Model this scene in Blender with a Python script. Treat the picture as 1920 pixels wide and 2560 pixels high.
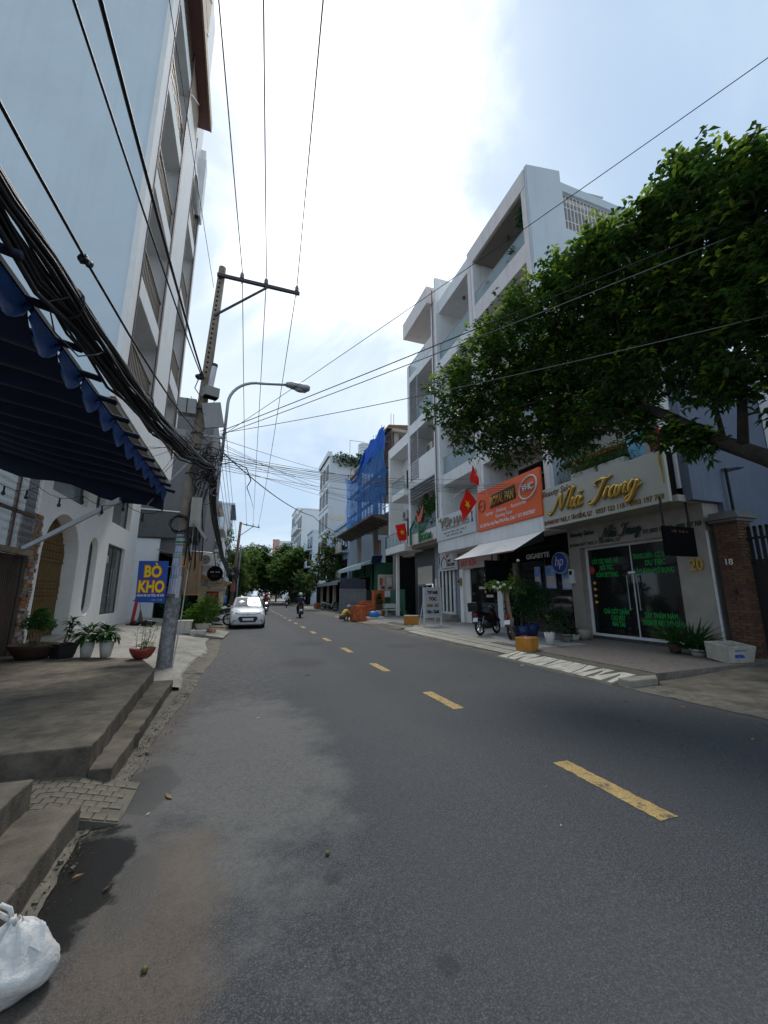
import bpy, bmesh, math, random
from mathutils import Vector, Matrix, Euler
R = math.radians
rnd = random.Random(11)
scene = bpy.context.scene
for o in list(bpy.data.objects):
    bpy.data.objects.remove(o)
col = scene.collection

# ------------------------------------------------------------------ camera
cd = bpy.data.cameras.new('camera')
cam = bpy.data.objects.new('camera', cd); col.objects.link(cam)
cam.location = (0, 0, 1.6)
cam.rotation_euler = (R(90 + 11.68), 0, R(-19.07))
cd.sensor_fit = 'HORIZONTAL'; cd.sensor_width = 36.0; cd.lens = 1006.0 / 1920 * 36
cd.clip_start = 0.05; cd.clip_end = 3000
scene.camera = cam

# ------------------------------------------------------------------ world, sun, exposure
SUN_AZ, SUN_EL = 11.0, 57.0        # degrees clockwise from +Y, above the horizon
sd = Vector((math.sin(R(SUN_AZ)) * math.cos(R(SUN_EL)), math.cos(R(SUN_AZ)) * math.cos(R(SUN_EL)), math.sin(R(SUN_EL))))
world = bpy.data.worlds.new('World'); scene.world = world; world.use_nodes = True
wn = world.node_tree; wn.nodes.clear()
def WN(t, **k):
    n = wn.nodes.new(t)
    for a, b in k.items(): setattr(n, a, b)
    return n
wl = wn.links.new
sky = WN('ShaderNodeTexSky', sky_type='NISHITA', sun_disc=False, sun_elevation=R(SUN_EL), sun_rotation=R(SUN_AZ), air_density=1.2, dust_density=2.0, ozone_density=1.0)
sc_ = WN('ShaderNodeMixRGB', blend_type='MULTIPLY'); sc_.inputs[0].default_value = 1; sc_.inputs[2].default_value = (0.055, 0.055, 0.055, 1)
wl(sky.outputs[0], sc_.inputs[1])
tc = WN('ShaderNodeTexCoord')
sep = WN('ShaderNodeSeparateXYZ'); wl(tc.outputs['Generated'], sep.inputs[0])
zz = WN('ShaderNodeMath', operation='ADD'); wl(sep.outputs[2], zz.inputs[0]); zz.inputs[1].default_value = 0.35
dv = WN('ShaderNodeVectorMath', operation='DIVIDE'); cmb = WN('ShaderNodeCombineXYZ')
for i in range(3): wl(zz.outputs[0], cmb.inputs[i])
wl(tc.outputs['Generated'], dv.inputs[0]); wl(cmb.outputs[0], dv.inputs[1])
nz = WN('ShaderNodeTexNoise'); nz.inputs['Scale'].default_value = 1.5; nz.inputs['Detail'].default_value = 9; nz.inputs['Roughness'].default_value = 0.56; nz.inputs['Distortion'].default_value = 0.5
wl(dv.outputs[0], nz.inputs['Vector'])
rp = WN('ShaderNodeMapRange', interpolation_type='SMOOTHSTEP'); rp.inputs[1].default_value = 0.34; rp.inputs[2].default_value = 0.66
rp.inputs[3].default_value = 0.7; rp.inputs[4].default_value = 0.97
wl(nz.outputs[0], rp.inputs[0])
# thin overcast veil over the sky; it is brightest where the sun stands behind it
dp = WN('ShaderNodeVectorMath', operation='DOT_PRODUCT'); wl(tc.outputs['Generated'], dp.inputs[0]); dp.inputs[1].default_value = sd
ad = WN('ShaderNodeMath', operation='MULTIPLY_ADD'); wl(nz.outputs[0], ad.inputs[0]); ad.inputs[1].default_value = 0.42; wl(dp.outputs['Value'], ad.inputs[2])
gl = WN('ShaderNodeMapRange', interpolation_type='SMOOTHSTEP'); gl.inputs[1].default_value = 1.14; gl.inputs[2].default_value = 1.28
gl.inputs[3].default_value = 0.0; gl.inputs[4].default_value = 1.0; wl(ad.outputs[0], gl.inputs[0])
veil = WN('ShaderNodeMixRGB'); veil.inputs[1].default_value = (0.30, 0.405, 0.53, 1); veil.inputs[2].default_value = (0.45, 0.515, 0.58, 1)
vr = WN('ShaderNodeMapRange', interpolation_type='SMOOTHSTEP'); vr.inputs[1].default_value = 0.36; vr.inputs[2].default_value = 0.66; wl(nz.outputs[0], vr.inputs[0]); wl(vr.outputs[0], veil.inputs[0])
m1 = WN('ShaderNodeMixRGB'); wl(rp.outputs[0], m1.inputs[0]); wl(sc_.outputs[0], m1.inputs[1]); wl(veil.outputs[0], m1.inputs[2])
m2 = WN('ShaderNodeMixRGB'); wl(gl.outputs[0], m2.inputs[0]); wl(m1.outputs[0], m2.inputs[1]); m2.inputs[2].default_value = (1.35, 1.35, 1.33, 1)
bg = WN('ShaderNodeBackground'); wl(m2.outputs[0], bg.inputs[0]); bg.inputs[1].default_value = 1.0
wo = WN('ShaderNodeOutputWorld'); wl(bg.outputs[0], wo.inputs[0])

sl = bpy.data.lights.new('sun', 'SUN'); sl.energy = 1.3; sl.angle = R(15); sl.color = (1.0, 0.96, 0.9)
so = bpy.data.objects.new('sun', sl); col.objects.link(so)
so.rotation_euler = sd.to_track_quat('Z', 'Y').to_euler(); so.location = (5, 10, 40)
vs = scene.view_settings
vs.view_transform = 'Standard'; vs.look = 'None'; vs.exposure = 0.92; vs.gamma = 1.0; vs.use_curve_mapping = False
scene.render.engine = 'CYCLES'
scene.cycles.max_bounces = 6; scene.cycles.transparent_max_bounces = 16
scene.cycles.use_denoising = True
scene.cycles.caustics_reflective = False; scene.cycles.caustics_refractive = False

# ------------------------------------------------------------------ materials
MC = {}
def _n(nt, t, **k):
    n = nt.nodes.new(t)
    for a, b in k.items(): setattr(n, a, b)
    return n
def M(name, c, r=0.75, var=0.12, scale=2.5, bump=0.0, bscale=40, metal=0.0, streak=0.0, spec=0.4, c2=None, dirt=None, trans=0.0, alpha=1.0, emit=0.0, coat=0.0):
    """procedural Principled: colour c mottled by noise (var or a second colour c2), rain streaks, splash dirt and fine bump"""
    if name in MC: return MC[name]
    m = bpy.data.materials.new(name); m.use_nodes = True; nt = m.node_tree; b = nt.nodes['Principled BSDF']; L = nt.links.new
    b.inputs['Roughness'].default_value = r; b.inputs['Metallic'].default_value = metal
    b.inputs['Specular IOR Level'].default_value = spec
    if coat: b.inputs['Coat Weight'].default_value = coat
    tc = _n(nt, 'ShaderNodeTexCoord'); src = tc.outputs['Object']
    n1 = _n(nt, 'ShaderNodeTexNoise'); n1.inputs['Scale'].default_value = scale; n1.inputs['Detail'].default_value = 7; n1.inputs['Roughness'].default_value = 0.62
    L(src, n1.inputs['Vector'])
    mr = _n(nt, 'ShaderNodeMapRange'); mr.inputs[1].default_value = 0.3; mr.inputs[2].default_value = 0.7; L(n1.outputs[0], mr.inputs[0])
    mx = _n(nt, 'ShaderNodeMixRGB'); L(mr.outputs[0], mx.inputs[0])
    lo = [max(0, v * (1 - var)) for v in c]; hi = [min(1, v * (1 + var)) for v in c]
    if c2: lo, hi = c, c2
    mx.inputs[1].default_value = (*lo, 1); mx.inputs[2].default_value = (*hi, 1)
    out = mx.outputs[0]
    if streak:
        mp = _n(nt, 'ShaderNodeMapping'); mp.inputs['Scale'].default_value = (3.2, 3.2, 0.22); L(src, mp.inputs[0])
        n2 = _n(nt, 'ShaderNodeTexNoise'); n2.inputs['Scale'].default_value = 1.6; n2.inputs['Detail'].default_value = 6; L(mp.outputs[0], n2.inputs['Vector'])
        m3 = _n(nt, 'ShaderNodeMapRange'); m3.inputs[1].default_value = 0.52; m3.inputs[2].default_value = 0.78; m3.inputs[4].default_value = streak; L(n2.outputs[0], m3.inputs[0])
        mm = _n(nt, 'ShaderNodeMixRGB'); L(m3.outputs[0], mm.inputs[0]); L(out, mm.inputs[1]); d = dirt or (0.10, 0.095, 0.085); mm.inputs[2].default_value = (*d, 1); out = mm.outputs[0]
    L(out, b.inputs['Base Color'])
    if bump:
        n3 = _n(nt, 'ShaderNodeTexNoise'); n3.inputs['Scale'].default_value = bscale; n3.inputs['Detail'].default_value = 4; L(src, n3.inputs['Vector'])
        bp = _n(nt, 'ShaderNodeBump'); bp.inputs['Strength'].default_value = bump; bp.inputs['Distance'].default_value = 0.02; L(n3.outputs[0], bp.inputs['Height']); L(bp.outputs[0], b.inputs['Normal'])
    if trans:
        b.inputs['Transmission Weight'].default_value = trans
    if alpha < 1: b.inputs['Alpha'].default_value = alpha
    if emit:
        b.inputs['Emission Color'].default_value = (*c, 1); L(out, b.inputs['Emission Color']); b.inputs['Emission Strength'].default_value = emit
    MC[name] = m; return m

def thin_sheet(name, c, tr=0.35, r=0.8, alpha=1.0, var=0.15, scale=3, attr=False, c2=None, rough_spec=0.3, crumple=0):
    """leaves and cloth: diffuse reflection plus light let through from the other side"""
    if name in MC: return MC[name]
    m = bpy.data.materials.new(name); m.use_nodes = True; nt = m.node_tree; nt.nodes.clear(); L = nt.links.new
    out = _n(nt, 'ShaderNodeOutputMaterial'); b = _n(nt, 'ShaderNodeBsdfPrincipled'); t = _n(nt, 'ShaderNodeBsdfTranslucent'); mix = _n(nt, 'ShaderNodeMixShader')
    b.inputs['Roughness'].default_value = r; b.inputs['Specular IOR Level'].default_value = rough_spec
    tc = _n(nt, 'ShaderNodeTexCoord'); n1 = _n(nt, 'ShaderNodeTexNoise'); n1.inputs['Scale'].default_value = scale; n1.inputs['Detail'].default_value = 4; L(tc.outputs['Object'], n1.inputs['Vector'])
    mr = _n(nt, 'ShaderNodeMapRange'); mr.inputs[1].default_value = 0.3; mr.inputs[2].default_value = 0.7; L(n1.outputs[0], mr.inputs[0])
    mx = _n(nt, 'ShaderNodeMixRGB'); L(mr.outputs[0], mx.inputs[0])
    mx.inputs[1].default_value = (*[v * (1 - var) for v in c], 1); mx.inputs[2].default_value = (*(c2 or [min(1, v * (1 + var)) for v in c]), 1)
    o = mx.outputs[0]
    if attr:
        at = _n(nt, 'ShaderNodeAttribute'); at.attribute_name = 'tint'
        m2 = _n(nt, 'ShaderNodeMixRGB'); L(at.outputs['Fac'], m2.inputs[0]); L(o, m2.inputs[1]); m2.inputs[2].default_value = (*attr, 1); o = m2.outputs[0]
    L(o, b.inputs['Base Color']); L(o, t.inputs['Color'])
    if crumple:
        n5 = _n(nt, 'ShaderNodeTexVoronoi'); n5.inputs['Scale'].default_value = crumple; n6 = _n(nt, 'ShaderNodeTexNoise'); n6.inputs['Scale'].default_value = crumple * .6; n6.inputs['Detail'].default_value = 5
        L(tc.outputs['Object'], n6.inputs['Vector']); L(n6.outputs['Color'], n5.inputs['Vector']); n5.inputs['Scale'].default_value = 5
        bp = _n(nt, 'ShaderNodeBump'); bp.inputs['Strength'].default_value = .4; bp.inputs['Distance'].default_value = .02; L(n5.outputs['Distance'], bp.inputs['Height']); L(bp.outputs[0], b.inputs['Normal']); L(bp.outputs[0], t.inputs['Normal'])
    mix.inputs[0].default_value = tr; L(b.outputs[0], mix.inputs[1]); L(t.outputs[0], mix.inputs[2])
    last = mix.outputs[0]
    if alpha < 1:
        tp = _n(nt, 'ShaderNodeBsdfTransparent'); m4 = _n(nt, 'ShaderNodeMixShader'); m4.inputs[0].default_value = alpha; L(tp.outputs[0], m4.inputs[1]); L(last, m4.inputs[2]); last = m4.outputs[0]
    L(last, out.inputs[0]); MC[name] = m; return m

def glass(name, tint=(0.55, 0.65, 0.66), alpha=0.45, r=0.05, milk=0.25):
    """window glass: see-through, with mirror reflections at a grazing angle"""
    if name in MC: return MC[name]
    m = bpy.data.materials.new(name); m.use_nodes = True; nt = m.node_tree; nt.nodes.clear(); L = nt.links.new
    out = _n(nt, 'ShaderNodeOutputMaterial'); b = _n(nt, 'ShaderNodeBsdfPrincipled'); t = _n(nt, 'ShaderNodeBsdfTransparent'); mix = _n(nt, 'ShaderNodeMixShader')
    b.inputs['Base Color'].default_value = (*[v * milk for v in tint], 1); b.inputs['Roughness'].default_value = r; b.inputs['Specular IOR Level'].default_value = 0.7
    t.inputs[0].default_value = (*tint, 1)
    fr = _n(nt, 'ShaderNodeFresnel'); fr.inputs[0].default_value = 1.5
    mr = _n(nt, 'ShaderNodeMapRange'); mr.inputs[3].default_value = alpha; mr.inputs[4].default_value = 1.0; L(fr.outputs[0], mr.inputs[0])
    L(mr.outputs[0], mix.inputs[0]); L(t.outputs[0], mix.inputs[1]); L(b.outputs[0], mix.inputs[2]); L(mix.outputs[0], out.inputs[0])
    MC[name] = m; return m

# ------------------------------------------------------------------ mesh helpers
def V(*a): return Vector(a if len(a) > 1 else a[0])
class MB:
    def __init__(s): s.v = []; s.f = []
    def add(s, vs, fs):
        n = len(s.v); s.v += [tuple(p) for p in vs]; s.f += [tuple(i + n for i in f) for f in fs]; return s
    def box(s, x0, x1, y0, y1, z0, z1):
        return s.add([(x0,y0,z0),(x1,y0,z0),(x1,y1,z0),(x0,y1,z0),(x0,y0,z1),(x1,y0,z1),(x1,y1,z1),(x0,y1,z1)],
                     [(0,3,2,1),(4,5,6,7),(0,1,5,4),(1,2,6,5),(2,3,7,6),(3,0,4,7)])
    def obox(s, c, size, rot=(0,0,0)):
        m = Euler(rot).to_matrix(); h = [v / 2 for v in size]; t = MB().box(-h[0],h[0],-h[1],h[1],-h[2],h[2])
        return s.add([V(c) + m @ V(p) for p in t.v], t.f)
    def bar(s, p0, p1, w, h=None, up=(0,0,1)):
        p0, p1 = V(p0), V(p1); d = (p1 - p0).normalized(); u = V(up)
        if abs(d.dot(u)) > .98: u = V(0, 1, 0)
        a = d.cross(u).normalized() * (w / 2); b = a.cross(d).normalized() * ((h or w) / 2)
        vs = [p + i * a + j * b for p in (p0, p1) for i, j in ((-1,-1),(1,-1),(1,1),(-1,1))]
        return s.add(vs, [(0,3,2,1),(4,5,6,7),(0,1,5,4),(1,2,6,5),(2,3,7,6),(3,0,4,7)])
    def cyl(s, p0, p1, r0, r1=None, n=10):
        return s.tube([p0, p1], [r0, r0 if r1 is None else r1], n)
    def tube(s, pts, r, n=6, cap=True):
        pts = [V(p) for p in pts]; k = len(pts); rr = r if isinstance(r, (list, tuple)) else [r] * k
        vs = []; prev = None
        for i, p in enumerate(pts):
            d = (pts[min(i + 1, k - 1)] - pts[max(i - 1, 0)]); d = d.normalized() if d.length > 1e-9 else V(0,0,1)
            if prev is None:
                a = d.orthogonal().normalized()
            else:
                a = prev - d * prev.dot(d); a = a.normalized() if a.length > 1e-6 else d.orthogonal().normalized()
            prev = a; b = d.cross(a)
            for j in range(n):
                t = 2 * math.pi * j / n; vs.append(p + (a * math.cos(t) + b * math.sin(t)) * rr[i])
        fs = [(i*n+j, i*n+(j+1)%n, (i+1)*n+(j+1)%n, (i+1)*n+j) for i in range(k-1) for j in range(n)]
        if cap: fs += [tuple(range(n))[::-1], tuple((k-1)*n + j for j in range(n))]
        return s.add(vs, fs)
    def poly(s, pts, d):
        pts = [V(p) for p in pts]; d = V(d); n = len(pts)
        return s.add(pts + [p + d for p in pts], [tuple(range(n))[::-1], tuple(range(n, 2*n))] + [(i, (i+1)%n, (i+1)%n+n, i+n) for i in range(n)])
    def lathe(s, prof, c=(0,0,0), n=16, sx=1, sy=1):
        vs = []; fs = []; k = len(prof)
        for r, z in prof:
            for j in range(n):
                t = 2*math.pi*j/n; vs.append((c[0] + r*sx*math.cos(t), c[1] + r*sy*math.sin(t), c[2] + z))
        for i in range(k-1):
            for j in range(n): fs.append((i*n+j, i*n+(j+1)%n, (i+1)*n+(j+1)%n, (i+1)*n+j))
        fs += [tuple(range(n))[::-1], tuple((k-1)*n+j for j in range(n))]
        return s.add(vs, fs)
    def grid(s, rows):
        k = len(rows[0]); n = len(rows)
        return s.add([p for r in rows for p in r], [(i*k+j, i*k+j+1, (i+1)*k+j+1, (i+1)*k+j) for i in range(n-1) for j in range(k-1)])
    def ball(s, c, r, n=10, m=6, sq=(1,1,1), jit=0):
        prof = [(math.sin(math.pi*i/m), -math.cos(math.pi*i/m)) for i in range(1, m)]
        vs = [V(c) + V(0,0,-r*sq[2])]
        for a, z in prof:
            for j in range(n):
                t = 2*math.pi*j/n; q = 1 + rnd.uniform(-jit, jit)
                vs.append(V(c) + V(a*math.cos(t)*r*sq[0]*q, a*math.sin(t)*r*sq[1]*q, z*r*sq[2]*q))
        vs.append(V(c) + V(0,0,r*sq[2])); e = len(vs)-1
        fs = [(0, 1+(j+1)%n, 1+j) for j in range(n)] + [(1+i*n+j, 1+i*n+(j+1)%n, 1+(i+1)*n+(j+1)%n, 1+(i+1)*n+j) for i in range(m-2) for j in range(n)]
        fs += [(1+(m-2)*n+j, 1+(m-2)*n+(j+1)%n, e) for j in range(n)]
        return s.add(vs, fs)
    def xf(s, mat):
        s.v = [tuple(mat @ V(p)) for p in s.v]; return s
    def mesh(s, name, mat, off=(0,0,0), smooth=False):
        me = bpy.data.meshes.new(name)
        me.from_pydata([(p[0]-off[0], p[1]-off[1], p[2]-off[2]) for p in s.v], [], s.f); me.update()
        if smooth: me.polygons.foreach_set('use_smooth', [True]*len(me.polygons))
        if mat: me.materials.append(mat)
        return me

FRAME = {}          # thing -> world location its parts are measured from
def props(o, label=None, cat=None, group=None, kind=None):
    if label: o['label'] = label
    if cat: o['category'] = cat
    if group: o['group'] = group
    if kind: o['kind'] = kind
    return o
def T(name, label, cat, loc=(0,0,0), rz=0, group=None, world=False, kind=None):
    o = bpy.data.objects.new(name, None); o.empty_display_size = .2; col.objects.link(o)
    o.location = loc; o.rotation_euler = (0,0,rz); FRAME[o] = tuple(loc) if world else (0,0,0)
    return props(o, label, cat, group, kind)
def link(name, me, parent=None):
    o = bpy.data.objects.new(name, me); col.objects.link(o)
    if parent is not None: o.parent = parent; FRAME[o] = FRAME[parent]
    return o
def P(parent, name, mb, mat, smooth=False, bevel=0, kind=None, label=None):
    o = link(name, mb.mesh(name, mat, FRAME[parent], smooth), parent)
    if bevel: bev(o, bevel)
    if kind: o['kind'] = kind
    if label: o['label'] = label
    return o
def bev(o, w, seg=2):
    m = o.modifiers.new('bevel', 'BEVEL'); m.width = w; m.segments = seg; m.limit_method = 'ANGLE'; m.angle_limit = R(40)
def S(name, mb, mat, label=None, cat=None, group=None, kind=None, smooth=False, bevel=0):
    """a thing (or a piece of the setting) that is one mesh; its origin sits at its base"""
    xs, ys, zs = zip(*mb.v); off = ((min(xs)+max(xs))/2, (min(ys)+max(ys))/2, min(zs))
    if kind == 'structure': off = (0,0,0)
    o = link(name, mb.mesh(name, mat, off, smooth)); o.location = off; FRAME[o] = off
    if bevel: bev(o, bevel)
    return props(o, label, cat, group, kind)
def dup(root, loc, rz=None, label=None, group=None, scale=None):
    def cp(o, par):
        c = o.copy(); col.objects.link(c)
        if par is not None: c.parent = par
        for ch in o.children: cp(ch, c)
        return c
    r = cp(root, None); r.location = loc
    if rz is not None: r.rotation_euler = (0,0,rz)
    if scale: r.scale = (scale,)*3
    if label: r['label'] = label
    if group: r['group'] = group
    FRAME[r] = FRAME.get(root, (0,0,0)); return r

def curve_mesh(data):
    o = bpy.data.objects.new('tmp', data); me = o.to_mesh()
    vs = [v.co.copy() for v in me.vertices]; fs = [tuple(p.vertices) for p in me.polygons]
    o.to_mesh_clear(); bpy.data.objects.remove(o); bpy.data.curves.remove(data)
    return vs, fs
def plate(loops, t):
    """flat plate t thick with holes: loops[0] is the outline, the others are openings; local xy, z 0..t"""
    c = bpy.data.curves.new('plate', 'CURVE'); c.dimensions = '2D'; c.fill_mode = 'BOTH'; c.extrude = t / 2
    for lp in loops:
        sp = c.splines.new('POLY'); sp.points.add(len(lp) - 1); sp.use_cyclic_u = True
        for q, p in zip(sp.points, lp): q.co = (p[0], p[1], 0, 1)
    vs, fs = curve_mesh(c)
    return [v + V(0,0,t/2) for v in vs], fs
def put(mb, vs, fs, o, u, v, w=None):
    u, v = V(u), V(v); w = V(w) if w is not None else u.cross(v); o = V(o)
    return mb.add([o + u*p.x + v*p.y + w*p.z for p in vs], fs)
def rect(a, b, c, d): return [(a,c),(b,c),(b,d),(a,d)]
def strip_marks(s):
    """base letters, and which accents stand on which of them"""
    import unicodedata
    base = ''; marks = []
    for ch in s:
        d = unicodedata.normalize('NFD', ch); b = d[0]; m = list(d[1:])
        if b in 'Đđ': b = 'D' if b == 'Đ' else 'd'; m.append('bar')
        base += b
        if m: marks.append((len(base) - 1, m))
    return base, marks
def add_marks(vs, fs, ms, cx, w, top, size, depth):
    k = size; t = .05 * k; y = top + .07 * k
    def seg(a, b, t_=t):
        a, b = V(a[0], a[1], 0), V(b[0], b[1], 0); n = (b - a).normalized(); n = V(-n.y, n.x, 0) * t_; i = len(vs)
        for z in (-depth/2, depth/2): vs.extend([a - n + V(0,0,z), b - n + V(0,0,z), b + n + V(0,0,z), a + n + V(0,0,z)])
        fs.extend([(i, i+1, i+2, i+3), (i+7, i+6, i+5, i+4)] + [(i+j, i+(j+1)%4, i+4+(j+1)%4, i+4+j) for j in range(4)])
    order = [q for q in ms if q in ('\u0302', '\u0306', '\u031b', 'bar', '\u0323')] + [q for q in ms if q not in ('\u0302', '\u0306', '\u031b', 'bar', '\u0323')]
    for q in order:
        if q == '\u0302': seg((cx - .13*k, y), (cx, y + .1*k)); seg((cx, y + .1*k), (cx + .13*k, y)); y += .16*k
        elif q == '\u0306': seg((cx - .12*k, y + .08*k), (cx, y)); seg((cx, y), (cx + .12*k, y + .08*k)); y += .16*k
        elif q == '\u031b': seg((cx + w*.42, top - .08*k), (cx + w*.62, top + .06*k))
        elif q == 'bar': seg((cx - w*.62, top*.5), (cx - w*.05, top*.5))
        elif q == '\u0323': seg((cx - .05*k, -.14*k), (cx + .05*k, -.14*k), t*1.1)
        elif q == '\u0300': seg((cx - .13*k, y + .13*k), (cx + .04*k, y))
        elif q == '\u0301': seg((cx - .04*k, y), (cx + .13*k, y + .13*k))
        elif q == '\u0303': seg((cx - .14*k, y), (cx - .04*k, y + .07*k)); seg((cx - .04*k, y + .07*k), (cx + .05*k, y + .02*k)); seg((cx + .05*k, y + .02*k), (cx + .15*k, y + .09*k))
        elif q == '\u0309': seg((cx - .05*k, y + .13*k), (cx + .07*k, y + .13*k)); seg((cx + .07*k, y + .13*k), (cx, y))
def letters(s, size=1.0, width=None, depth=0.012, bold=0.0, shear=0.0, space=1.0, align='CENTER', sx=1.0):
    c = bpy.data.curves.new('text', 'FONT'); c.body = s; c.size = size; c.extrude = depth/2; c.offset = bold; c.shear = shear
    c.space_character = space; c.resolution_u = 3; c.align_x = 'LEFT'
    base, marks = strip_marks(s); c.body = base
    vs, fs = curve_mesh(c)
    if not vs: return [], []
    for i, mk_ in marks:
        def end(t_):
            d = bpy.data.curves.new('t', 'FONT'); d.body = t_; d.size = size; d.shear = shear; d.space_character = space; q, _ = curve_mesh(d); return (max(v.x for v in q), max(v.y for v in q)) if q else (0, 0)
        lo = bpy.data.curves.new('t', 'FONT'); lo.body = base[i]; lo.size = size; lo.shear = shear; q, _ = curve_mesh(lo)
        e, _t = end(base[:i + 1]); w = max(v.x for v in q) - min(v.x for v in q); top = max(v.y for v in q); add_marks(vs, fs, mk_, e - w/2, w, top, size, depth)
    x0 = min(v.x for v in vs); x1 = max(v.x for v in vs); k = (width / (x1-x0)) if width else sx
    for v in vs: v.x = (v.x - x0) * k - {'LEFT': 0, 'CENTER': (x1-x0)*k/2, 'RIGHT': (x1-x0)*k}[align]; v.z += depth/2
    return vs, fs
RIGHTSIDE = ((0,-1,0), (0,0,1), (-1,0,0))     # on a wall across the street to the right, read from the road
LEFTSIDE = ((0,1,0), (0,0,1), (1,0,0))
FACING = ((1,0,0), (0,0,1), (0,-1,0))         # faces back along the street
def worn_line(parent, name, o, frame, width, h, mat, n=12, depth=.006):
    """a line of lettering too worn or small to read: short strokes where the letters stand"""
    u, v, w = (V(q) for q in frame); m = MB(); x = -width/2; st = width/n
    for i in range(n):
        if i % 5 == 4: continue
        a = V(o) + u*(x + i*st); hh = h*(.8 + .2*((i*7) % 3)/2)
        vs, fs = plate([rect(0, st*.72, 0, hh), rect(st*.2, st*.52, hh*.25, hh*.75)] if i % 3 else [rect(0, st*.3, 0, hh)], depth); put(m, vs, fs, a, u, v, w)
    return P(parent, name, m, mat, kind='stuff')
def TX(parent, name, s, o, frame, size, mat, mb=None, **k):
    vs, fs = letters(s, size, **k)
    m = mb or MB(); put(m, vs, fs, o, *frame)
    return None if mb else P(parent, name, m, mat)
# ------------------------------------------------------------------ the ground, road and pavements
def asphalt():
    m = bpy.data.materials.new('asphalt'); m.use_nodes = True; nt = m.node_tree; b = nt.nodes['Principled BSDF']; L = nt.links.new
    g = _n(nt, 'ShaderNodeNewGeometry'); pos = g.outputs['Position']
    def noise(s, d=4, ro=.55, vec=pos):
        n = _n(nt, 'ShaderNodeTexNoise'); n.inputs['Scale'].default_value = s; n.inputs['Detail'].default_value = d; n.inputs['Roughness'].default_value = ro; L(vec, n.inputs['Vector']); return n.outputs[0]
    def mr(v, a, b_, c=0, d=1, smooth=True):
        n = _n(nt, 'ShaderNodeMapRange'); n.interpolation_type = 'SMOOTHSTEP' if smooth else 'LINEAR'
        n.inputs[1].default_value = a; n.inputs[2].default_value = b_; n.inputs[3].default_value = c; n.inputs[4].default_value = d; L(v, n.inputs[0]); return n.outputs[0]
    def math_(op, a, b_=None):
        n = _n(nt, 'ShaderNodeMath', operation=op)
        for i, q in enumerate((a, b_)):
            if q is None: continue
            if isinstance(q, (int, float)): n.inputs[i].default_value = q
            else: L(q, n.inputs[i])
        return n.outputs[0]
    def mix(f, a, c):
        n = _n(nt, 'ShaderNodeMixRGB')
        if isinstance(f, float): n.inputs[0].default_value = f
        else: L(f, n.inputs[0])
        for i, q in ((1, a), (2, c)):
            if isinstance(q, tuple): n.inputs[i].default_value = (*q, 1)
            else: L(q, n.inputs[i])
        return n.outputs[0]
    def blob(cx, cy, rx, ry, wob, sc, edge):
        """a stain with a ragged outline of its own"""
        mp = _n(nt, 'ShaderNodeMapping'); mp.vector_type = 'POINT'; mp.inputs['Location'].default_value = (-cx/rx, -cy/ry, 0); mp.inputs['Scale'].default_value = (1/rx, 1/ry, 0); L(pos, mp.inputs[0])
        ln = _n(nt, 'ShaderNodeVectorMath', operation='LENGTH'); L(mp.outputs[0], ln.inputs[0])
        d = math_('ADD', ln.outputs['Value'], math_('MULTIPLY', math_('SUBTRACT', noise(sc, 6, .65), .5), wob))
        return mr(d, 1 + edge, 1 - edge)
    fine = noise(260, 2, .7); mid = noise(85, 3, .6); big = noise(.55, 5, .6); bigger = noise(2.2, 6, .65)
    base = mix(mr(fine, .36, .64), (.010, .012, .016), (.064, .069, .076))
    sp = _n(nt, 'ShaderNodeTexVoronoi'); sp.inputs['Scale'].default_value = 62; L(pos, sp.inputs['Vector'])
    speck = mr(sp.outputs['Distance'], .20, .10); cellr = _n(nt, 'ShaderNodeSeparateColor'); L(sp.outputs['Color'], cellr.inputs[0])
    base = mix(math_('MULTIPLY', speck, mr(cellr.outputs[0], .66, .85, 0, .9)), base, (.27, .27, .26))
    base = mix(math_('MULTIPLY', mr(mid, .45, .7), .6), base, (.022, .024, .027)); grit = noise(38, 5, .75); base = mix(mr(grit, .5, .68, 0, .6), base, (.092, .096, .102)); base = mix(mr(grit, .48, .32, 0, .65), base, (.012, .013, .015)); g2 = noise(110, 3, .8); base = mix(mr(g2, .52, .62, 0, .6), base, (.145, .147, .15)); base = mix(mr(g2, .48, .38, 0, .6), base, (.012, .013, .015))
    base = mix(mr(big, .35, .7, 0, .28), base, (.07, .072, .073))
    base = mix(mr(bigger, .5, .8, 0, .28), base, (.038, .04, .044))
    # long wheel-worn bands along the street
    sx = _n(nt, 'ShaderNodeSeparateXYZ'); L(pos, sx.inputs[0]); X = sx.outputs[0]
    wob = math_('ADD', X, math_('MULTIPLY', noise(.4, 4), .9))
    band = math_('MULTIPLY', mr(wob, .9, 1.9), mr(wob, 3.0, 2.4)); base = mix(math_('MULTIPLY', band, .22), base, (.085, .085, .086))
    # patched, sun-bleached cement smear and sand by the left gutter
    pale = math_('MULTIPLY', blob(.12, 4.9, .80, 2.2, 1.9, 1.9, .34), mr(noise(42, 5, .7), .3, .62, .4, 1))
    base = mix(math_('MULTIPLY', pale, .75), base, (.145, .142, .134))
    pale2 = math_('MULTIPLY', blob(-.2, 12, 1.2, 6.5, 1.7, .8, .4), mr(noise(9, 6, .7), .35, .7, .1, .75)); base = mix(math_('MULTIPLY', pale2, .7), base, (.14, .137, .13))
    sand = math_('MULTIPLY', math_('MULTIPLY', mr(wob, .15, -.8), mr(noise(1.7, 6, .7), .32, .56)), .85); base = mix(math_('MULTIPLY', sand, mr(noise(60, 4, .75), .25, .6, .3, 1)), base, (.165, .122, .084))
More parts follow.
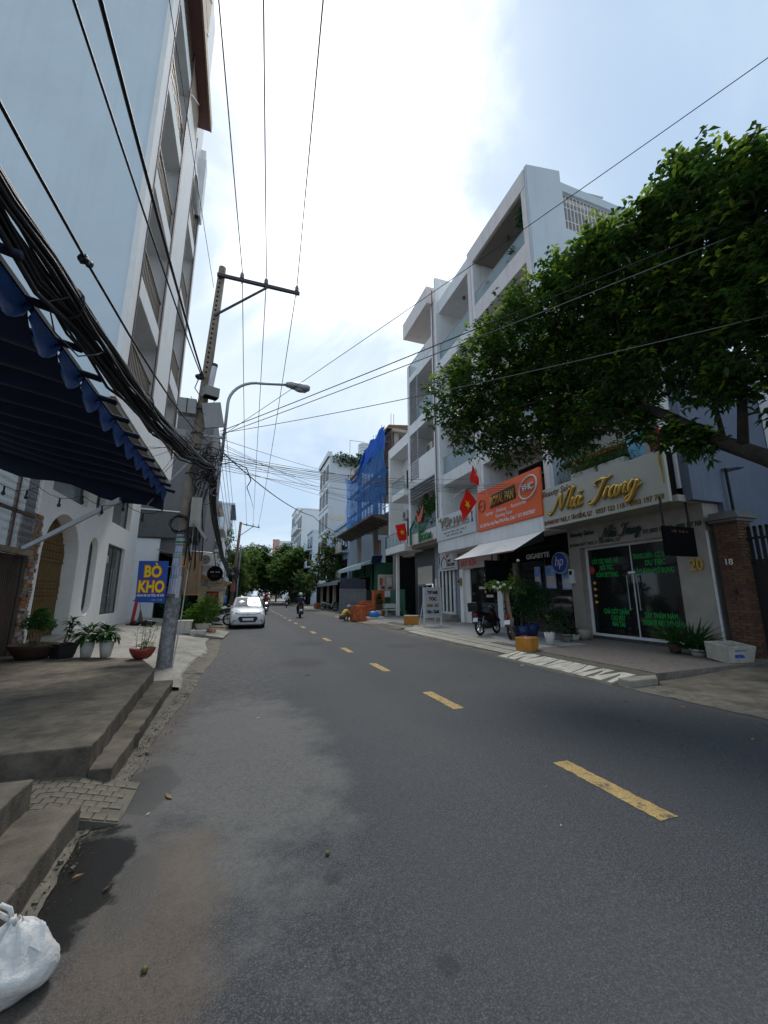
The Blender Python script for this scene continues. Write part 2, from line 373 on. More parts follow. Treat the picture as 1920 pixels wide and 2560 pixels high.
    sand2 = math_('MULTIPLY', math_('MULTIPLY', blob(-.30, 2.6, .30, .8, 1.6, 2.6, .45), mr(noise(55, 4, .7), .3, .65, .35, 1)), .75); base = mix(sand2, base, (.125, .092, .064))
    sand3 = math_('MULTIPLY', mr(wob, 6.5, 7.6), mr(noise(1.3, 6, .7), .35, .6, .1, .8)); base = mix(sand3, base, (.16, .135, .105))
    # wet drain water running off the left step
    wet = blob(-.80, 3.1, .30, .62, 1.3, 3.2, .22); wet2 = blob(-.62, 4.25, .24, .55, .9, 3, .2); wet3 = blob(-.45, 2.9, .13, .42, .8, 4, .2)
    wetm = math_('MAXIMUM', wet, math_('MULTIPLY', math_('MAXIMUM', wet2, wet3), .72))
    base = mix(math_('MULTIPLY', wetm, .92), base, (.009, .0095, .009))
    for (cx, cy, r_) in ((.96, 1.92, .05), (.6, 2.62, .045), (1.5, 10.2, .5), (2.2, 14, .5), (4.4, 7.5, .06), (4.9, 12.5, .5)):
        base = mix(math_('MULTIPLY', blob(cx, cy, r_, r_ * 1.2, 1.0, 5, .35), .45), base, (.02, .02, .02))
    # cracks
    vc = _n(nt, 'ShaderNodeTexVoronoi', feature='DISTANCE_TO_EDGE'); vc.inputs['Scale'].default_value = .42
    nv = _n(nt, 'ShaderNodeTexNoise'); nv.inputs['Scale'].default_value = 1.1; nv.inputs['Detail'].default_value = 6; L(pos, nv.inputs['Vector'])
    av = _n(nt, 'ShaderNodeVectorMath', operation='MULTIPLY_ADD'); L(nv.outputs['Color'], av.inputs[0]); av.inputs[1].default_value = (1.6, 1.6, 0); L(pos, av.inputs[2]); L(av.outputs[0], vc.inputs['Vector'])
    cr = math_('MULTIPLY', mr(vc.outputs['Distance'], .006, .002), mr(noise(.5, 3), .56, .66)); base = mix(math_('MULTIPLY', cr, .7), base, (.015, .015, .015))
    L(base, b.inputs['Base Color'])
    rr = mix(wetm, (.86,)*3, (.22,)*3); L(rr, b.inputs['Roughness'])
    h = math_('ADD', math_('MULTIPLY', fine, .6), mid); bp = _n(nt, 'ShaderNodeBump'); bp.inputs['Distance'].default_value = .01
    st = mix(wetm, (.55,)*3, (.12,)*3); L(st, bp.inputs['Strength']); L(h, bp.inputs['Height']); L(bp.outputs[0], b.inputs['Normal'])
    b.inputs['Specular IOR Level'].default_value = .35
    return m
def concrete(name, c, c2, stain=(.05, .045, .04), amt=.6, sc=1.2, bump=.35, crack=.0, r=.9):
    m = bpy.data.materials.new(name); m.use_nodes = True; nt = m.node_tree; b = nt.nodes['Principled BSDF']; L = nt.links.new
    g = _n(nt, 'ShaderNodeNewGeometry'); pos = g.outputs['Position']
    def noise(s, d, ro=.62):
        n = _n(nt, 'ShaderNodeTexNoise'); n.inputs['Scale'].default_value = s; n.inputs['Detail'].default_value = d; n.inputs['Roughness'].default_value = ro; L(pos, n.inputs['Vector']); return n.outputs[0]
    def mr(v, a, c_, lo=0, hi=1):
        n = _n(nt, 'ShaderNodeMapRange'); n.inputs[1].default_value = a; n.inputs[2].default_value = c_; n.inputs[3].default_value = lo; n.inputs[4].default_value = hi; L(v, n.inputs[0]); return n.outputs[0]
    def mix(f, a, c_):
        n = _n(nt, 'ShaderNodeMixRGB'); L(f, n.inputs[0])
        for i, q in ((1, a), (2, c_)):
            if isinstance(q, tuple): n.inputs[i].default_value = (*q, 1)
            else: L(q, n.inputs[i])
        return n.outputs[0]
    f = noise(70, 4); o = mix(mr(noise(sc * 3, 7), .3, .7), c, c2)
    o = mix(mr(noise(sc, 8, .68), .5, .72, 0, amt), o, stain)
    o = mix(mr(f, .55, .8, 0, .3), o, tuple(v * .45 for v in c))
    if crack:
        vc = _n(nt, 'ShaderNodeTexVoronoi', feature='DISTANCE_TO_EDGE'); vc.inputs['Scale'].default_value = crack
        nv = _n(nt, 'ShaderNodeTexNoise'); nv.inputs['Scale'].default_value = 2.2; nv.inputs['Detail'].default_value = 6; L(pos, nv.inputs['Vector'])
        av = _n(nt, 'ShaderNodeVectorMath', operation='MULTIPLY_ADD'); L(nv.outputs['Color'], av.inputs[0]); av.inputs[1].default_value = (.9, .9, .4); L(pos, av.inputs[2]); L(av.outputs[0], vc.inputs['Vector'])
        o = mix(mr(vc.outputs['Distance'], .0045, .0015, 0, .6), o, (.05, .046, .04))
    L(o, b.inputs['Base Color']); b.inputs['Roughness'].default_value = r; b.inputs['Specular IOR Level'].default_value = .3
    bp = _n(nt, 'ShaderNodeBump'); bp.inputs['Strength'].default_value = bump; bp.inputs['Distance'].default_value = .012; L(f, bp.inputs['Height']); L(bp.outputs[0], b.inputs['Normal'])
    return m
ASPH = asphalt()
CONC_L = concrete('worn_concrete', (.075, .063, .049), (.175, .150, .117), stain=(.022, .019, .016), amt=.95, sc=1.5, bump=.7, crack=.5)
CONC_P = concrete('pale_concrete', (.25, .235, .205), (.36, .345, .31), stain=(.11, .095, .075), amt=.65, sc=.8, crack=.35)
CONC_G = concrete('gutter_concrete', (.10, .09, .072), (.20, .18, .145), stain=(.026, .026, .019), amt=.95, sc=3.2, bump=.9, crack=1.3)
CONC_R = concrete('slab_concrete', (.20, .185, .155), (.30, .28, .24), stain=(.06, .052, .04), amt=.75, sc=.9, crack=.3)
CONC_D = concrete('dark_concrete', (.085, .08, .062), (.14, .13, .10), stain=(.03, .035, .02), amt=.7, sc=1.6)
CONC_B = concrete('brown_rough_concrete', (.09, .075, .055), (.19, .165, .13), stain=(.03, .027, .02), amt=.9, sc=1.3, bump=.8)
TERR = concrete('terrazzo', (.12, .10, .088), (.22, .19, .165), stain=(.10, .08, .07), amt=.5, sc=5, bump=.1)

S('ground', MB().grid([[(x, y, -.05) for x in (-900, -20, 40, 900)] for y in (-600, -20, 250, 1400)]), CONC_R, kind='structure')
rows = []
for i in range(0, 300):
    y = -12 + i * .12 if i < 250 else 18 + (i - 250) * 6.0
    rows.append([(-1.6, y, 0), (1.2, y, .018), (3.0, y, .03), (5.0, y, .02), (7.9, y, 0)])
road = S('road', MB().grid(rows), ASPH, kind='structure')
def worn_paint():
    m = bpy.data.materials.new('yellow_road_paint'); m.use_nodes = True; nt = m.node_tree; b = nt.nodes['Principled BSDF']; L = nt.links.new; g = _n(nt, 'ShaderNodeNewGeometry')
    def nz_(s, d, ro): n = _n(nt, 'ShaderNodeTexNoise'); n.inputs['Scale'].default_value = s; n.inputs['Detail'].default_value = d; n.inputs['Roughness'].default_value = ro; L(g.outputs['Position'], n.inputs['Vector']); return n.outputs[0]
    def rr(v, a, c, lo=0, hi=1): n = _n(nt, 'ShaderNodeMapRange'); n.inputs[1].default_value = a; n.inputs[2].default_value = c; n.inputs[3].default_value = lo; n.inputs[4].default_value = hi; L(v, n.inputs[0]); return n.outputs[0]
    m1_ = _n(nt, 'ShaderNodeMixRGB'); L(rr(nz_(5, 6, .65), .3, .7), m1_.inputs[0]); m1_.inputs[1].default_value = (.36, .23, .07, 1); m1_.inputs[2].default_value = (.52, .36, .13, 1)
    m2_ = _n(nt, 'ShaderNodeMixRGB'); L(rr(nz_(85, 4, .75), .49, .60, 0, .85), m2_.inputs[0]); L(m1_.outputs[0], m2_.inputs[1]); m2_.inputs[2].default_value = (.06, .055, .045, 1)
    m3_ = _n(nt, 'ShaderNodeMixRGB'); L(rr(nz_(11, 7, .75), .52, .62, 0, .9), m3_.inputs[0]); L(m2_.outputs[0], m3_.inputs[1]); m3_.inputs[2].default_value = (.055, .055, .052, 1)
    L(m3_.outputs[0], b.inputs['Base Color']); b.inputs['Roughness'].default_value = .85; bp = _n(nt, 'ShaderNodeBump'); bp.inputs['Strength'].default_value = .5; bp.inputs['Distance'].default_value = .008; L(nz_(110, 3, .7), bp.inputs['Height']); L(bp.outputs[0], b.inputs['Normal']); return m
YEL = worn_paint()
def crown(x): return .03 - abs(x - 3.0) * .0062 + .004
for k in range(0, 46):
    y0 = 2.42 + 3.02 * k; y1 = y0 + (1.06 if k else 1.07); w = .085
    mb = MB(); mb.grid([[(3.0 + s * w + rnd.uniform(-.006, .006), y, crown(3.0 + s * w)) for s in (-1, 0, 1)] for y in [y0 + (y1 - y0) * t / 24 for t in range(25)]])
    P(road, 'lane_dash', mb, YEL)

def ragged(name, xa, xb, ya, yb, step, z, mat, ja=.0, jb=.0, za=None, kind='structure'):
    rows = []; y = ya; wa = wb = 0
    while y < yb:
        wa = wa * .9 + rnd.uniform(-ja, ja); wb = wb * .9 + rnd.uniform(-jb, jb)
        A = xa(y) if callable(xa) else xa; B = xb(y) if callable(xb) else xb
        rows.append([(A + wa, y, (za if za is not None else z)), ((A + B) / 2, y, ((za if za is not None else z) + z) / 2 + .004), (B + wb, y, z)]); y += step
    return S(name, MB().grid(rows), mat, kind=kind)
# left gutter: broken concrete strip, then the sloped apron up to the houses
ragged('gutter_left', -1.25, lambda y: (-.89 + .03 * math.sin(y * 3.1)) if y < 3.6 else -.89 + min(1, (y - 3.6) / 1.2) * (.15 + .08 * math.sin(y * .9)), -2, 9.6, .03, .0135, CONC_G, 0, .006, .03)
ragged('gutter_left', lambda y: -1.4, lambda y: -.62 + .1 * math.sin(y * .6), 9.6, 24, .06, .015, CONC_G, 0, .02, .04)
# pale apron in front of the arched house
rows = []
for i in range(0, 60):
    y = 8.0 + i * .27; e = -.92 + .10 * math.sin(y * 1.1) - (max(0, y - 18) * .16)
    q_ = .58 if y < 11.0 else min(1, .58 + (y - 11) * .25)
    rows.append([(-4.75, y, .50 * q_), (-3.6, y, .42 * q_), (-2.4, y, .27 * q_), (e - .35, y, .12), (e - .05, y, .075), (e + rnd.uniform(-.03, .03), y, .0)])
S('pavement_left', MB().grid(rows), CONC_P, kind='structure')
rows = [[(-8, y, .2), (-2.6, y, .2), (-.9 - .0 * y, y, .10), (-.85, y, 0)] for y in [24 + i * 3 for i in range(0, 70)]]
S('pavement_left', MB().grid(rows), CONC_R, kind='structure')
# raised concrete platforms with steps at the eatery
def platform(poly, z0, z1):
    out = []
    for i, p in enumerate(poly):
        q = poly[(i + 1) % len(poly)]; n = max(1, int(math.hypot(q[0] - p[0], q[1] - p[1]) / .09)) if abs(q[0]) < 4 else 1
        for k in range(n):
            j = rnd.uniform(-.007, .007) if k else 0; w = -.02 if (k and rnd.random() < .05) else 0
            d = V(q[0] - p[0], q[1] - p[1], 0).normalized(); out.append((p[0] + (q[0] - p[0]) * k / n - d.y * (j + w), p[1] + (q[1] - p[1]) * k / n + d.x * (j + w)))
    return MB().poly([(x, y, z0) for x, y in out], (0, 0, z1 - z0))
pf = S('platform', platform([(-1.12, 4.35), (-1.34, 8.27), (-1.85, 9.75), (-4.5, 10.95), (-9, 10.95), (-9, 4.35)], -.04, .35), CONC_L, kind='structure', bevel=.012)
P(pf, 'step', platform([(-.94, 4.30), (-1.02, 8.15), (-1.33, 8.15), (-1.115, 4.32)], -.04, .175), CONC_L, bevel=.012)
pf = S('platform', platform([(-1.28, 3.74), (-9, 3.74), (-9, -3), (-1.28, -3)], -.04, .352), CONC_L, kind='structure', bevel=.012)
P(pf, 'step', platform([(-.96, 3.68), (-1.285, 3.68), (-1.285, -3), (-.96, -3)], -.04, .178), CONC_L, bevel=.012)
# small-tile ramp between the two platforms, each tile with its own edges
rmp = S('ramp', MB().poly([(-4.2, 3.68, -.04), (-4.2, 3.68, .31), (-1.2, 3.68, .13), (-.72, 3.68, .012), (-.72, 3.68, -.04)], (0, .68, 0)), CONC_D, kind='structure')
PAV = M('cement_tile', (.085, .074, .057), .9, c2=(.175, .152, .118), scale=4, bump=.4)
def ramp_z(x): return .31 - (x + 4.2) / 3 * .18 if x < -1.2 else .13 - (x + 1.2) / .48 * .118
tile = MB().box(-.040, .040, -.040, .040, -.01, .006).mesh('tile', PAV)
for i in range(38):
    for j in range(7):
        x = -3.9 + i * .087 + (j * .03); y = 3.735 + j * .087
        if x > -.74 - .1 * (j % 2): continue
        o = link('tile', tile, rmp); sl_ = .06 if x < -1.2 else .241
        o.location = (x, y, ramp_z(x) + .003 + rnd.uniform(-.002, .002)); o.rotation_euler = (rnd.uniform(-.01, .01), sl_, rnd.uniform(-.03, .03))
ragged('corner_slab', -1.2, lambda y: -.5 - (y - 1.2) * .22, .2, 2.24, .1, .03, CONC_P, 0, .01, .03)

# ------------------------------------------------------------------ right side pavement
ragged('gutter_right', lambda y: 6.55 + .12 * math.sin(y * .8) + (.35 if y > 9.5 else 0), 7.5, -4, 60, .07, .02, CONC_G, .02, 0, .017)
S('pavement_right', MB().grid([[(6.8, y, .02), (7.35, y, .025), (8.1, y, .04), (9.2, y, .10), (10.2, y, .15), (14, y, .2)] for y in (-8, 0, 3, 5.0, 5.92)]), CONC_B, kind='structure')
S('pavement_right', platform([(7.15, 5.95), (7.15, 9.6), (7.75, 9.6), (7.75, 5.95)], -.04, .135), CONC_D, kind='structure')
ap = S('pavement_right', MB().poly([(7.55, 5.96, 0), (7.55, 5.96, .15), (11.3, 5.96, .205), (11.3, 5.96, 0)], (0, 5.5, 0)), TERR, kind='structure')
# crazy-paved ramp of cut white stones along the kerb
cr = S('kerb_ramp', MB().grid([[(6.36, y, .004), (6.48, y, .022), (7.12, y, .128), (7.2, y, .134)] for y in (5.98, 7, 8, 9, 9.62)]), CONC_D, kind='structure')
STN = M('white_stone', (.36, .335, .28), .85, c2=(.56, .53, .46), scale=5, bump=.4, streak=.4, dirt=(.16, .14, .11))
def rz_(x): return .025 + (x - 6.48) / .64 * .106
ya = yb = 6.02; k = 0
while max(ya, yb) < 9.4:
    wa_, wb_ = (rnd.uniform(.26, .38), rnd.uniform(.06, .16)) if k % 2 else (rnd.uniform(.06, .16), rnd.uniform(.26, .38)); g = .02
    xm = rnd.uniform(6.7, 6.92); jm = rnd.uniform(-.04, .04)
    pts = [(6.49, ya + g), (xm, (ya + yb) / 2 + g + jm), (7.10, yb + g), (7.10, yb + wb_ - g), (xm, (ya + wa_ + yb + wb_) / 2 - g - jm), (6.49, ya + wa_ - g)]
    P(cr, 'stone', MB().poly([(a_, b_, rz_(a_) - .01) for a_, b_ in pts], (-.006, 0, .02)), STN)
    ya += wa_; yb += wb_; k += 1
    if abs(ya - yb) > .2: ya = yb = (ya + yb) / 2
S('kerb_stone', MB().poly([(6.5, 5.66, 0), (7.2, 5.70, 0), (7.5, 5.97, 0), (6.55, 5.97, 0)], (.03, .01, .13)), CONC_R, kind='structure', bevel=.02)
# paved forecourts further along, laid in long bands
fl = S('pavement_right', MB().poly([(7.3, 9.62, -.04), (7.3, 9.62, .10), (8.2, 9.62, .155), (12, 9.62, .20), (12, 9.62, -.04)], (0, 7.4, 0)), CONC_P, kind='structure')
BAND = M('band_slab', (.27, .25, .205), .9, c2=(.37, .345, .29), scale=2, bump=.3)
for i, (xa, xb, za, zb) in enumerate(((6.98, 7.24, .02, .075), (7.26, 7.52, .085, .118), (7.54, 7.80, .122, .138), (7.82, 8.08, .140, .156))):
    yy = 9.66
    while yy < 16.9:
        ln = min(rnd.uniform(1.3, 2.2), 16.98 - yy)
        P(fl, 'slab', MB().poly([(xa, yy, za), (xb, yy, zb), (xb, yy + ln - .02, zb), (xa, yy + ln - .02, za)], (0, 0, .012)), BAND); yy += ln
TILE_G = M('grey_floor_tile', (.30, .30, .30), .45, c2=(.40, .40, .41), scale=1.5)
for i in range(6):
    for j in range(14):
        x0 = 8.15 + i * .53; y0 = 9.75 + j * .52
        P(fl, 'floor_tile', MB().poly([(x0, y0, .158 + i * .0060), (x0 + .52, y0, .164 + i * .0060), (x0 + .52, y0 + .51, .164 + i * .0060), (x0, y0 + .51, .158 + i * .0060)], (0, 0, .006)), TILE_G)
S('pavement_right', MB().poly([(7.25, 17.06, -.04), (7.45, 17.06, .10), (8.4, 17.06, .15), (13, 17.06, .19), (13, 17.06, -.04)], (0, 11.0, 0)), CONC_P, kind='structure')
S('kerb_ramp', MB().poly([(6.95, 13.6, .015), (7.75, 13.9, .14), (7.75, 16.3, .14), (7.0, 16.6, .015)], (0, 0, .012)), CONC_D, kind='structure')
S('kerb_ramp', MB().poly([(6.95, 18.2, .015), (8.0, 18.7, .155), (8.0, 21.6, .155), (7.0, 21.9, .015)], (0, 0, .012)), CONC_D, kind='structure')
S('pavement_right', MB().grid([[(7.5, y, .02), (7.9, y, .09), (9, y, .12), (14, y, .15)] for y in (28.06, 40, 60, 90, 130, 220)]), CONC_R, kind='structure')
DIRTM = M('site_dirt', (.20, .145, .095), .95, c2=(.29, .22, .15), scale=3, bump=.8, bscale=25)
rows = []
for i in range(22):
    y = 22.4 + i * .42
    rows.append([(x, y, .025 + .13 * max(0, math.sin((x - 7.0) * .9)) * (.6 + .4 * math.sin(y * 1.7 + x)) * min(1, i / 4, (21 - i) / 4) + rnd.uniform(0, .02)) for x in (6.6, 6.9, 7.3, 7.8, 8.4, 9.0, 9.6)])
S('dirt_heap', MB().grid(rows), DIRTM, kind='structure', smooth=True)

# crumbled concrete chips and grit along the left gutter, too many to count
mb = MB(); rg_ = random.Random(77)
for k in range(170):
    y = rg_.uniform(2.4, 9.2); x = (-.93 + rg_.gauss(.03, .03)) if y < 3.6 else (-.88 + abs(rg_.gauss(0, .09))); s_ = rg_.uniform(.004, .014) * (2.0 if rg_.random() < .08 else 1)
    mb.obox((x, y, .02 + s_ * .2), (s_, s_ * rg_.uniform(.6, 1.4), s_ * .6), (rg_.uniform(-.4, .4), rg_.uniform(-.4, .4), rg_.uniform(0, 3)))
S('gutter_grit', mb, CONC_G, 'loose chips and grit lying along the left gutter', 'grit', kind='stuff')
mb = MB()
for k in range(700):
    y = rg_.uniform(2.6, 9.5); x = -.95 + abs(rg_.gauss(0, .08)); s_ = rg_.uniform(.002, .006); mb.obox((x, y, .022), (s_ * 2, s_ * 1.4, s_ * .5), (rg_.uniform(-.4, .4), rg_.uniform(-.4, .4), rg_.uniform(0, 3)))
S('gutter_moss', mb, M('moss', (.022, .03, .014), .95, c2=(.05, .045, .03), scale=9), 'dark moss and dirt specks along the left gutter', 'moss', kind='stuff')
# ------------------------------------------------------------------ shared paints
WHITE = M('white_wall', (.78, .78, .78), .85, var=.06, streak=.22, dirt=(.28, .27, .25))
WHITE2 = M('white_wall_clean', (.82, .81, .79), .85, var=.05, streak=.08, dirt=(.4, .39, .36))
PINKW = M('warm_white_wall', (.74, .68, .66), .85, var=.07, streak=.25, dirt=(.30, .27, .25))
BLUEW = M('pale_blue_render', (.62, .71, .77), .85, var=.06, scale=.5, streak=.30, dirt=(.50, .58, .63), bump=.05, bscale=25)
GREYW = M('grey_wall', (.13, .135, .15), .85, var=.1, streak=.2, dirt=(.06, .06, .065))
SOFF = M('taupe_soffit', (.27, .25, .22), .9, var=.08, scale=1.0)
BROWN = M('brown_trim', (.10, .052, .045), .6, var=.15)
MAROON = M('maroon_panel', (.16, .075, .065), .7, var=.12, scale=4)
TAN = M('tan_slats', (.33, .25, .17), .8, var=.12, scale=6)
RAILC = M('bronze_rail', (.17, .125, .085), .5, metal=.3)
STEEL = M('steel', (.32, .33, .34), .45, metal=.7, var=.1, scale=8)
GALV = M('galvanised_pipe', (.38, .40, .43), .45, metal=.5, var=.1, scale=6)
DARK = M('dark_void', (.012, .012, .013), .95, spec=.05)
BLACK = M('black_plastic', (.012, .012, .013), .5, var=.2)
BLACKS = M('black_signboard', (.004, .004, .005), .8, var=.2, spec=.08)
FRAME_W = M('white_aluminium', (.62, .64, .65), .45)
FRAME_D = M('dark_aluminium', (.06, .063, .068), .4)
GL = glass('window_glass', (.62, .7, .7), .5, milk=.42); GLD = glass('dark_glass', (.08, .09, .095), .72, milk=.2); GLB = thin_sheet('balustrade_glass', (.50, .62, .66), .5, .2, alpha=.62, var=.05, rough_spec=.6)
CURT = M('pale_curtain', (.60, .62, .62), .9, scale=5)
RUST = M('rusty_sheet', (.055, .05, .05), .8, c2=(.14, .085, .06), scale=2.2, streak=.5, dirt=(.10, .04, .022), metal=.2)
WOOD = M('old_wood', (.16, .105, .06), .85, c2=(.25, .17, .10), scale=8)
def arc(cx, cy, r, a0, a1, n): return [(cx + r * math.cos(R(a0 + (a1 - a0) * i / n)), cy + r * math.sin(R(a0 + (a1 - a0) * i / n))) for i in range(n + 1)]
def stadium(a, b, z0, z1):
    r = (b - a) / 2; c = (a + b) / 2
    return arc(c, z0 + r, r, 180, 360, 10) + arc(c, z1 - r, r, 0, 180, 10)
def window(parent, o, fr, w, h, deep=.0, mat=None, frame=None, bars=1, fw=.05, hbar=False, t=.04):
    """window of its own: frame, pane(s); o is the lower left corner on the wall, fr the (right, up, outward) axes"""
    u, v, n = (V(q) for q in fr); o = V(o) - n * deep
    vs, fs = plate([rect(0, w, 0, h)] + [rect(fw + i * (w - fw) / bars, (i + 1) * (w - fw) / bars, fw, h - fw) for i in range(bars)], t)
    wn_ = P(parent, 'window', put(MB(), vs, fs, o, u, v, n), frame or FRAME_W)
    vs, fs = plate([rect(.01, w - .01, .01, h - .01)], .008)
    P(wn_, 'pane', put(MB(), vs, fs, o + n * .008, u, v, n), mat or GL)
    return wn_
def railing(parent, y0, y1, x, z0, z1, n, mat=RAILC):
    r = P(parent, 'railing', MB().box(x - .03, x + .03, y0, y1, z1 - .05, z1), mat)
    for i in range(n):
        y = y0 + (y1 - y0) * (i + .5) / n
        P(r, 'slat', MB().box(x - .012, x + .012, y - .02, y + .02, z0, z1 - .05), mat)
    return r

# ------------------------------------------------------------------ left: arched house with the apartment floors over it
bl = T('apartment_building', 'tall apartment block with pale blue side wall, balconies and white arched ground floor', 'building', (-4.6, 14, .3), world=True)
P(bl, 'side_wall', MB().box(-18, -3.02, 9.98, 10.25, 6.0, 30), BLUEW)
P(bl, 'body', MB().box(-18, -4.45, 10.25, 17.5, 6.0, 30), WHITE)
P(bl, 'soffit', MB().box(-18, -3.03, 9.99, 17.48, 5.86, 6.0), SOFF)
edge = MB()
edge.box(-3.12, -3.0, 9.9, 10.42, 6.0, 30).box(-4.4, -3.0, 13.2, 15.02, 6.75, 19.6).box(-4.4, -3.0, 17.2, 17.5, 6.0, 22.3)
P(bl, 'pier', edge, WHITE2, bevel=.01)
trim = MB()
for y in (10.43, 12.95, 15.03, 17.02): trim.box(-3.02, -2.985, y, y + (.06 if y in (10.43, 15.03) else .17), 6.9, 30 if y < 14 else 20.2)
P(bl, 'trim', trim, BROWN)
lev = [6.0, 9.17, 12.62, 16.12, 19.6, 23.1, 26.6]
for i, z in enumerate(lev):
    h = .95 if i == 0 else .56
    for a, b in ((10.42, 13.2), (15.02, 17.2)):
        if b > 15 and z > 17: continue
        P(bl, 'balcony_parapet', MB().box(-4.45, -3.008, a, b, z, z + h - .22).box(-3.16, -3.008, a, b, z + h - .22, z + h), WHITE2)
        if i < 6: railing(bl, a + .08, b - .26, -3.08, z + h, z + h + .98, 17)
        top = lev[i + 1] if i < 6 else 30
        window(bl, (-4.44, a + .35, z + h - .2), LEFTSIDE, b - a - .9, 2.2, 0, GLD, FRAME_W, 2, .07)
P(bl, 'band', MB().box(-4.3, -3.004, 13.2, 17.2, 6.0, 6.74), WHITE2)
# upper far corner: arched opening, tan slatted panels and the maroon box
vs, fs = plate([rect(0, 2.0, 0, 1.0), [(.12, 0.0005)] + arc(1.0, .0005, .88, 180, 0, 12)[1:]], .14)
P(bl, 'arch', put(MB(), vs, fs, (-3.13, 15.11, 18.3), *LEFTSIDE), WHITE2)
P(bl, 'upper_wall', MB().box(-4.4, -3.2, 15.02, 17.2, 19.3, 30), WHITE)
for k in range(5):
    z = 19.9 + k * 2.0
    pn = P(bl, 'slat_panel', MB().box(-3.2, -3.05, 13.25, 15.0, z, z + 1.9), TAN)
    P(pn, 'frame', MB().bar((-3.03, 13.3, z + .05), (-3.03, 14.95, z + 1.85), .05), WHITE2)
P(bl, 'eave', MB().box(-3.2, -2.66, 8.9, 15.6, 21.45, 21.8), MAROON); P(bl, 'eave_fascia', MB().box(-2.66, -2.60, 8.9, 15.6, 21.42, 21.9), TAN)
P(bl, 'end_fin', MB().box(-3.2, -2.9, 16.9, 17.4, 18.3, 21.45), WHITE)
# ground floor
gy0, gy1 = 11.3, 20.5
hol = [[(11.75 - gy0, .2)] + [(11.75 - gy0, 2.28)] + arc(12.9 - gy0, 2.28, 1.15, 180, 0, 20)[1:-1] + [(14.05 - gy0, 2.28), (14.05 - gy0, .2)],
       stadium(14.85 - gy0, 15.65 - gy0, .68, 3.12), rect(16.67 - gy0, 18.85 - gy0, .62, 3.12),
       rect(11.8 - gy0, 14.2 - gy0, 3.87, 5.3), stadium(14.88 - gy0, 15.68 - gy0, 3.83, 5.4), rect(16.67 - gy0, 19.15 - gy0, 3.89, 5.3)]
vs, fs = plate([rect(0, gy1 - gy0, 0, 5.56)] + hol, .42)
P(bl, 'front_wall', put(MB(), vs, fs, (-5.02, gy0, .3), *LEFTSIDE), WHITE2)
P(bl, 'back_wall', MB().box(-7.6, -7.4, 11.2, 20.5, .3, 5.86).box(-7.6, -5.03, 20.2, 20.48, .3, 5.86).box(-7.6, -5.03, 11.2, 11.3, .3, 5.86), CURT)
P(bl, 'room_floor', MB().box(-7.4, -5.03, 11.3, 20.2, .62, .7).box(-7.4, -5.03, 11.3, 20.2, 3.85, 4.1), CURT)
for hi, nm in ((1, 'window'), (3, 'window'), (4, 'window'), (5, 'window')):
    lp = hol[hi]; cx = sum(p[0] for p in lp) / len(lp); cy = sum(p[1] for p in lp) / len(lp)
    inner = [(cx + (p[0] - cx) * .94, cy + (p[1] - cy) * .965) for p in lp]
    vs, fs = plate([lp, inner], .06); w_ = P(bl, nm, put(MB(), vs, fs, (-4.82, gy0, .3), *LEFTSIDE), FRAME_D)
    vs, fs = plate([lp], .01); P(w_, 'pane', put(MB(), vs, fs, (-4.80, gy0, .3), *LEFTSIDE), GL)
dr = P(bl, 'glass_door', put(MB(), *plate([rect(16.67, 18.85, .92, 3.42), rect(16.73, 17.73, .98, 3.36), rect(17.79, 18.79, .98, 3.36)], .05), (-4.76, 0, 0), *LEFTSIDE), FRAME_D)
P(dr, 'pane', MB().box(-4.745, -4.735, 16.7, 18.82, .94, 3.4), GL)
for y in (17.62, 17.9): P(dr, 'handle', MB().cyl((-4.66, y, 1.5), (-4.66, y, 2.6), .018, n=8).cyl((-4.74, y, 1.6), (-4.66, y, 1.6), .012, n=6).cyl((-4.74, y, 2.5), (-4.66, y, 2.5), .012, n=6), STEEL)
P(dr, 'notice', MB().box(-4.73, -4.725, 16.95, 17.35, 2.75, 3.02), M('red_white_notice', (.6, .2, .18), .7, c2=(.75, .7, .68), scale=14))
# folding lattice gate in the arch
GATE = M('brass_gate', (.21, .135, .055), .5, c2=(.30, .20, .09), scale=5, metal=.35)
gt = P(bl, 'folding_gate', MB().box(-5.0, -4.96, 11.7, 14.1, .32, .38), GATE)
def archz(y): return 2.58 + math.sqrt(max(0.0, 1.15 ** 2 - (y - 12.9) ** 2))
for i in range(25):
    y = 11.8 + i * .0935; P(gt, 'slat', MB().box(-4.985, -4.955, y - .015, y + .015, .38, archz(y) - .01), GATE)
lat = MB()
for zc in (.75, 1.75, 2.75):
    for i in range(24):
        y = 11.8 + i * .0935
        for k in range(3):
            z0 = zc - .28 + k * .19
            if z0 + .19 < archz(y + .05): lat.bar((-4.945, y, z0), (-4.945, y + .0935, z0 + .19), .012, .02).bar((-4.937, y, z0 + .19), (-4.937, y + .0935, z0), .012, .02)
P(gt, 'lattice', lat, GATE); P(gt, 'back_panel', MB().box(-5.02, -5.012, 11.75, 14.05, .36, 2.6), M('gate_backing', (.09, .06, .035), .8))
P(gt, 'lock_box', MB().box(-4.95, -4.90, 12.35, 12.5, 1.55, 1.85), BLACK)
P(bl, 'doorstep', MB().box(-4.95, -4.35, 11.6, 14.2, .3, .52), CONC_P)

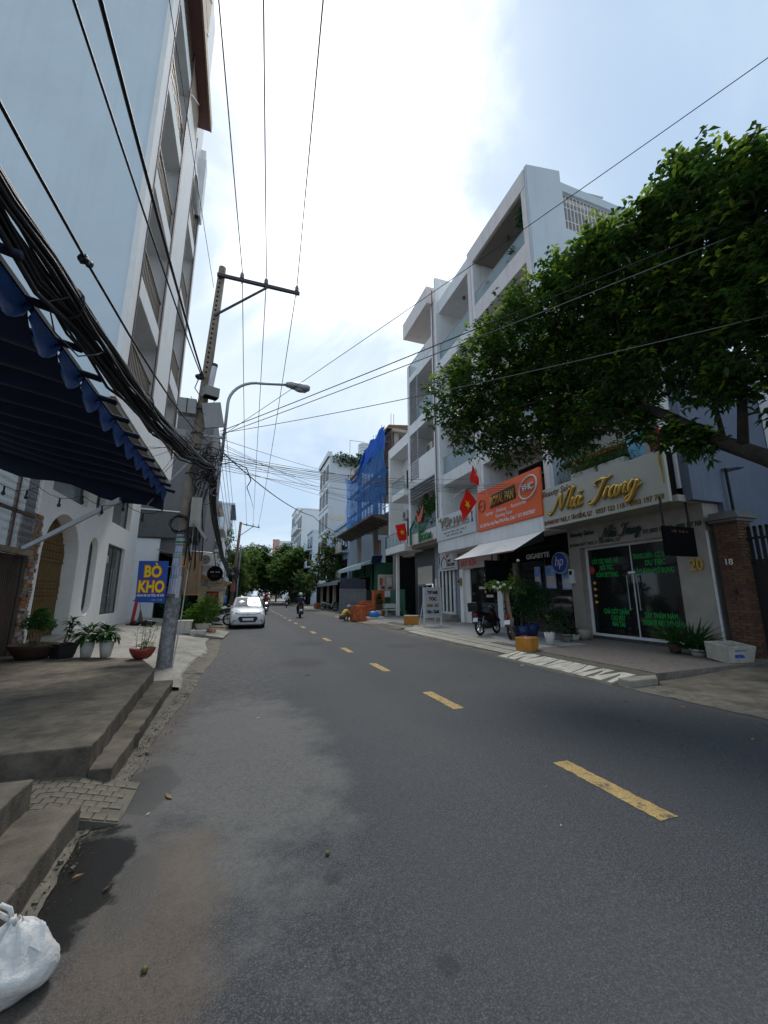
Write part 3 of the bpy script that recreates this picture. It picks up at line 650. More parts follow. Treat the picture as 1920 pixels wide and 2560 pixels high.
# ledgestone column between the gate and the eatery
lc = T('stone_column', 'column of thin stacked orange and grey ledgestones beside the folding gate', 'column', (-4.45, 11.3, .33), world=True)
P(lc, 'core', MB().box(-4.80, -4.60, 11.06, 11.50, .33, 3.45), CONC_D)
STC = [M('ledge_%s' % n, c, .9, var=.25, scale=7, bump=.5) for n, c in (('orange', (.30, .13, .06)), ('grey', (.20, .175, .16)), ('tan', (.27, .19, .12)), ('pale', (.33, .29, .26)))]
z = .36
while z < 3.4:
    h = rnd.uniform(.055, .105); y = 11.07
    while y < 11.48:
        w = min(rnd.uniform(.12, .30), 11.51 - y); d = rnd.uniform(.0, .05)
        P(lc, 'stone', MB().box(-4.64, -4.58 + d, y + .006, y + w - .004, z + .004, z + h - .004), rnd.choice(STC)); y += w
    for a, b in ((-4.80, -4.70), (-4.69, -4.60)):
        P(lc, 'stone', MB().box(a + .004, b - .004, 11.03 - rnd.uniform(0, .03), 11.09, z + .004, z + h - .004), rnd.choice(STC))
    z += h

# ------------------------------------------------------------------ eatery side: sheet metal, wire mesh, awning
cf = T('corrugated_fence', 'rust-streaked dark corrugated metal fence at the left edge below the wire mesh', 'fence', (-4.5, 9.5, .35), world=True)
rows = [[(-4.6 + .022 * math.sin(i * 1.25), 6.5 + i * .0155, z) for i in range(285)] for z in (.36, 1.4, 2.44)]
P(cf, 'sheet', MB().grid(rows), RUST, smooth=True)
P(cf, 'rail', MB().box(-4.56, -4.44, 6.5, 10.98, 2.44, 2.56), M('weathered_rail', (.24, .20, .14), .85, var=.3, scale=5))
wm = T('wire_mesh_panel', 'hexagon wire mesh panel in a brown steel frame above the corrugated fence', 'mesh panel', (-4.5, 9.5, 2.6), world=True)
P(wm, 'frame', MB().box(-4.54, -4.48, 6.5, 10.9, 4.5, 4.56).box(-4.54, -4.48, 6.5, 10.9, 3.28, 3.34).box(-4.54, -4.48, 10.05, 10.10, 2.57, 4.5).box(-4.54, -4.48, 8.6, 8.65, 2.57, 4.5), M('brown_steel', (.10, .06, .045), .7, var=.2))
wire = MB()
for i in range(38):
    y0 = 8.3 + i * .07
    wire.tube([(-4.50, y0 + (.018 if (k % 4) in (0, 1) else .052), 2.58 + k * .04) for k in range(49)], .0035, 3, cap=False)
    wire.tube([(-4.497, y0 + .07 - (.018 if (k % 4) in (2, 3) else .052) + .035, 2.58 + k * .04) for k in range(49)], .0035, 3, cap=False)
P(wm, 'wire_mesh', wire, M('mesh_wire', (.30, .31, .32), .5, metal=.5))
S('steel_post', MB().box(-4.70, -4.56, 10.90, 11.02, .34, 4.55), M('dark_post', (.05, .04, .035), .7, var=.3), 'dark square steel post between the wire mesh and the stone column', 'post')

AWN_SHADE = thin_sheet('blue_awning_cloth_shade', (.004, .010, .036), tr=.03, r=.6, var=.25, scale=6)  # near-black blue: shade under the awning is put into the cloth colour
aw = T('awning', 'dark blue pleated cloth awning with scalloped folds over the eatery', 'awning', (-2.9, 6, 3.7), world=True)
rods = [1.2 + .517 * k for k in range(16)]
def rod_z(x): return 3.70 + (-1.62 - x) * .235
rows = []
for k in range(len(rods) - 1):
    for j in range(10):
        t = j / 10; y = rods[k] + (rods[k + 1] - rods[k]) * t; sag = .27 * (1 - (2 * t - 1) ** 2) ** .8
        if k == len(rods) - 2: sag *= .8
        rows.append([(x, y, rod_z(x) - sag * (1 - .10 * math.sin(x * 2.6)) ) for x in [-1.62 - i * .27 for i in range(12)]])
rows.append([(x, rods[-1], rod_z(x)) for x in [-1.62 - i * .27 for i in range(12)]])
for dz in (.12, .30, .46): rows.append([(x, rods[-1] + .02, rod_z(x) - dz - .06 * math.sin(x * 4.3) * dz * 2) for x in [-1.62 - i * .27 for i in range(12)]])
P(aw, 'cloth', MB().grid(rows), AWN_SHADE, smooth=True)
FLAP_LIT = thin_sheet('blue_flap_cloth_lit', (.022, .065, .20), tr=.35, r=.6, var=.3, scale=7)  # lighter copy of the awning blue: skylight on the flaps put into the colour
for k in range(len(rods) - 1):
    y0_, y1_ = rods[k], rods[k + 1]; top_ = [(-1.60, y0_ + (y1_ - y0_) * (i / 8), rod_z(-1.6) - .02) for i in range(1, 9)]
    bot_ = [(-1.60 + .015 * math.sin(i), y0_ + (y1_ - y0_) * (i / 8), rod_z(-1.6) - .03 - .24 * (1 - (2 * i / 8 - 1) ** 2) ** .8) for i in range(1, 9)]
    P(aw, 'end_flap', MB().grid([top_, [(a[0] - .03, a[1], (a[2] + b[2]) / 2) for a, b in zip(top_, bot_)], bot_]), FLAP_LIT, smooth=True)
for y in rods:
    P(aw, 'rod_sleeve', MB().tube([(-1.44, y, rod_z(-1.44) + .01), (-3.0, y, rod_z(-3.0) + .012), (-4.6, y, rod_z(-4.6) + .012)], [.032, .03, .03], 8), AWN_SHADE, smooth=True)
P(aw, 'arm', MB().bar((-4.4, 10.4, 2.55), (-2.35, 8.85, 3.42), .05, .09).bar((-1.9, 8.9, 3.35), (-1.15, 9.7, 4.85), .025), GALV)
P(aw, 'edge_beam', MB().box(-1.68, -1.62, 1.0, 8.98, 3.72, 3.76), BLACK)
st = T('string_light', 'string of small dark bulbs hanging below the awning', 'string lights', (-3.2, 8.6, 3.2), world=True)
sp = [(-4.3 + i * .17, 8.75 + .02 * math.sin(i), 3.62 - i * .024 - .13 * math.sin(math.pi * (i % 4) / 4)) for i in range(17)]
P(st, 'wire', MB().tube(sp, .006, 4), BLACK)
for i in (1, 3, 6, 8, 10, 12, 14):
    p = sp[i]; b_ = P(st, 'bulb', MB().ball((p[0], p[1], p[2] - .13), .033, 8, 6, (1, 1, 1.25)), M('bulb_glass', (.05, .05, .045), .15, spec=.6)); P(b_, 'socket', MB().cyl((p[0], p[1], p[2]), (p[0], p[1], p[2] - .10), .016, n=6), BLACK)

# ------------------------------------------------------------------ grey house and the row behind the pole
gb = T('grey_building', 'dark grey house wall behind the utility pole with ribbed metal panel', 'building', (-5.5, 27, .2), world=True)
P(gb, 'wall', MB().box(-12, -2.2, 24.2, 33, 3.8, 12.5), GREYW)
P(gb, 'lower_wall', MB().box(-6.2, -4.3, 24.0, 24.19, .2, 4.55), M('pale_blue_white', (.58, .63, .68), .85, var=.05))
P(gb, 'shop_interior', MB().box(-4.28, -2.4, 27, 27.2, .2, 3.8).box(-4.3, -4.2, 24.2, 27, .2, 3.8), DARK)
rp_ = P(gb, 'ribbed_panel', MB().box(-5.6, -3.5, 23.90, 23.94, 4.6, 6.05), M('ribbed_grey', (.10, .115, .12), .6))
for i in range(21): P(rp_, 'rib', MB().box(-5.56 + i * .098, -5.51 + i * .098, 23.86, 23.90, 4.62, 6.03), MC['ribbed_grey'])
P(gb, 'gutter', MB().bar((-5.7, 23.85, 6.1), (-3.4, 23.85, 6.02), .08, .06), FRAME_W)
P(gb, 'window', MB().box(-3.3, -2.4, 24.16, 24.2, 4.3, 5.2), GLD)
for (nm, label, x0, x1, y0, y1, h, mat, floors) in (
    ('row_house', 'white balcony house with a plant just past the grey wall', -9, -2.0, 33.05, 39, 8.6, WHITE, 3),
    ('row_house', 'narrow cream house with climbing plants beyond the grey wall', -9, -2.6, 39.05, 44, 7.6, WHITE2, 2),
    ('row_house', 'plain pale tall block rising over the left houses', -12, -1.4, 46, 56, 11.3, M('pale_blue_block', (.54, .60, .66), .85, var=.04, streak=.1, dirt=(.4, .42, .44)), 4),
    ('row_house', 'low grey concrete house with a recessed balcony beyond the second pole', -9, -1.5, 57, 66, 7.4, PINKW, 2),
    ('row_house', 'far white house at the left edge of the tree crowns', -9, -1.2, 68, 80, 8.2, WHITE, 2)):
    rh = T(nm, label, 'building', ((x0 + x1) / 2, (y0 + y1) / 2, .2), world=True)
    P(rh, 'wall', MB().box(x0, x1 - .35, y0, y1, .2, h), mat)
    P(rh, 'roof', MB().box(x0, x1 + .05, y0 - .05, y1 + .05, h, h + .18), mat)
    for k in range(floors):
        z = 3.3 + k * (h - 3.4) / max(1, floors)
        if z + 1.8 > h: continue
        if nm and mat is not MC.get('pale_blue_block'):
            P(rh, 'balcony', MB().box(x1 - .35, x1 + .35, y0 + .3, y1 - .3, z - .15, z).box(x1 + .27, x1 + .33, y0 + .3, y1 - .3, z, z + .85), mat)
        for q in range(2): window(rh, (x1 - .34, y0 + .6 + q * (y1 - y0) / 2.1, z + .3), LEFTSIDE, (y1 - y0) / 3, 1.5, 0, GLD, FRAME_D, 1, .06, t=.03)
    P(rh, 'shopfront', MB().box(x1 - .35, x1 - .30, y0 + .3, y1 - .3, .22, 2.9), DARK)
# ------------------------------------------------------------------ right side: shared pieces
MARB = M('marble_cladding', (.26, .235, .205), .3, c2=(.36, .33, .295), scale=2.2, streak=.15, dirt=(.22, .2, .17))
GRAN = M('blue_granite', (.19, .225, .28), .35, c2=(.29, .33, .39), scale=9)
DGRAN = M('dark_granite', (.035, .035, .037), .35, c2=(.085, .085, .087), scale=8)
GOLD = M('gold_letters', (.62, .40, .10), .28, metal=.9, var=.1)
BRONZE = M('bronze_letters', (.26, .17, .05), .3, metal=.85, var=.1)
CREAM = M('cream_signboard', (.50, .485, .42), .6, var=.04, streak=.10, dirt=(.35, .33, .27))
ORANGE = M('orange_signboard', (.82, .135, .04), .6, var=.04, scale=1)
REDBR = M('red_brown_letters', (.17, .055, .03), .6); WLET = M('white_letters', (.78, .78, .78), .6)
LOUV = M('louvre_grey', (.36, .38, .42), .5); BLKGRN = M('dark_green_letters', (.012, .04, .03), .35)
GREENL = M('green_vinyl_letters', (.01, .33, .06), .6, var=.1)
def script_word(parent, name, o, frame, k, r, mat, sx=1.0):
    """the sign painter's brush script, one swept stroke after another"""
    S_ = [[(-.6,.25),(-.62,.05),(-.45,-.1),(-.2,0),(.1,.6),(.45,1.95)], [(.45,1.95),(.62,1.0),(.85,.0)], [(.85,.0),(1.1,1.0),(1.35,1.9),(1.55,2.05)],
          [(1.5,.85),(1.85,1.6),(1.98,2.05),(1.87,2.15),(1.72,1.2),(1.55,0)], [(1.6,.45),(1.85,.95),(2.08,.9),(1.98,.3),(2.1,.02),(2.32,.25)],
          [(2.9,.85),(2.65,1.0),(2.38,.6),(2.42,.1),(2.65,.08),(2.88,.8)], [(2.95,1.0),(2.82,.3),(2.95,.02),(3.18,.3)], [(2.5,1.36),(2.62,1.5),(2.78,1.38),(2.95,1.52)],
          [(4.35,1.45),(4.12,1.62),(4.2,1.95),(4.7,2.0),(5.2,1.92),(5.6,2.12)], [(5.05,1.98),(4.88,1.2),(4.62,.3),(4.25,-.12),(3.82,-.02),(3.86,.3)],
          [(5.1,.2),(5.32,.95),(5.4,.98),(5.25,.0)], [(5.3,.5),(5.5,.95),(5.72,.92)],
          [(6.3,.85),(6.05,1.0),(5.78,.6),(5.82,.1),(6.05,.08),(6.28,.8)], [(6.35,1.0),(6.22,.3),(6.35,.02),(6.5,.2)],
          [(6.62,.98),(6.55,0)], [(6.6,.5),(6.85,.97),(7.05,.85),(6.95,.3),(7.05,.02),(7.2,.2)],
          [(7.85,.85),(7.6,1.0),(7.35,.6),(7.4,.15),(7.6,.1),(7.85,.8)], [(7.92,1.02),(7.8,.2),(7.62,-.6),(7.32,-.78),(7.2,-.48),(7.55,-.12),(8.25,.6)]]
    u, v, n = (V(q) for q in frame); o = V(o); root = None
    for st_ in S_:
        pts = [V(x + .28 * y, y, 0) for x, y in st_]; P_ = [2*pts[0]-pts[1]] + pts + [2*pts[-1]-pts[-2]]; out = []
        for i in range(1, len(P_) - 2):
            for j in range(5):
                t = j / 5; a, b, c, d = P_[i-1:i+3]
                out.append(.5*((2*b) + (c-a)*t + (2*a-5*b+4*c-d)*t*t + (3*b-a-3*c+d)*t**3))
        out.append(pts[-1]); rr = []
        for i, p in enumerate(out):
            q = out[min(i+1, len(out)-1)] - out[max(i-1, 0)]
            rr.append(r * (1.25 if q.y < 0 else .72) * (.55 if i in (0, len(out)-1) else 1))     # thick down strokes
        mb = MB().tube([o + u*(p.x*k*sx) + v*(p.y*k) + n*.03 for p in out], [max(.006, a) for a in rr], 7)
        if root is None: root = P(parent, name, mb, mat, smooth=True)
        else: P(root, 'letter_stroke', mb, mat, smooth=True)
    return root
def balustrade(parent, x, y0, y1, z0, z1, mat=None):
    g_ = P(parent, 'glass_balustrade', MB().box(x - .008, x + .008, y0, y1, z0, z1), mat or GLB)
    P(g_, 'top_rail', MB().box(x - .02, x + .02, y0, y1, z1, z1 + .025), STEEL); return g_
def aircon(name, label, loc, rz, group='air conditioner condensers'):
    a = T(name, label, 'air conditioner', loc, rz, group)
    CAS = M('aircon_casing', (.52, .51, .47), .6, var=.06, streak=.2, dirt=(.3, .28, .24))
    P(a, 'casing', MB().box(-.42, .42, -.16, .16, 0, .6), CAS, bevel=.02)
    f = P(a, 'fan_grille', MB().cyl((-.1, -.165, .3), (-.1, -.19, .3), .23, n=20), M('grille_dark', (.05, .05, .05), .6))
    for k in range(4): P(f, 'ring', MB().tube([(-.1 + (.07 + k*.05)*math.cos(t*math.pi/8), -.195, .3 + (.07 + k*.05)*math.sin(t*math.pi/8)) for t in range(17)], .006, 4), CAS)
    P(a, 'bracket', MB().box(-.36, -.32, -.2, .2, -.04, 0).box(.32, .36, -.2, .2, -.04, 0), STEEL)
    P(a, 'pipe', MB().tube([(.42, .05, .15), (.5, .06, .1), (.52, .1, -.3)], .02, 6), BLACK); return a

# ------------------------------------------------------------------ beauty salon, number 20
sa = T('salon_house', 'two-storey beauty salon with marble pillars and a wide glass front', 'shop', (11.5, 9.3, .2), world=True)
P(sa, 'pillar', MB().box(10.98, 11.6, 10.98, 11.48, .2, 3.2), MARB, bevel=.01)
P(sa, 'pillar', MB().box(10.98, 11.6, 6.86, 7.68, .2, 3.2), MARB, bevel=.01)
P(sa, 'corner_strip', MB().box(10.965, 11.02, 6.83, 6.858, .2, 3.2), FRAME_W)
P(sa, 'lower_fascia', MB().box(11.0, 11.6, 6.86, 11.48, 3.2, 3.93), MARB)
P(sa, 'soffit', MB().box(10.22, 11.7, 6.9, 11.5, 3.93, 4.1), M('salon_soffit', (.36, .34, .29), .9))
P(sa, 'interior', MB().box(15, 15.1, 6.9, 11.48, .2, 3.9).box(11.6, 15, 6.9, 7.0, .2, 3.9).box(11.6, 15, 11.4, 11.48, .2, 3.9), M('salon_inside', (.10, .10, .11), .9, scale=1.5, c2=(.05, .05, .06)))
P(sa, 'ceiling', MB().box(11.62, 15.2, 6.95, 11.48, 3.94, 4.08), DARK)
P(sa, 'room_floor', MB().box(11.3, 15, 6.9, 11.4, .19, .225), M('salon_floor', (.16, .14, .13), .3))
P(sa, 'sill', MB().box(11.2, 11.45, 7.68, 10.98, .2, .3), DGRAN)
gd = P(sa, 'glass_front', MB().box(11.22, 11.28, 10.88, 10.98, .3, 3.2).box(11.22, 11.28, 7.68, 7.74, .3, 3.2).box(11.22, 11.28, 7.74, 10.88, .3, .38).box(11.22, 11.28, 7.74, 10.88, 3.12, 3.2).box(11.23, 11.27, 9.235, 9.265, .38, 3.12), FRAME_W)
P(gd, 'pane', MB().box(11.245, 11.255, 9.27, 10.88, .38, 3.12), GLD); P(gd, 'pane', MB().box(11.245, 11.255, 7.74, 9.23, .38, 3.12), GLD)
for y in (9.42, 9.08):
    P(gd, 'handle', MB().cyl((11.17, y, 1.15), (11.17, y, 2.2), .017, n=8).cyl((11.17, y, 1.2), (11.25, y, 1.2), .01, n=6).cyl((11.17, y, 2.15), (11.25, y, 2.15), .01, n=6), STEEL)
P(gd, 'hanging_tag', MB().box(11.15, 11.16, 9.1, 9.34, 2.25, 2.31), WLET)
for s_, y, z, w in (('CẮT TÓC NAM - NỮ', 10.22, 2.63, 1.05), ('NỐI TÓC', 10.18, 2.42, .52), ('UỐN SETTING', 10.20, 2.19, .85), ('TRANG ĐIỂM - CÔ DÂU', 8.62, 2.68, 1.15), ('DỰ TIỆC', 8.50, 2.47, .62), ('LÀM TAN MỠ BỤNG', 8.58, 2.23, 1.22),
                    ('CHÀ GÓT CHÂN', 10.0, 1.02, .92), ('CẠO MẶT', 9.95, .83, .52), ('RÁI TAI', 9.95, .64, .44), ('TẨY THÂM NÁM', 8.55, .95, .98), ('MASSAGE MẶT THƯ GIÃN', 8.52, .75, 1.18)):
    TX(gd, 'window_lettering', s_, (11.24, y, z), RIGHTSIDE, .21, GREENL, width=w, depth=.003, bold=.006)
for k in range(4): P(gd, 'paper_lantern', MB().ball((11.2, 10.68, 2.0 - k * .21), .06, 10, 6, (.6, 1, .8)), M('lantern_orange', (.62, .27, .05), .7, c2=(.75, .45, .12), scale=12))
P(gd, 'paper_charm', MB().ball((11.2, 10.74, 2.42), .11, 8, 6, (.3, 1, 1.2)), M('charm_red', (.42, .03, .02), .6))
for k in range(4): P(gd, 'paper_lantern', MB().ball((11.2, 7.72, 2.25 - k * .22), .05, 10, 6, (.6, 1, .8)), MC['lantern_orange'])
rk = P(sa, 'shelf_rack', MB().box(11.5, 11.52, 10.2, 10.22, .3, 1.75).box(11.5, 11.52, 10.78, 10.8, .3, 1.75), STEEL)
for k in range(7): P(rk, 'shelf', MB().box(11.42, 11.7, 10.2, 10.8, .42 + k * .2, .44 + k * .2), STEEL)
script_word(sa, 'lower_sign_word', (10.965, 9.95, 3.42), RIGHTSIDE, .165, .022, BLKGRN)
TX(sa, 'lower_sign_text', 'Beauty Salon', (10.998, 11.35, 3.62), RIGHTSIDE, .2, BLKGRN, width=1.05, depth=.012, bold=.008, shear=.15, align='LEFT')
TX(sa, 'lower_sign_text', '20 PHAN HUY THỰC, P. TÂN KIỂNG, Q.7', (10.998, 11.42, 3.27), RIGHTSIDE, .15, BLKGRN, width=2.1, depth=.01, bold=.004, align='LEFT')
TX(sa, 'lower_sign_text', 'ĐT: 0937 123 118 - 0903 197 769', (10.998, 8.55, 3.36), RIGHTSIDE, .17, BLKGRN, width=1.62, depth=.01, bold=.005, align='LEFT')
TX(sa, 'house_number', '20', (10.975, 7.19, 2.23), RIGHTSIDE, .42, GOLD, width=.33, depth=.03, bold=.012)
sg = P(sa, 'signboard', MB().box(10.10, 10.2, 7.02, 11.62, 3.935, 5.34), CREAM, bevel=.008)
script_word(sg, 'brush_letters', (10.09, 11.02, 4.42), RIGHTSIDE, .31, .052, GOLD, 1.28)
TX(sg, 'sign_text', 'Beauty Salon', (10.098, 11.56, 5.05), RIGHTSIDE, .30, REDBR, width=1.5, depth=.012, shear=.35, align='LEFT')
TX(sg, 'sign_text', '20 PHAN HUY THỰC, P. TÂN KIỂNG, Q.7', (10.098, 11.56, 4.04), RIGHTSIDE, .2, REDBR, width=2.1, depth=.012, align='LEFT', bold=.004)
TX(sg, 'sign_text', '0937 123 118 - 0903 197 769', (10.098, 7.15, 4.04), RIGHTSIDE, .2, BRONZE, width=2.15, depth=.012, align='RIGHT', bold=.004)
for k, (h0, h1) in enumerate(((4.75, 5.28), (4.9, 5.28), (4.45, 5.15))): P(sg, 'gold_stripe', MB().box(10.085, 10.1, 7.14 + .05 * (k - 1) + (.0 if k < 2 else -.09), 7.165 + .05 * (k - 1) + (0 if k < 2 else -.09), h0, h1), GOLD)
P(sa, 'sign_box', MB().box(10.2, 10.45, 7.04, 11.6, 3.94, 5.3), DARK)
P(sa, 'upper_wall', MB().box(12.3, 12.5, 6.95, 11.5, 4.1, 8.0).box(10.46, 12.3, 11.38, 11.5, 4.1, 7.2), WHITE)
P(sa, 'corner_column', MB().box(10.46, 10.78, 6.96, 7.28, 4.1, 8.0), WHITE2)
P(sa, 'upper_roof', MB().box(10.4, 16, 6.9, 11.5, 8.0, 8.2), WHITE)
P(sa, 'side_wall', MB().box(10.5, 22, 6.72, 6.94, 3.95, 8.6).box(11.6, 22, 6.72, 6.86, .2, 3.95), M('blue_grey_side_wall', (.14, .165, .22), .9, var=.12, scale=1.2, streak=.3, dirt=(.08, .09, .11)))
P(sa, 'balcony_floor', MB().box(10.46, 12.3, 6.96, 11.38, 4.1, 4.3), WHITE)
tr = P(sa, 'tile_awning', MB().poly([(10.9, 9.3, 6.25), (12.3, 9.3, 6.75), (12.3, 9.3, 6.68), (10.9, 9.3, 6.18)], (0, 2.0, 0)), M('roof_tile_red', (.42, .12, .05), .8, var=.2, scale=8))
for k in range(14): P(tr, 'tile', MB().cyl((10.88, 9.37 + k * .142, 6.25), (12.3, 9.37 + k * .142, 6.76), .055, n=8), MC['roof_tile_red'])
window(sa, (12.29, 11.1, 4.4), RIGHTSIDE, 1.5, 2.0, 0, GLD, WOOD, 2)
for k, (label, y0) in enumerate((('adjustable black floodlight on a bent arm at the left end of the cream sign', 11.55), ('adjustable black floodlight on a bent arm nearer the planters over the cream sign', 10.55))):
    fl_ = T('floodlight', label, 'floodlight', (10.3, y0 - .75, 5.3), group='sign floodlights', world=True)
    P(fl_, 'arm', MB().tube([(10.45, y0 - .75, 5.32), (10.48, y0 - .45, 5.8), (10.48, y0 - .15, 6.1), (10.42, y0, 6.12)], .014, 6), STEEL)
    P(fl_, 'head', MB().obox((10.38, y0 + .04, 6.05), (.16, .34, .20), (0, R(40), 0)), BLACK, bevel=.015)
    P(fl_, 'lens', MB().obox((10.43, y0 + .04, 5.95), (.02, .28, .15), (0, R(40), 0)), GLD)
# brick gate pillar and black gate of number 18
gp = T('gate_pillar', 'brown brick gate pillar with moulded cap, house number 18, right of the salon', 'pillar', (11.3, 6.5, .18), world=True)
P(gp, 'core', MB().box(11.06, 11.56, 6.22, 6.70, .18, 3.35), M('mortar', (.07, .062, .055), .95))
BRK = [M('pillar_brick_%d' % i, c, .9, var=.2, scale=6, bump=.3) for i, c in enumerate(((.115, .06, .038), (.15, .075, .042), (.09, .052, .038)))]
bmesh_ = [MB().box(-.02, .02, -.113, .113, -.030, .030).mesh('brick', b) for b in BRK]; bmesh2 = [MB().box(-.113, .113, -.02, .02, -.030, .030).mesh('brick', b) for b in BRK]
for r_ in range(44):
    z = .22 + r_ * .072; of = .12 if r_ % 2 else 0
    for y, h_ in (((6.34, 0), (6.58, 0)) if r_ % 2 == 0 else ((6.28, 1), (6.46, 0), (6.64, 1))):
        o = link('brick', rnd.choice(bmesh_), gp); o.location = (11.05 - 11.3, y - 6.5, z - .18); o.scale = (1, .5 if h_ else 1, 1)
    for x, h_ in (((11.17, 0), (11.42, 0)) if r_ % 2 else ((11.11, 1), (11.295, 0), (11.48, 1))):
        o = link('brick', rnd.choice(bmesh2), gp); o.location = (x - 11.3, 6.21 - 6.5, z - .18); o.scale = (.5 if h_ else 1, 1, 1)
P(gp, 'cap', MB().box(10.98, 11.64, 6.14, 6.78, 3.35, 3.42).box(10.92, 11.7, 6.08, 6.84, 3.421, 3.5).box(11.0, 11.6, 6.16, 6.76, 3.501, 3.6), M('stone_cap', (.16, .16, .155), .9, var=.2))
TX(gp, 'house_number', '18', (11.02, 6.47, 2.32), RIGHTSIDE, .2, WLET, depth=.012)
P(gp, 'doorbell', MB().box(11.0, 11.03, 6.4, 6.47, 1.62, 1.74), BLACK)
ga = T('metal_gate', 'black metal gate with round-topped bars at the right edge', 'gate', (11.35, 4.6, .18), world=True)
GB = M('black_gate_paint', (.012, .012, .013), .6)
P(ga, 'lower_sheet', MB().box(11.33, 11.37, 2.6, 6.2, .25, 2.35), GB); P(ga, 'rail', MB().box(11.31, 11.39, 2.6, 6.2, 2.36, 2.42).box(11.31, 11.39, 2.6, 6.2, 2.9, 2.95), GB)
for k in range(30):
    y = 6.14 - k * .12; P(ga, 'bar', MB().box(11.335, 11.36, y - .035, y + .035, 2.3, 3.18).cyl((11.335, y, 3.18), (11.36, y, 3.18), .035, n=10), GB)
S('electric_bracket', MB().bar((11.75, 6.6, 3.55), (11.72, 6.6, 4.85), .05).bar((11.72, 6.6, 4.75), (11.9, 6.3, 4.8), .03), BLACK, 'black iron wire bracket standing on the wall right of the salon', 'bracket')
wl_ = T('back_house', 'pale blue-grey plain house wall at the far right behind the tree', 'building', (18, 4, 0), world=True)
P(wl_, 'wall', MB().box(14.2, 24, 1, 6.7, 0, 9.5), BLUEW); P(wl_, 'column', MB().box(13.9, 14.2, 6.2, 6.7, 0, 9.5), WHITE)

# ------------------------------------------------------------------ five-storey white house: laptop shop bay and hair studio bay
wa = T('white_house', 'five-storey white house with stacked open balconies above the orange and hair studio signs', 'building', (11.5, 15.7, .2), world=True)
P(wa, 'side_wall', put(MB(), *plate([[(10.2, 4.1), (17.5, 4.1), (17.5, 19.3), (12.0, 19.35), (12.0, 19.95), (10.2, 19.55)], rect(12.05, 17.2, 16.95, 18.9)], .16), (0, 11.2, 0), *FACING), M('pale_side_wall', (.52, .58, .63), .85, var=.04, scale=.7, streak=.16, dirt=(.36, .39, .42)))
P(wa, 'core', MB().box(11.9, 17.5, 11.3, 20.0, 4.1, 16.3), PINKW)
P(wa, 'column', MB().box(10.2, 10.5, 11.22, 11.5, 4.1, 18.6), PINKW); P(wa, 'column', MB().box(10.195, 11.9, 15.42, 15.62, 4.1, 18.6), WHITE); P(wa, 'column', MB().box(10.16, 10.6, 15.63, 15.9, 4.1, 18.6), PINKW)
P(wa, 'fin', MB().box(10.05, 12.2, 19.4, 19.55, 4.1, 21.0), WHITE); P(wa, 'fin', MB().box(10.2, 12.0, 19.75, 20.0, 4.1, 19.9), WHITE)
P(wa, 'roof_slab', MB().box(10.18, 17.5, 11.22, 15.9, 18.6, 19.5), PINKW); P(wa, 'roof_slab', MB().box(10.24, 17.5, 15.91, 19.4, 18.5, 19.35), WHITE)
P(wa, 'roof_panel', MB().poly([(12.3, 11.6, 19.9), (15.2, 11.6, 20.35), (15.2, 14.5, 20.35), (12.3, 14.5, 19.9)], (0, 0, .06)), STEEL)
P(wa, 'soffit', MB().box(10.3, 11.9, 11.3, 15.4, 18.55, 18.59), SOFF)
gr_ = P(wa, 'window_grille', MB().box(12.05, 17.2, 11.14, 11.18, 18.86, 18.9).box(12.05, 17.2, 11.14, 11.18, 16.95, 16.99), FRAME_W)
for k in range(26): P(gr_, 'bar', MB().box(12.1 + k * .2, 12.135 + k * .2, 11.145, 11.175, 16.99, 18.86), FRAME_W)
for z in (17.5, 18.2): P(gr_, 'bar', MB().box(12.05, 17.2, 11.15, 11.18, z, z + .04), FRAME_W)
for a, b, zs in ((11.5, 15.42, (7.55, 11.1, 15.1)), (15.9, 19.4, (7.55, 11.1, 14.65))):
    for i, z in enumerate(zs):
        P(wa, 'balcony_slab', MB().box(10.2, 11.9, a, b, z, z + (.9 if z > 15 else .62)), WHITE if a > 15 else PINKW)
        zt = z + (.9 if z > 15 else .62); balustrade(wa, 10.26, a + .02, b - .02, zt, zt + (.72 if z > 15 else .98))
        window(wa, (11.89, b - .5, zt), RIGHTSIDE, b - a - 1.1, 2.3, 0, GLD, FRAME_W, 3, .06)
    P(wa, 'ceiling_lamp', MB().cyl((11, (a + b) / 2, 18.5), (11, (a + b) / 2, 18.35), .08, n=10), BRONZE)
P(wa, 'balcony_wall', MB().box(10.2, 10.35, 11.5, 15.42, 4.1, 4.6).box(11.88, 11.92, 11.5, 15.4, 4.1, 7.5), WHITE)
P(wa, 'first_floor', MB().box(10.22, 11.9, 11.5, 20.0, 3.88, 4.1), PINKW)
window(wa, (11.87, 15.0, 4.9), RIGHTSIDE, 3.0, 2.4, 0, GLD, FRAME_D, 2)
fb = P(wa, 'fascia', MB().box(10.08, 10.22, 15.93, 20.0, 3.86, 4.47).box(10.08, 10.22, 11.6, 15.9, 3.86, 4.42), WHITE)
P(wa, 'back_wall', MB().box(11.85, 11.9, 15.9, 19.4, 4.1, 7.5), WHITE2)
window(wa, (11.84, 17.2, 4.9), RIGHTSIDE, .9, 2.1, 0, GLD, FRAME_D)
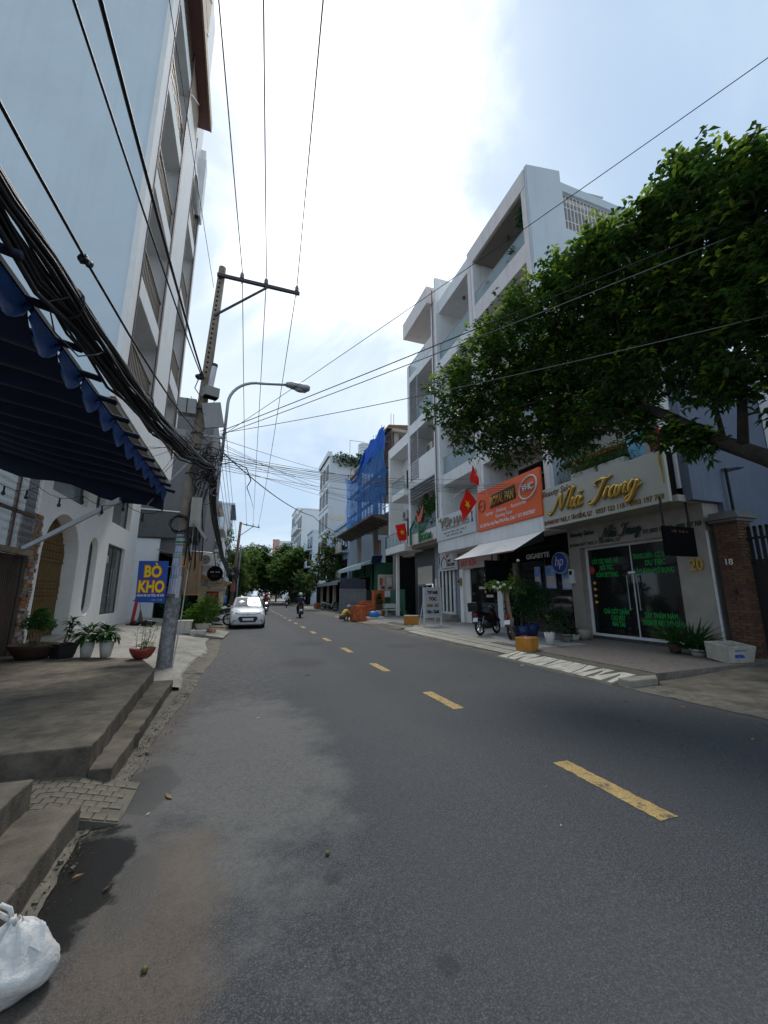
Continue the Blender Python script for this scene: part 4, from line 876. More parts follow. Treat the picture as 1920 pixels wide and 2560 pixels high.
# orange sign
og = T('laptop_sign', 'orange laptop shop signboard with gold lettering and white oval logo', 'sign', (10.1, 13.7, 4.4), world=True)
P(og, 'board', MB().box(10.02, 10.12, 11.55, 15.78, 4.43, 6.24), ORANGE, bevel=.008)
nb = P(og, 'name_block', MB().poly([(10.0, 14.75, 5.30), (10.0, 12.95, 5.38), (10.0, 13.0, 5.95), (10.0, 14.65, 5.85)], (.02, 0, 0)), M('name_block_dark', (.025, .017, .006), .5))
TX(nb, 'name_letters', 'ROYAL PAN', (9.998, 13.85, 5.42), RIGHTSIDE, .52, GOLD, width=1.66, depth=.03, bold=.012, shear=.2)
TX(og, 'sign_text', 'Laptop  -  Desktop  -  Accessories', (10.018, 13.75, 5.05), RIGHTSIDE, .22, WLET, width=2.75, depth=.008)
TX(og, 'sign_text', 'Gaming Gear', (10.018, 13.8, 4.83), RIGHTSIDE, .22, WLET, width=1.15, depth=.008)
TX(og, 'sign_text', 'ĐC: 22A Phan Huy Thực, P.Tân Kiểng, Quận 7  SĐT: 0933778587', (10.018, 13.75, 4.58), RIGHTSIDE, .2, WLET, width=3.7, depth=.008, bold=.004)
P(og, 'logo_ring', MB().tube([(10.0, 12.2 + .5 * math.cos(t*math.pi/16) - .12*math.sin(t*math.pi/16), 5.62 + .42 * math.sin(t*math.pi/16)) for t in range(33)], .035, 6), FRAME_W)
TX(og, 'logo_letters', 'VHC', (10.0, 12.2, 5.52), RIGHTSIDE, .34, FRAME_W, width=.66, depth=.03, shear=.1, bold=.01)
P(og, 'emblem_ring', MB().tube([(10.01, 15.38 + .24 * math.cos(t*math.pi/12), 5.55 + .27 * math.sin(t*math.pi/12)) for t in range(25)], .022, 6), REDBR)
worn_line(og, 'emblem_text', (10.012, 15.38, 5.5), RIGHTSIDE, .4, .09, REDBR, 6)
# hair studio sign
hs = T('hair_sign', 'white hair studio signboard with beige raised letters', 'sign', (10.1, 18, 4.5), world=True)
P(hs, 'board', MB().box(10.02, 10.12, 15.98, 20.0, 4.48, 5.78), M('white_signboard', (.60, .62, .64), .6, var=.03, streak=.08, dirt=(.4, .4, .4)), bevel=.008)
BEI = M('beige_letters', (.24, .20, .15), .5)
TX(hs, 'raised_letters', 'TOP HAIR', (10.01, 18.0, 5.15), RIGHTSIDE, .52, BEI, width=2.9, depth=.05, bold=.012)
TX(hs, 'sign_text', 'Salon', (10.015, 18.85, 5.52), RIGHTSIDE, .24, BEI, width=.6, depth=.02, shear=.2, bold=.008); worn_line(hs, 'sign_text', (10.015, 19.52, 5.52), RIGHTSIDE, .42, .17, BEI, 3, .02)
TX(hs, 'sign_text', 'S T U D I O', (10.015, 18.0, 4.98), RIGHTSIDE, .17, BEI, width=.95, depth=.02)
P(hs, 'rule', MB().box(10.005, 10.02, 16.5, 17.45, 5.02, 5.06).box(10.005, 10.02, 18.55, 19.4, 5.02, 5.06), BEI)
worn_line(hs, 'sign_text', (10.016, 18.0, 4.78), RIGHTSIDE, 2.3, .09, BEI, 26)
worn_line(hs, 'sign_text', (10.016, 18.0, 4.62), RIGHTSIDE, 1.7, .09, BEI, 19)
P(hs, 'scissors', MB().bar((10.01, 16.3, 5.0), (10.01, 16.22, 5.5), .03, .02).bar((10.008, 16.2, 5.0), (10.008, 16.3, 5.5), .03, .02), BLACK)
# laptop shop ground floor
ls = P(wa, 'shop_header', MB().box(11.15, 11.3, 11.5, 15.9, 2.98, 3.86), DARK)
TX(ls, 'brand_letters', 'GIGABYTE', (11.13, 13.3, 3.06), RIGHTSIDE, .28, WLET, width=1.35, depth=.02, bold=.006)
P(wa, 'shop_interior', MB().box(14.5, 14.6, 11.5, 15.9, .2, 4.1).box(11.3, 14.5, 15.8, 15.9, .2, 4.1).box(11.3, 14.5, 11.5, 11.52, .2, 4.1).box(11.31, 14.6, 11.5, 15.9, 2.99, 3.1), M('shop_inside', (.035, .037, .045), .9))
P(wa, 'shop_pillar', MB().box(11.12, 11.35, 14.6, 14.95, .2, 2.98), M('grey_pillar', (.12, .11, .105), .7))
P(wa, 'shop_front', MB().box(11.2, 11.24, 11.5, 11.56, .2, 2.98).box(11.2, 11.24, 13.0, 13.05, .2, 2.98).box(11.2, 11.24, 14.55, 14.6, .2, 2.98).box(11.2, 11.24, 11.5, 14.6, .2, .3), FRAME_D)
P(wa, 'shop_pane', MB().box(11.215, 11.225, 11.56, 14.55, .3, 2.96), GLD)
PB = M('poster_blue', (.10, .22, .62), .5, c2=(.35, .55, .85), scale=5); PB2 = M('poster_light', (.45, .55, .75), .5, c2=(.75, .55, .45), scale=7); PK = M('cardboard', (.33, .22, .12), .8)
for y0, y1, z0, z1 in ((13.25, 13.6, 1.85, 2.72), (12.42, 12.95, 1.85, 2.72), (11.58, 12.12, 1.8, 2.5)):
    q = P(wa, 'poster', MB().box(11.16, 11.18, y0, y1, z0, z1), PB); P(q, 'poster_picture', MB().box(11.152, 11.16, y0 + .04, y1 - .04, z0 + .06, z0 + (z1 - z0) * .55), PB2)
P(wa, 'notice', MB().box(11.15, 11.17, 11.3, 11.5, 1.75, 2.1), PK); P(wa, 'notice', MB().box(11.15, 11.17, 11.32, 11.5, 2.35, 2.6), PK)
hp = T('round_sign', 'round blue sign with white letters hp hanging by the laptop shop', 'sign', (11.0, 11.95, 2.3), world=True)
P(hp, 'disc', MB().cyl((10.93, 11.92, 2.76), (11.07, 11.92, 2.76), .40, n=28), M('disc_rim', (.5, .5, .52), .4, metal=.5)); P(hp, 'face', MB().cyl((10.92, 11.92, 2.76), (10.935, 11.92, 2.76), .36, n=28), M('sign_blue', (.02, .06, .33), .5, var=.05))
P(hp, 'letters', put(MB(), *letters('hp', .52, width=.42, depth=.01, shear=.25, bold=-.004), (10.915, 11.92, 2.66), *RIGHTSIDE), WLET)
em = T('electric_meter', 'white electric meter box on the salon pillar', 'meter', (10.95, 11.35, 2.0), world=True)
P(em, 'box', MB().box(10.86, 10.97, 11.25, 11.46, 2.0, 2.5), FRAME_W, bevel=.01); P(em, 'dial', MB().box(10.855, 10.86, 11.29, 11.42, 2.3, 2.44), DARK)
# awning over the laptop shop
sw = T('shop_awning', 'sloping off-white fabric awning with black underside over the laptop shop', 'awning', (9.6, 13.8, 3.1), world=True)
AW2 = M('awning_white', (.76, .72, .68), .8, var=.06, scale=2)
rows = [[(10.06 - 1.32 * t, y, 3.85 - .73 * t - .03 * math.sin(t * math.pi)) for t in [i / 6 for i in range(7)]] for y in [11.62 + k * .53 for k in range(9)]]
P(sw, 'top_cloth', MB().grid(rows), AW2)
P(sw, 'under_cloth', MB().grid([[(a, b, c - .012) for a, b, c in r_] for r_ in rows]), M('awning_black', (.008, .008, .009), .8))
P(sw, 'border', MB().box(8.725, 8.74, 11.62, 15.86, 3.07, 3.12), M('awning_border', (.22, .10, .09), .7))
P(sw, 'side_flap', MB().poly([(10.06, 11.61, 3.84), (8.74, 11.61, 3.11), (10.06, 11.61, 3.5)], (0, .01, 0)), MC['awning_black'])
P(sw, 'arm', MB().bar((11.2, 11.75, 3.5), (8.8, 11.75, 3.08), .025), BLACK); P(sw, 'arm', MB().bar((11.2, 15.7, 3.5), (8.8, 15.7, 3.08), .025), BLACK)
b1 = T('panel_sign', 'square black hanging signboard under the laptop shop awning', 'sign', (9.0, 13, 1.75), world=True)
P(b1, 'board', MB().box(8.48, 9.5, 12.97, 13.07, 1.76, 2.88), BLACKS, bevel=.006); P(b1, 'hanger', MB().box(8.78, 8.82, 13.0, 13.04, 2.88, 3.12), BLACK); P(b1, 'hanger', MB().box(9.38, 9.42, 13.0, 13.04, 2.88, 3.46), BLACK)
b2 = T('panel_sign', 'black hanging signboard below the salon soffit near the number 20', 'sign', (10.15, 6.95, 2.55), world=True)
P(b2, 'board', MB().box(9.62, 10.68, 6.93, 7.01, 2.54, 3.27), BLACKS, bevel=.006); P(b2, 'hanger', MB().box(9.66, 9.70, 6.95, 6.99, 3.27, 4.0), BLACK); P(b2, 'hanger', MB().box(10.56, 10.6, 6.95, 6.99, 3.27, 3.95), BLACK)
worn_line(b2, 'lettering', (10.15, 6.928, 3.12), FACING, .55, .06, REDBR, 11, .004)
# milk tea bay
P(wa, 'bay_wall', MB().box(11.2, 11.4, 18.65, 19.55, .2, 3.86), WHITE); P(wa, 'bay_wall', MB().box(11.2, 11.4, 15.9, 16.3, .2, 3.0), WHITE); P(wa, 'white_pillar', MB().box(11.02, 11.2, 19.1, 19.42, .2, 2.95), WHITE2)
bs = P(wa, 'bay_sign', MB().box(11.05, 11.2, 15.95, 19.45, 2.96, 3.72), M('faded_pink_sign', (.42, .33, .30), .7, var=.12, scale=2))
TX(bs, 'sign_letters', 'SAY SỮA', (11.045, 18.5, 3.1), RIGHTSIDE, .42, M('red_letters', (.55, .05, .03), .6), width=1.6, depth=.01, bold=.01)
P(wa, 'bay_window', MB().box(11.25, 11.3, 16.3, 18.65, 1.25, 2.95), GLD); P(wa, 'bay_counter', MB().box(11.22, 11.35, 16.3, 18.65, .2, 1.24), M('navy_counter', (.03, .045, .075), .6))
for k in range(6): P(wa, 'notice', MB().box(11.23, 11.245, 17.0 + rnd.uniform(-.4, .9), 17.25 + k * .02, 1.5 + k * .2, 1.62 + k * .2), M('paper_note', (.5, .48, .38), .8))
m2_ = T('electric_meter', 'old brown electric meter on the white pillar by the hair studio bay', 'meter', (10.98, 19.3, 2.0), world=True); P(m2_, 'box', MB().box(10.88, 11.0, 19.16, 19.38, 2.1, 2.5), PK, bevel=.02); P(m2_, 'dial', MB().cyl((10.86, 19.27, 2.32), (10.88, 19.27, 2.32), .07, n=12), DARK)

# ------------------------------------------------------------------ the room-rental house with louvres
my = T('louvre_house', 'white five-storey house with grey louvres and green logo lettering', 'building', (11.5, 22, .2), world=True)
P(my, 'core', MB().box(11.9, 17, 20.02, 24.4, 4.6, 19.6), PINKW); P(my, 'pier', MB().box(10.15, 10.5, 20.02, 20.3, 4.7, 19.7), WHITE); P(my, 'pier', MB().box(10.2, 11.9, 24.1, 24.42, 4.7, 17.7), WHITE)
P(my, 'roof_slab', MB().box(9.75, 17, 20.02, 24.0, 19.6, 20.8), PINKW); P(my, 'drain_pipe', MB().cyl((10.12, 20.03, 4.6), (10.12, 20.03, 20.6), .035, n=8), M('pipe_maroon', (.20, .12, .13), .6))
P(my, 'balcony_slab', MB().box(10.2, 11.9, 20.3, 24.1, 16.15, 16.7), WHITE); P(my, 'parapet', MB().box(10.18, 10.32, 20.3, 21.3, 16.7, 17.6), PINKW); balustrade(my, 10.25, 21.3, 24.1, 16.7, 17.65)
for z, zt, mat in ((12.3, 13.05, None), (8.58, 9.0, 'p')):
    P(my, 'balcony_slab', MB().box(10.2, 11.9, 20.3, 24.1, z, zt), WHITE)
    if mat: P(my, 'parapet', MB().box(10.2, 10.32, 20.3, 24.1, zt, 10.24), WHITE2)
    else: balustrade(my, 10.25, 20.3, 22.65, zt, 14.03)
    lv = P(my, 'louvre_frame', MB().box(10.16, 10.22, 22.68, 22.75, zt, zt + 3.2).box(10.16, 10.22, 23.85, 23.92, zt, zt + 3.2), LOUV)
    for k in range(16): P(lv, 'louvre', MB().obox((10.18, 23.3, zt + .12 + k * .2), (.13, 1.12, .025), (0, R(-40), 0)), LOUV)
lv = P(my, 'louvre_frame', MB().box(10.16, 10.22, 20.3, 20.36, 7.6, 8.57).box(10.16, 10.22, 24.0, 24.06, 7.6, 8.57), LOUV)
for k in range(5): P(lv, 'louvre', MB().obox((10.18, 22.2, 7.72 + k * .2), (.14, 3.7, .03), (0, R(-40), 0)), LOUV)
balustrade(my, 10.2, 20.3, 24.1, 5.42, 6.35); P(my, 'fascia', MB().box(10.12, 10.35, 20.25, 24.4, 4.74, 5.42), PINKW); P(my, 'first_floor', MB().box(10.36, 12, 20.3, 24.4, 4.55, 4.74), SOFF)
for z in (5.4, 9.0, 13.0, 16.7): window(my, (11.88, 23.6, z), RIGHTSIDE, 2.8, 2.2, 0, GLD, FRAME_W, 2)
P(my, 'wall_lamp', MB().cyl((11, 22, 16.1), (11, 22, 15.95), .14, n=12), M('lamp_amber', (.5, .4, .2), .6)); P(my, 'wall_lamp', MB().cyl((11, 22, 12.28), (11, 22, 12.15), .14, n=12), MC['lamp_amber'])
lg = T('logo_sign', 'green roof outline logo sign with red bird above the green words', 'sign', (10.0, 22.5, 4.6), world=True)
GRN = M('green_logo', (.015, .16, .05), .5); REDL = M('red_logo', (.55, .06, .02), .5)
P(lg, 'roof_outline', MB().tube([(10.02, 23.75, 4.75), (10.02, 23.75, 5.75), (10.02, 23.0, 6.25), (10.02, 22.35, 5.75), (10.02, 22.35, 4.75)], .075, 4), GRN)
TX(lg, 'word', 'MY', (10.03, 22.2, 5.3), RIGHTSIDE, .5, GRN, width=.7, depth=.05, bold=.02, align='LEFT'); TX(lg, 'word', 'ROOM', (10.03, 22.2, 4.82), RIGHTSIDE, .5, GRN, width=1.5, depth=.05, bold=.02, align='LEFT')
P(lg, 'bird', MB().poly([(10.0, 22.75, 6.75), (10.0, 22.45, 6.35), (10.0, 22.05, 6.6), (10.0, 21.7, 7.0), (10.0, 21.8, 6.45), (10.0, 22.1, 6.05), (10.0, 22.55, 5.95)], (.05, 0, 0)), REDL)
P(my, 'ground_wall', MB().box(11.3, 11.5, 20.0, 20.3, .2, 4.55).box(11.3, 11.5, 22.3, 22.95, .2, 4.55).box(11.3, 11.5, 20.3, 22.3, 3.95, 4.55), GRAN); P(my, 'ground_wall', MB().box(11.28, 11.5, 22.96, 26.0, 3.45, 4.55).box(11.28, 11.5, 22.96, 23.2, .2, 3.45).box(11.28, 11.5, 25.4, 26, .2, 3.45), DGRAN)
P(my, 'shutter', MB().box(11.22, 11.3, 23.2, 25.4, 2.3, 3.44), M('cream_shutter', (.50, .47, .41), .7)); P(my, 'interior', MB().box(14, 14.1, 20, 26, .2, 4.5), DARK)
fd = P(my, 'folding_door', MB().box(11.2, 11.28, 20.32, 20.42, .55, 3.25).box(11.2, 11.28, 22.2, 22.3, .55, 3.25).box(11.2, 11.28, 20.32, 22.3, 3.14, 3.25), FRAME_W)
for k in range(4):
    y = 20.42 + k * .455; le = P(fd, 'door_leaf', put(MB(), *plate([rect(0, .44, 0, 2.55), rect(.1, .34, .12, 2.45)], .05), (11.26, y + .44, .56), *RIGHTSIDE), FRAME_W); P(le, 'pane', MB().box(11.235, 11.245, y + .09, y + .35, .66, 3.02), GLD)
window(my, (11.28, 22.3, 3.35), RIGHTSIDE, 1.95, .58, 0, GLD, FRAME_W, 3)
for k in range(3): window(my, (11.25, 25.38 - k * .72, .25), RIGHTSIDE, .7, 2.02, 0, GLD, M('blue_grey_frame', (.20, .27, .33), .5), 1, .07)
P(my, 'doorstep', MB().box(10.5, 11.3, 20.1, 22.4, .18, .36).box(10.8, 11.3, 20.15, 22.3, .36, .54), CONC_R)
ms = P(my, 'door_sign', MB().box(10.98, 11.05, 19.56, 21.6, 2.98, 4.05), M('white_board', (.6, .6, .6), .6))
P(ms, 'roof_outline', MB().tube([(10.97, 21.4, 3.2), (10.97, 21.4, 3.5), (10.97, 21.05, 3.78), (10.97, 20.7, 3.5), (10.97, 20.7, 3.2)], .03, 4), BLACK)
TX(ms, 'word', 'MY', (10.975, 20.6, 3.44), RIGHTSIDE, .22, BLACK, width=.35, depth=.01, bold=.01, align='LEFT'); TX(ms, 'word', 'ROOM', (10.975, 20.6, 3.22), RIGHTSIDE, .22, BLACK, width=.75, depth=.01, bold=.01, align='LEFT'); worn_line(ms, 'small_text', (10.975, 20.6, 3.06), RIGHTSIDE, 1.6, .07, BLACK, 22)
P(ms, 'bird', MB().poly([(10.96, 20.85, 4.0), (10.96, 20.65, 3.82), (10.96, 20.4, 3.98), (10.96, 20.5, 3.75), (10.96, 20.75, 3.7)], (.012, 0, 0)), REDL)
P(my, 'meter_box', MB().box(11.18, 11.3, 22.5, 22.75, 2.1, 2.6), FRAME_W)
# narrow white house with two small balconies
nh = T('narrow_house', 'narrow three-storey white house with railed balconies beside the blue netted site', 'building', (11.5, 26.5, .2), world=True)
P(nh, 'wall', MB().box(11.3, 17, 24.45, 28.4, 4.4, 12.0), WHITE); P(nh, 'roof_slab', MB().box(10.2, 17, 24.45, 28.45, 11.96, 12.75), WHITE2); P(nh, 'side_fin', MB().box(10.2, 11.3, 28.1, 28.42, 4.5, 11.96), WHITE2)
for z, y1 in ((8.25, 27.0), (4.5, 28.4)):
    P(nh, 'balcony', MB().box(9.95, 11.3, 24.6, y1, z, z + .48), WHITE2)
    r_ = P(nh, 'railing', MB().box(9.98, 10.02, 24.65, y1, z + 1.35, z + 1.4).box(9.98, 11.3, y1 - .04, y1, z + 1.35, z + 1.4), RAILC)
    for k in range(6): P(r_, 'post', MB().box(9.985, 10.015, 24.7 + k * (y1 - 24.8) / 5, 24.73 + k * (y1 - 24.8) / 5, z + .48, z + 1.35), RAILC)
    P(r_, 'glass_panel', MB().box(9.995, 10.005, 24.7, y1 - .05, z + .52, z + 1.3), GLB)
    window(nh, (11.29, 27.3, z + .55), RIGHTSIDE, 1.6, 2.1, 0, GLD, FRAME_D, 2)
P(nh, 'ground_wall', MB().box(11.9, 12.1, 26.0, 28.4, .2, 4.4), DARK); P(nh, 'post', MB().box(10.3, 10.5, 27.0, 27.2, .2, 4.5), WHITE2); P(nh, 'green_panel', MB().box(10.7, 10.76, 26.6, 29.5, .2, 2.0), M('green_sheet', (.035, .13, .085), .6, var=.15))
aircon('air_conditioner', 'beige air conditioner on the top balcony of the white house', (11.2, 18.3, 16.4), R(-90) + R(180)); aircon('air_conditioner', 'air conditioner on the upper louvre balcony', (10.9, 22.2, 14.3), R(90)*0 + R(-90))
aircon('air_conditioner', 'air conditioner on the lower louvre balcony', (10.9, 22.2, 10.6), R(-90)); aircon('air_conditioner', 'air conditioner on the wall of the narrow white house above the flag', (10.95, 26.6, 7.0), R(-90))
# ------------------------------------------------------------------ utility pole with its gear
POLEM = concrete('pole_concrete', (.19, .155, .12), (.29, .24, .185), stain=(.07, .055, .045), amt=.6, sc=3, bump=.4)
PX0, PX1 = -1.46, -1.05
def pole_x(z): return PX0 + (PX1 - PX0) * z / 10
up = T('utility_pole', 'leaning concrete utility pole loaded with boxes and cables beside the blue food sign', 'utility pole', (PX0, 9.95, 0), world=True)
P(up, 'shaft', MB().tube([(pole_x(z), 9.95, z) for z in (-.1, 2.5, 5, 7.5, 10.02)], [.152, .138, .122, .105, .088], 16), POLEM, smooth=True)
lowp = MB().tube([(pole_x(z), 9.95, z) for z in (.05, .5, 1.0, 1.55)], [.1555, .153, .150, .147], 16, cap=False)
P(up, 'paint_spatter', lowp, M('spattered_paint', (.10, .10, .10), .9, c2=(.36, .36, .37), scale=11, bump=.3), smooth=True)
for k in range(22):
    z = 6.9 + k * .135; s_ = .121 - (z - 5) * .0068; P(up, 'step_hole', MB().box(pole_x(z) - .03, pole_x(z) + .012, 9.95 - s_ - .006, 9.95 - s_ + .02, z, z + .045), DARK)
ca = P(up, 'crossarm', MB().box(-1.15, .95, 9.80, 9.87, 9.66, 9.74), M('grey_crossarm', (.07, .065, .065), .6, metal=.4))
P(up, 'brace', MB().bar((-1.12, 9.83, 8.5), (.1, 9.83, 9.66), .05, .04), MC['grey_crossarm'])
INS = M('porcelain', (.20, .19, .185), .3)
HVX = (-.55, .06, .87)
for x in HVX:
    i_ = P(up, 'insulator', MB().lathe([(.02, 0), (.05, .02), (.055, .05), (.03, .07), (.05, .09), (.05, .13), (.025, .15), (.035, .17), (.02, .2)], (x, 9.835, 9.74), 12), INS, smooth=True)
    P(i_, 'pin', MB().cyl((x, 9.835, 9.6), (x, 9.835, 9.75), .013, n=6), STEEL)
BOXG = M('grey_equipment_box', (.30, .30, .285), .6, var=.08, streak=.25, dirt=(.14, .13, .11))
def gear(nm, mb, mat=None): return P(up, nm, mb, mat or BOXG)
bx = gear('junction_box', MB().obox((-1.02, 9.72, 6.35), (.32, .26, .22), (R(8), 0, R(20)))); P(bx, 'base_plate', MB().obox((-1.02, 9.72, 6.22), (.30, .24, .03), (R(8), 0, R(20))), DARK)
gear('surge_arrester', MB().cyl((-1.05, 9.76, 6.5), (-1.0, 9.76, 7.05), .065, n=12), M('pale_cylinder', (.55, .55, .56), .5)); gear('arrester_cap', MB().cyl((-1.0, 9.76, 7.05), (-.995, 9.76, 7.12), .07, n=12), BLACK)
lb = gear('meter_box', MB().box(-1.68, -1.3, 9.62, 9.86, 5.72, 6.08)); P(lb, 'lid_seam', MB().box(-1.5, -1.485, 9.61, 9.62, 5.72, 6.08), DARK)
gear('splice_plate', MB().obox((-.93, 9.72, 5.78), (.42, .05, .62), (0, R(-12), 0))); gear('splice_plate', MB().obox((-1.6, 9.75, 5.2), (.24, .04, .3), (0, R(4), 0)))
gear('control_box', MB().box(-1.2, -.98, 9.66, 9.84, 3.08, 3.75), M('cream_box', (.40, .38, .32), .6, streak=.2)); gear('panel_flap', MB().obox((-.96, 9.6, 3.0), (.06, .22, .5), (0, R(-35), 0)))
for z in (2.75, 4.35, 4.95, 5.35, 5.95): gear('steel_band', MB().tube([(pole_x(z) + .142 * math.cos(t*math.pi/8), 9.95 + .142 * math.sin(t*math.pi/8), z) for t in range(17)], .012, 5), BLACK)
for z, w in ((5.3, .5), (4.9, .45)): gear('lamp_bracket', MB().box(-1.12, -1.12 + w, 9.9, 9.95, z, z + .045), STEEL)
coil = gear('cable_coil', MB().tube([(-1.40 + (.16 + .015 * (t % 5)) * math.cos(t*.5), 9.76 - .01 * (t % 4), 3.14 + (.15 + .012 * (t % 7)) * math.sin(t*.5)) for t in range(60)], .013, 5), BLACK)
FLY = [('blue_paper', (.22, .32, .62), (.55, .62, .75)), ('green_paper', (.10, .38, .30), (.5, .62, .55)), ('white_paper', (.62, .62, .66), (.45, .46, .55)), ('violet_print', (.35, .36, .55), (.60, .62, .70))]
FLM = [M(n, c, .85, c2=c2, scale=13) for n, c, c2 in FLY]
def flyer(z0, z1, a0, a1, mat):
    r_ = .1515; P(up, 'flyer', MB().grid([[(pole_x(z) + (r_ - z * .0055) * math.cos(R(a)), 9.95 + (r_ - z * .0055) * math.sin(R(a)), z) for a in [a0 + (a1 - a0) * i / 6 for i in range(7)]] for z in (z0, (z0 + z1) / 2, z1)]), mat, smooth=True)
for z0, z1, a0, a1, i in ((2.88, 3.02, 215, 285, 0), (2.70, 2.84, 210, 300, 1), (2.53, 2.67, 220, 290, 0), (2.42, 2.52, 205, 300, 1), (2.16, 2.40, 210, 280, 3), (1.99, 2.2, 225, 310, 3), (2.2, 2.44, 285, 330, 2), (1.63, 1.96, 205, 285, 2), (1.97, 2.04, 205, 280, 1)):
    flyer(z0, z1, a0, a1, FLM[i])
flyer(1.5, 2.0, 285, 322, FLM[2]); P(up, 'orange_tape', MB().box(-1.27, -1.22, 9.80, 9.84, 2.2, 2.42), M('orange_tape', (.75, .30, .02), .7))
gear('drop_pipe', MB().tube([(-1.27, 9.79, .1), (-1.2, 9.78, 1.0), (-1.13, 9.78, 2.6), (-1.12, 9.78, 3.1)], .013, 6), M('pvc_white', (.45, .45, .43), .6))
# tangles of slack cable on the pole
TNG = [BLACK, M('cable_grey', (.16, .16, .17), .6), M('cable_dark', (.03, .03, .035), .6)]
for k in range(46):
    c = V(rnd.uniform(-1.15, -.75), 9.74 + rnd.uniform(-.12, .06), rnd.gauss(4.5, .3)); a0 = rnd.uniform(0, 6); r0 = rnd.uniform(.05, .17); pts = []
    for j in range(12): pts.append(c + V(r0 * math.cos(a0 + j * .55) * (1 + .04 * j), .03 * math.sin(j), r0 * 1.2 * math.sin(a0 + j * .55) - .008 * j))
    P(up, 'slack_cable', MB().tube(pts, rnd.uniform(.006, .014), 5), rnd.choice(TNG), smooth=True)
for k in range(14):
    x = -1.28 + k * .022; P(up, 'slack_cable', MB().tube([(x + .2, 9.74, 4.4), (x + rnd.uniform(-.05, .12), 9.72, 3.6), (x + rnd.uniform(-.05, .1), 9.74, 2.9), (x + rnd.uniform(0, .12), 9.76, 2.4 + rnd.uniform(-.3, .5))], rnd.uniform(.008, .016), 5), rnd.choice(TNG), smooth=True)
for k in range(9):
    z = rnd.uniform(5.0, 6.6); P(up, 'slack_cable', MB().tube([(-1.45, 9.75, z), (-1.3, 9.68, z - .3), (-1.1, 9.7, z - .45), (-.9, 9.72, z - .1 * k / 3)], .008, 5), BLACK, smooth=True)
# street lamp
def street_lamp(label, x, y, z0, s=1.0):
    l_ = T('street_lamp', label, 'street lamp', (x, y, z0), world=True)
    pts = [(x, y, z0), (x + .04 * s, y, z0 + 1.5 * s)] + [(x + .04 * s + (1.0 - math.cos(R(a))) * .75 * s, y, z0 + 1.5 * s + math.sin(R(a)) * .68 * s) for a in range(10, 91, 10)] + [(x + 1.42 * s, y, z0 + 2.26 * s)]
    P(l_, 'arm', MB().tube(pts, .035 * s, 10), GALV, smooth=True)
    hx = x + 1.40 * s; hz = z0 + 2.26 * s
    hd = P(l_, 'lamp_head', MB().add([(hx + a * s, y + b * s * w, hz + c * s) for a, w, lo, hi in ((0, .06, -.04, .05), (.2, .13, -.07, .09), (.5, .13, -.12, .08), (.62, .07, -.05, .04)) for b, c in ((-1, lo * .3), (-.6, lo), (.6, lo), (1, lo * .3), (.6, hi), (-.6, hi))],
        [(i*6+j, i*6+(j+1)%6, (i+1)*6+(j+1)%6, (i+1)*6+j) for i in range(3) for j in range(6)] + [(5,4,3,2,1,0), (18,19,20,21,22,23)]), M('lamp_grey', (.30, .32, .35), .45, metal=.3), smooth=True)
    P(hd, 'lamp_glass', MB().ball((hx + .38 * s, y, hz - .09 * s), .11 * s, 10, 6, (1.5, .8, .55)), M('lamp_glass', (.32, .31, .29), .15, spec=.6), smooth=True)
street_lamp('curved grey street lamp arm on the near utility pole', -.68, 9.92, 4.72)
# food sign hung on the pole
bk = T('food_sign', 'blue board reading BÒ KHO in yellow letters hung on the utility pole', 'sign', (-1.8, 9.62, 1.45), world=True)
P(bk, 'board', MB().add([(-2.05, 9.60, 1.46), (-1.51, 9.60, 1.44), (-1.52, 9.60, 2.31), (-2.07, 9.60, 2.30), (-2.05, 9.64, 1.46), (-1.51, 9.64, 1.44), (-1.52, 9.64, 2.31), (-2.07, 9.64, 2.30)], [(0,1,2,3),(7,6,5,4),(0,4,5,1),(1,5,6,2),(2,6,7,3),(3,7,4,0)]), M('blue_board', (.012, .045, .30), .55, c2=(.01, .10, .40), scale=1.2))
YL = M('yellow_letters', (.85, .62, .02), .6); RO = M('red_outline', (.60, .05, .03), .6)
for s_, z, w, sz in (('BÒ', 1.975, .33, .325), ('KHO', 1.665, .49, .325)):
    TX(bk, 'letter_outline', s_, (-1.785, 9.598, z), FACING, sz, RO, width=w + .015, depth=.003, bold=.026); TX(bk, 'letters', s_, (-1.785, 9.594, z), FACING, sz, YL, width=w - .015, depth=.004, bold=.011)
TX(bk, 'small_text', 'BÁNH MÌ, HỦ TIẾU, MÌ GÓI', (-1.785, 9.597, 1.575), FACING, .06, WLET, width=.49, depth=.003, bold=.002); worn_line(bk, 'small_text', (-1.66, 9.597, 1.49), FACING, .2, .03, GALV, 9, .003)
P(bk, 'tie', MB().bar((-1.6, 9.66, 2.2), (-1.36, 9.83, 2.2), .012).bar((-1.6, 9.66, 1.6), (-1.4, 9.83, 1.6), .012), STEEL)

# ------------------------------------------------------------------ cables
def sagline(a, b, sag, n=14): a, b = V(a), V(b); return [a + (b - a) * (i / n) - V(0, 0, sag * 4 * (i / n) * (1 - i / n)) for i in range(n + 1)]
CAB = M('cable_sheath', (.018, .018, .02), .6, var=.3)
HVM = M('line_wire', (.07, .065, .075), .5)
def cable(label, pts, r, group=None, name='overhead_cable', mat=None): return S(name, MB().tube(pts, r, 5), mat or CAB, label, 'cable', group, smooth=True)
P2 = [(-.02, 37, 7.55), (.52, 37, 7.5), (1.0, 37, 7.45)]
for i, x in enumerate(HVX):
    back = V(x - .06 * 35, -25, 10.3)
    cable('high power line wire, %s of the three on the crossarm' % ('left', 'middle', 'right')[i], sagline(back, (x, 9.835, 9.94), .35) + sagline((x, 9.835, 9.94), (P2[i][0], 37, 7.8), .55)[1:], .0115, 'high power line wires', 'power_line', HVM)
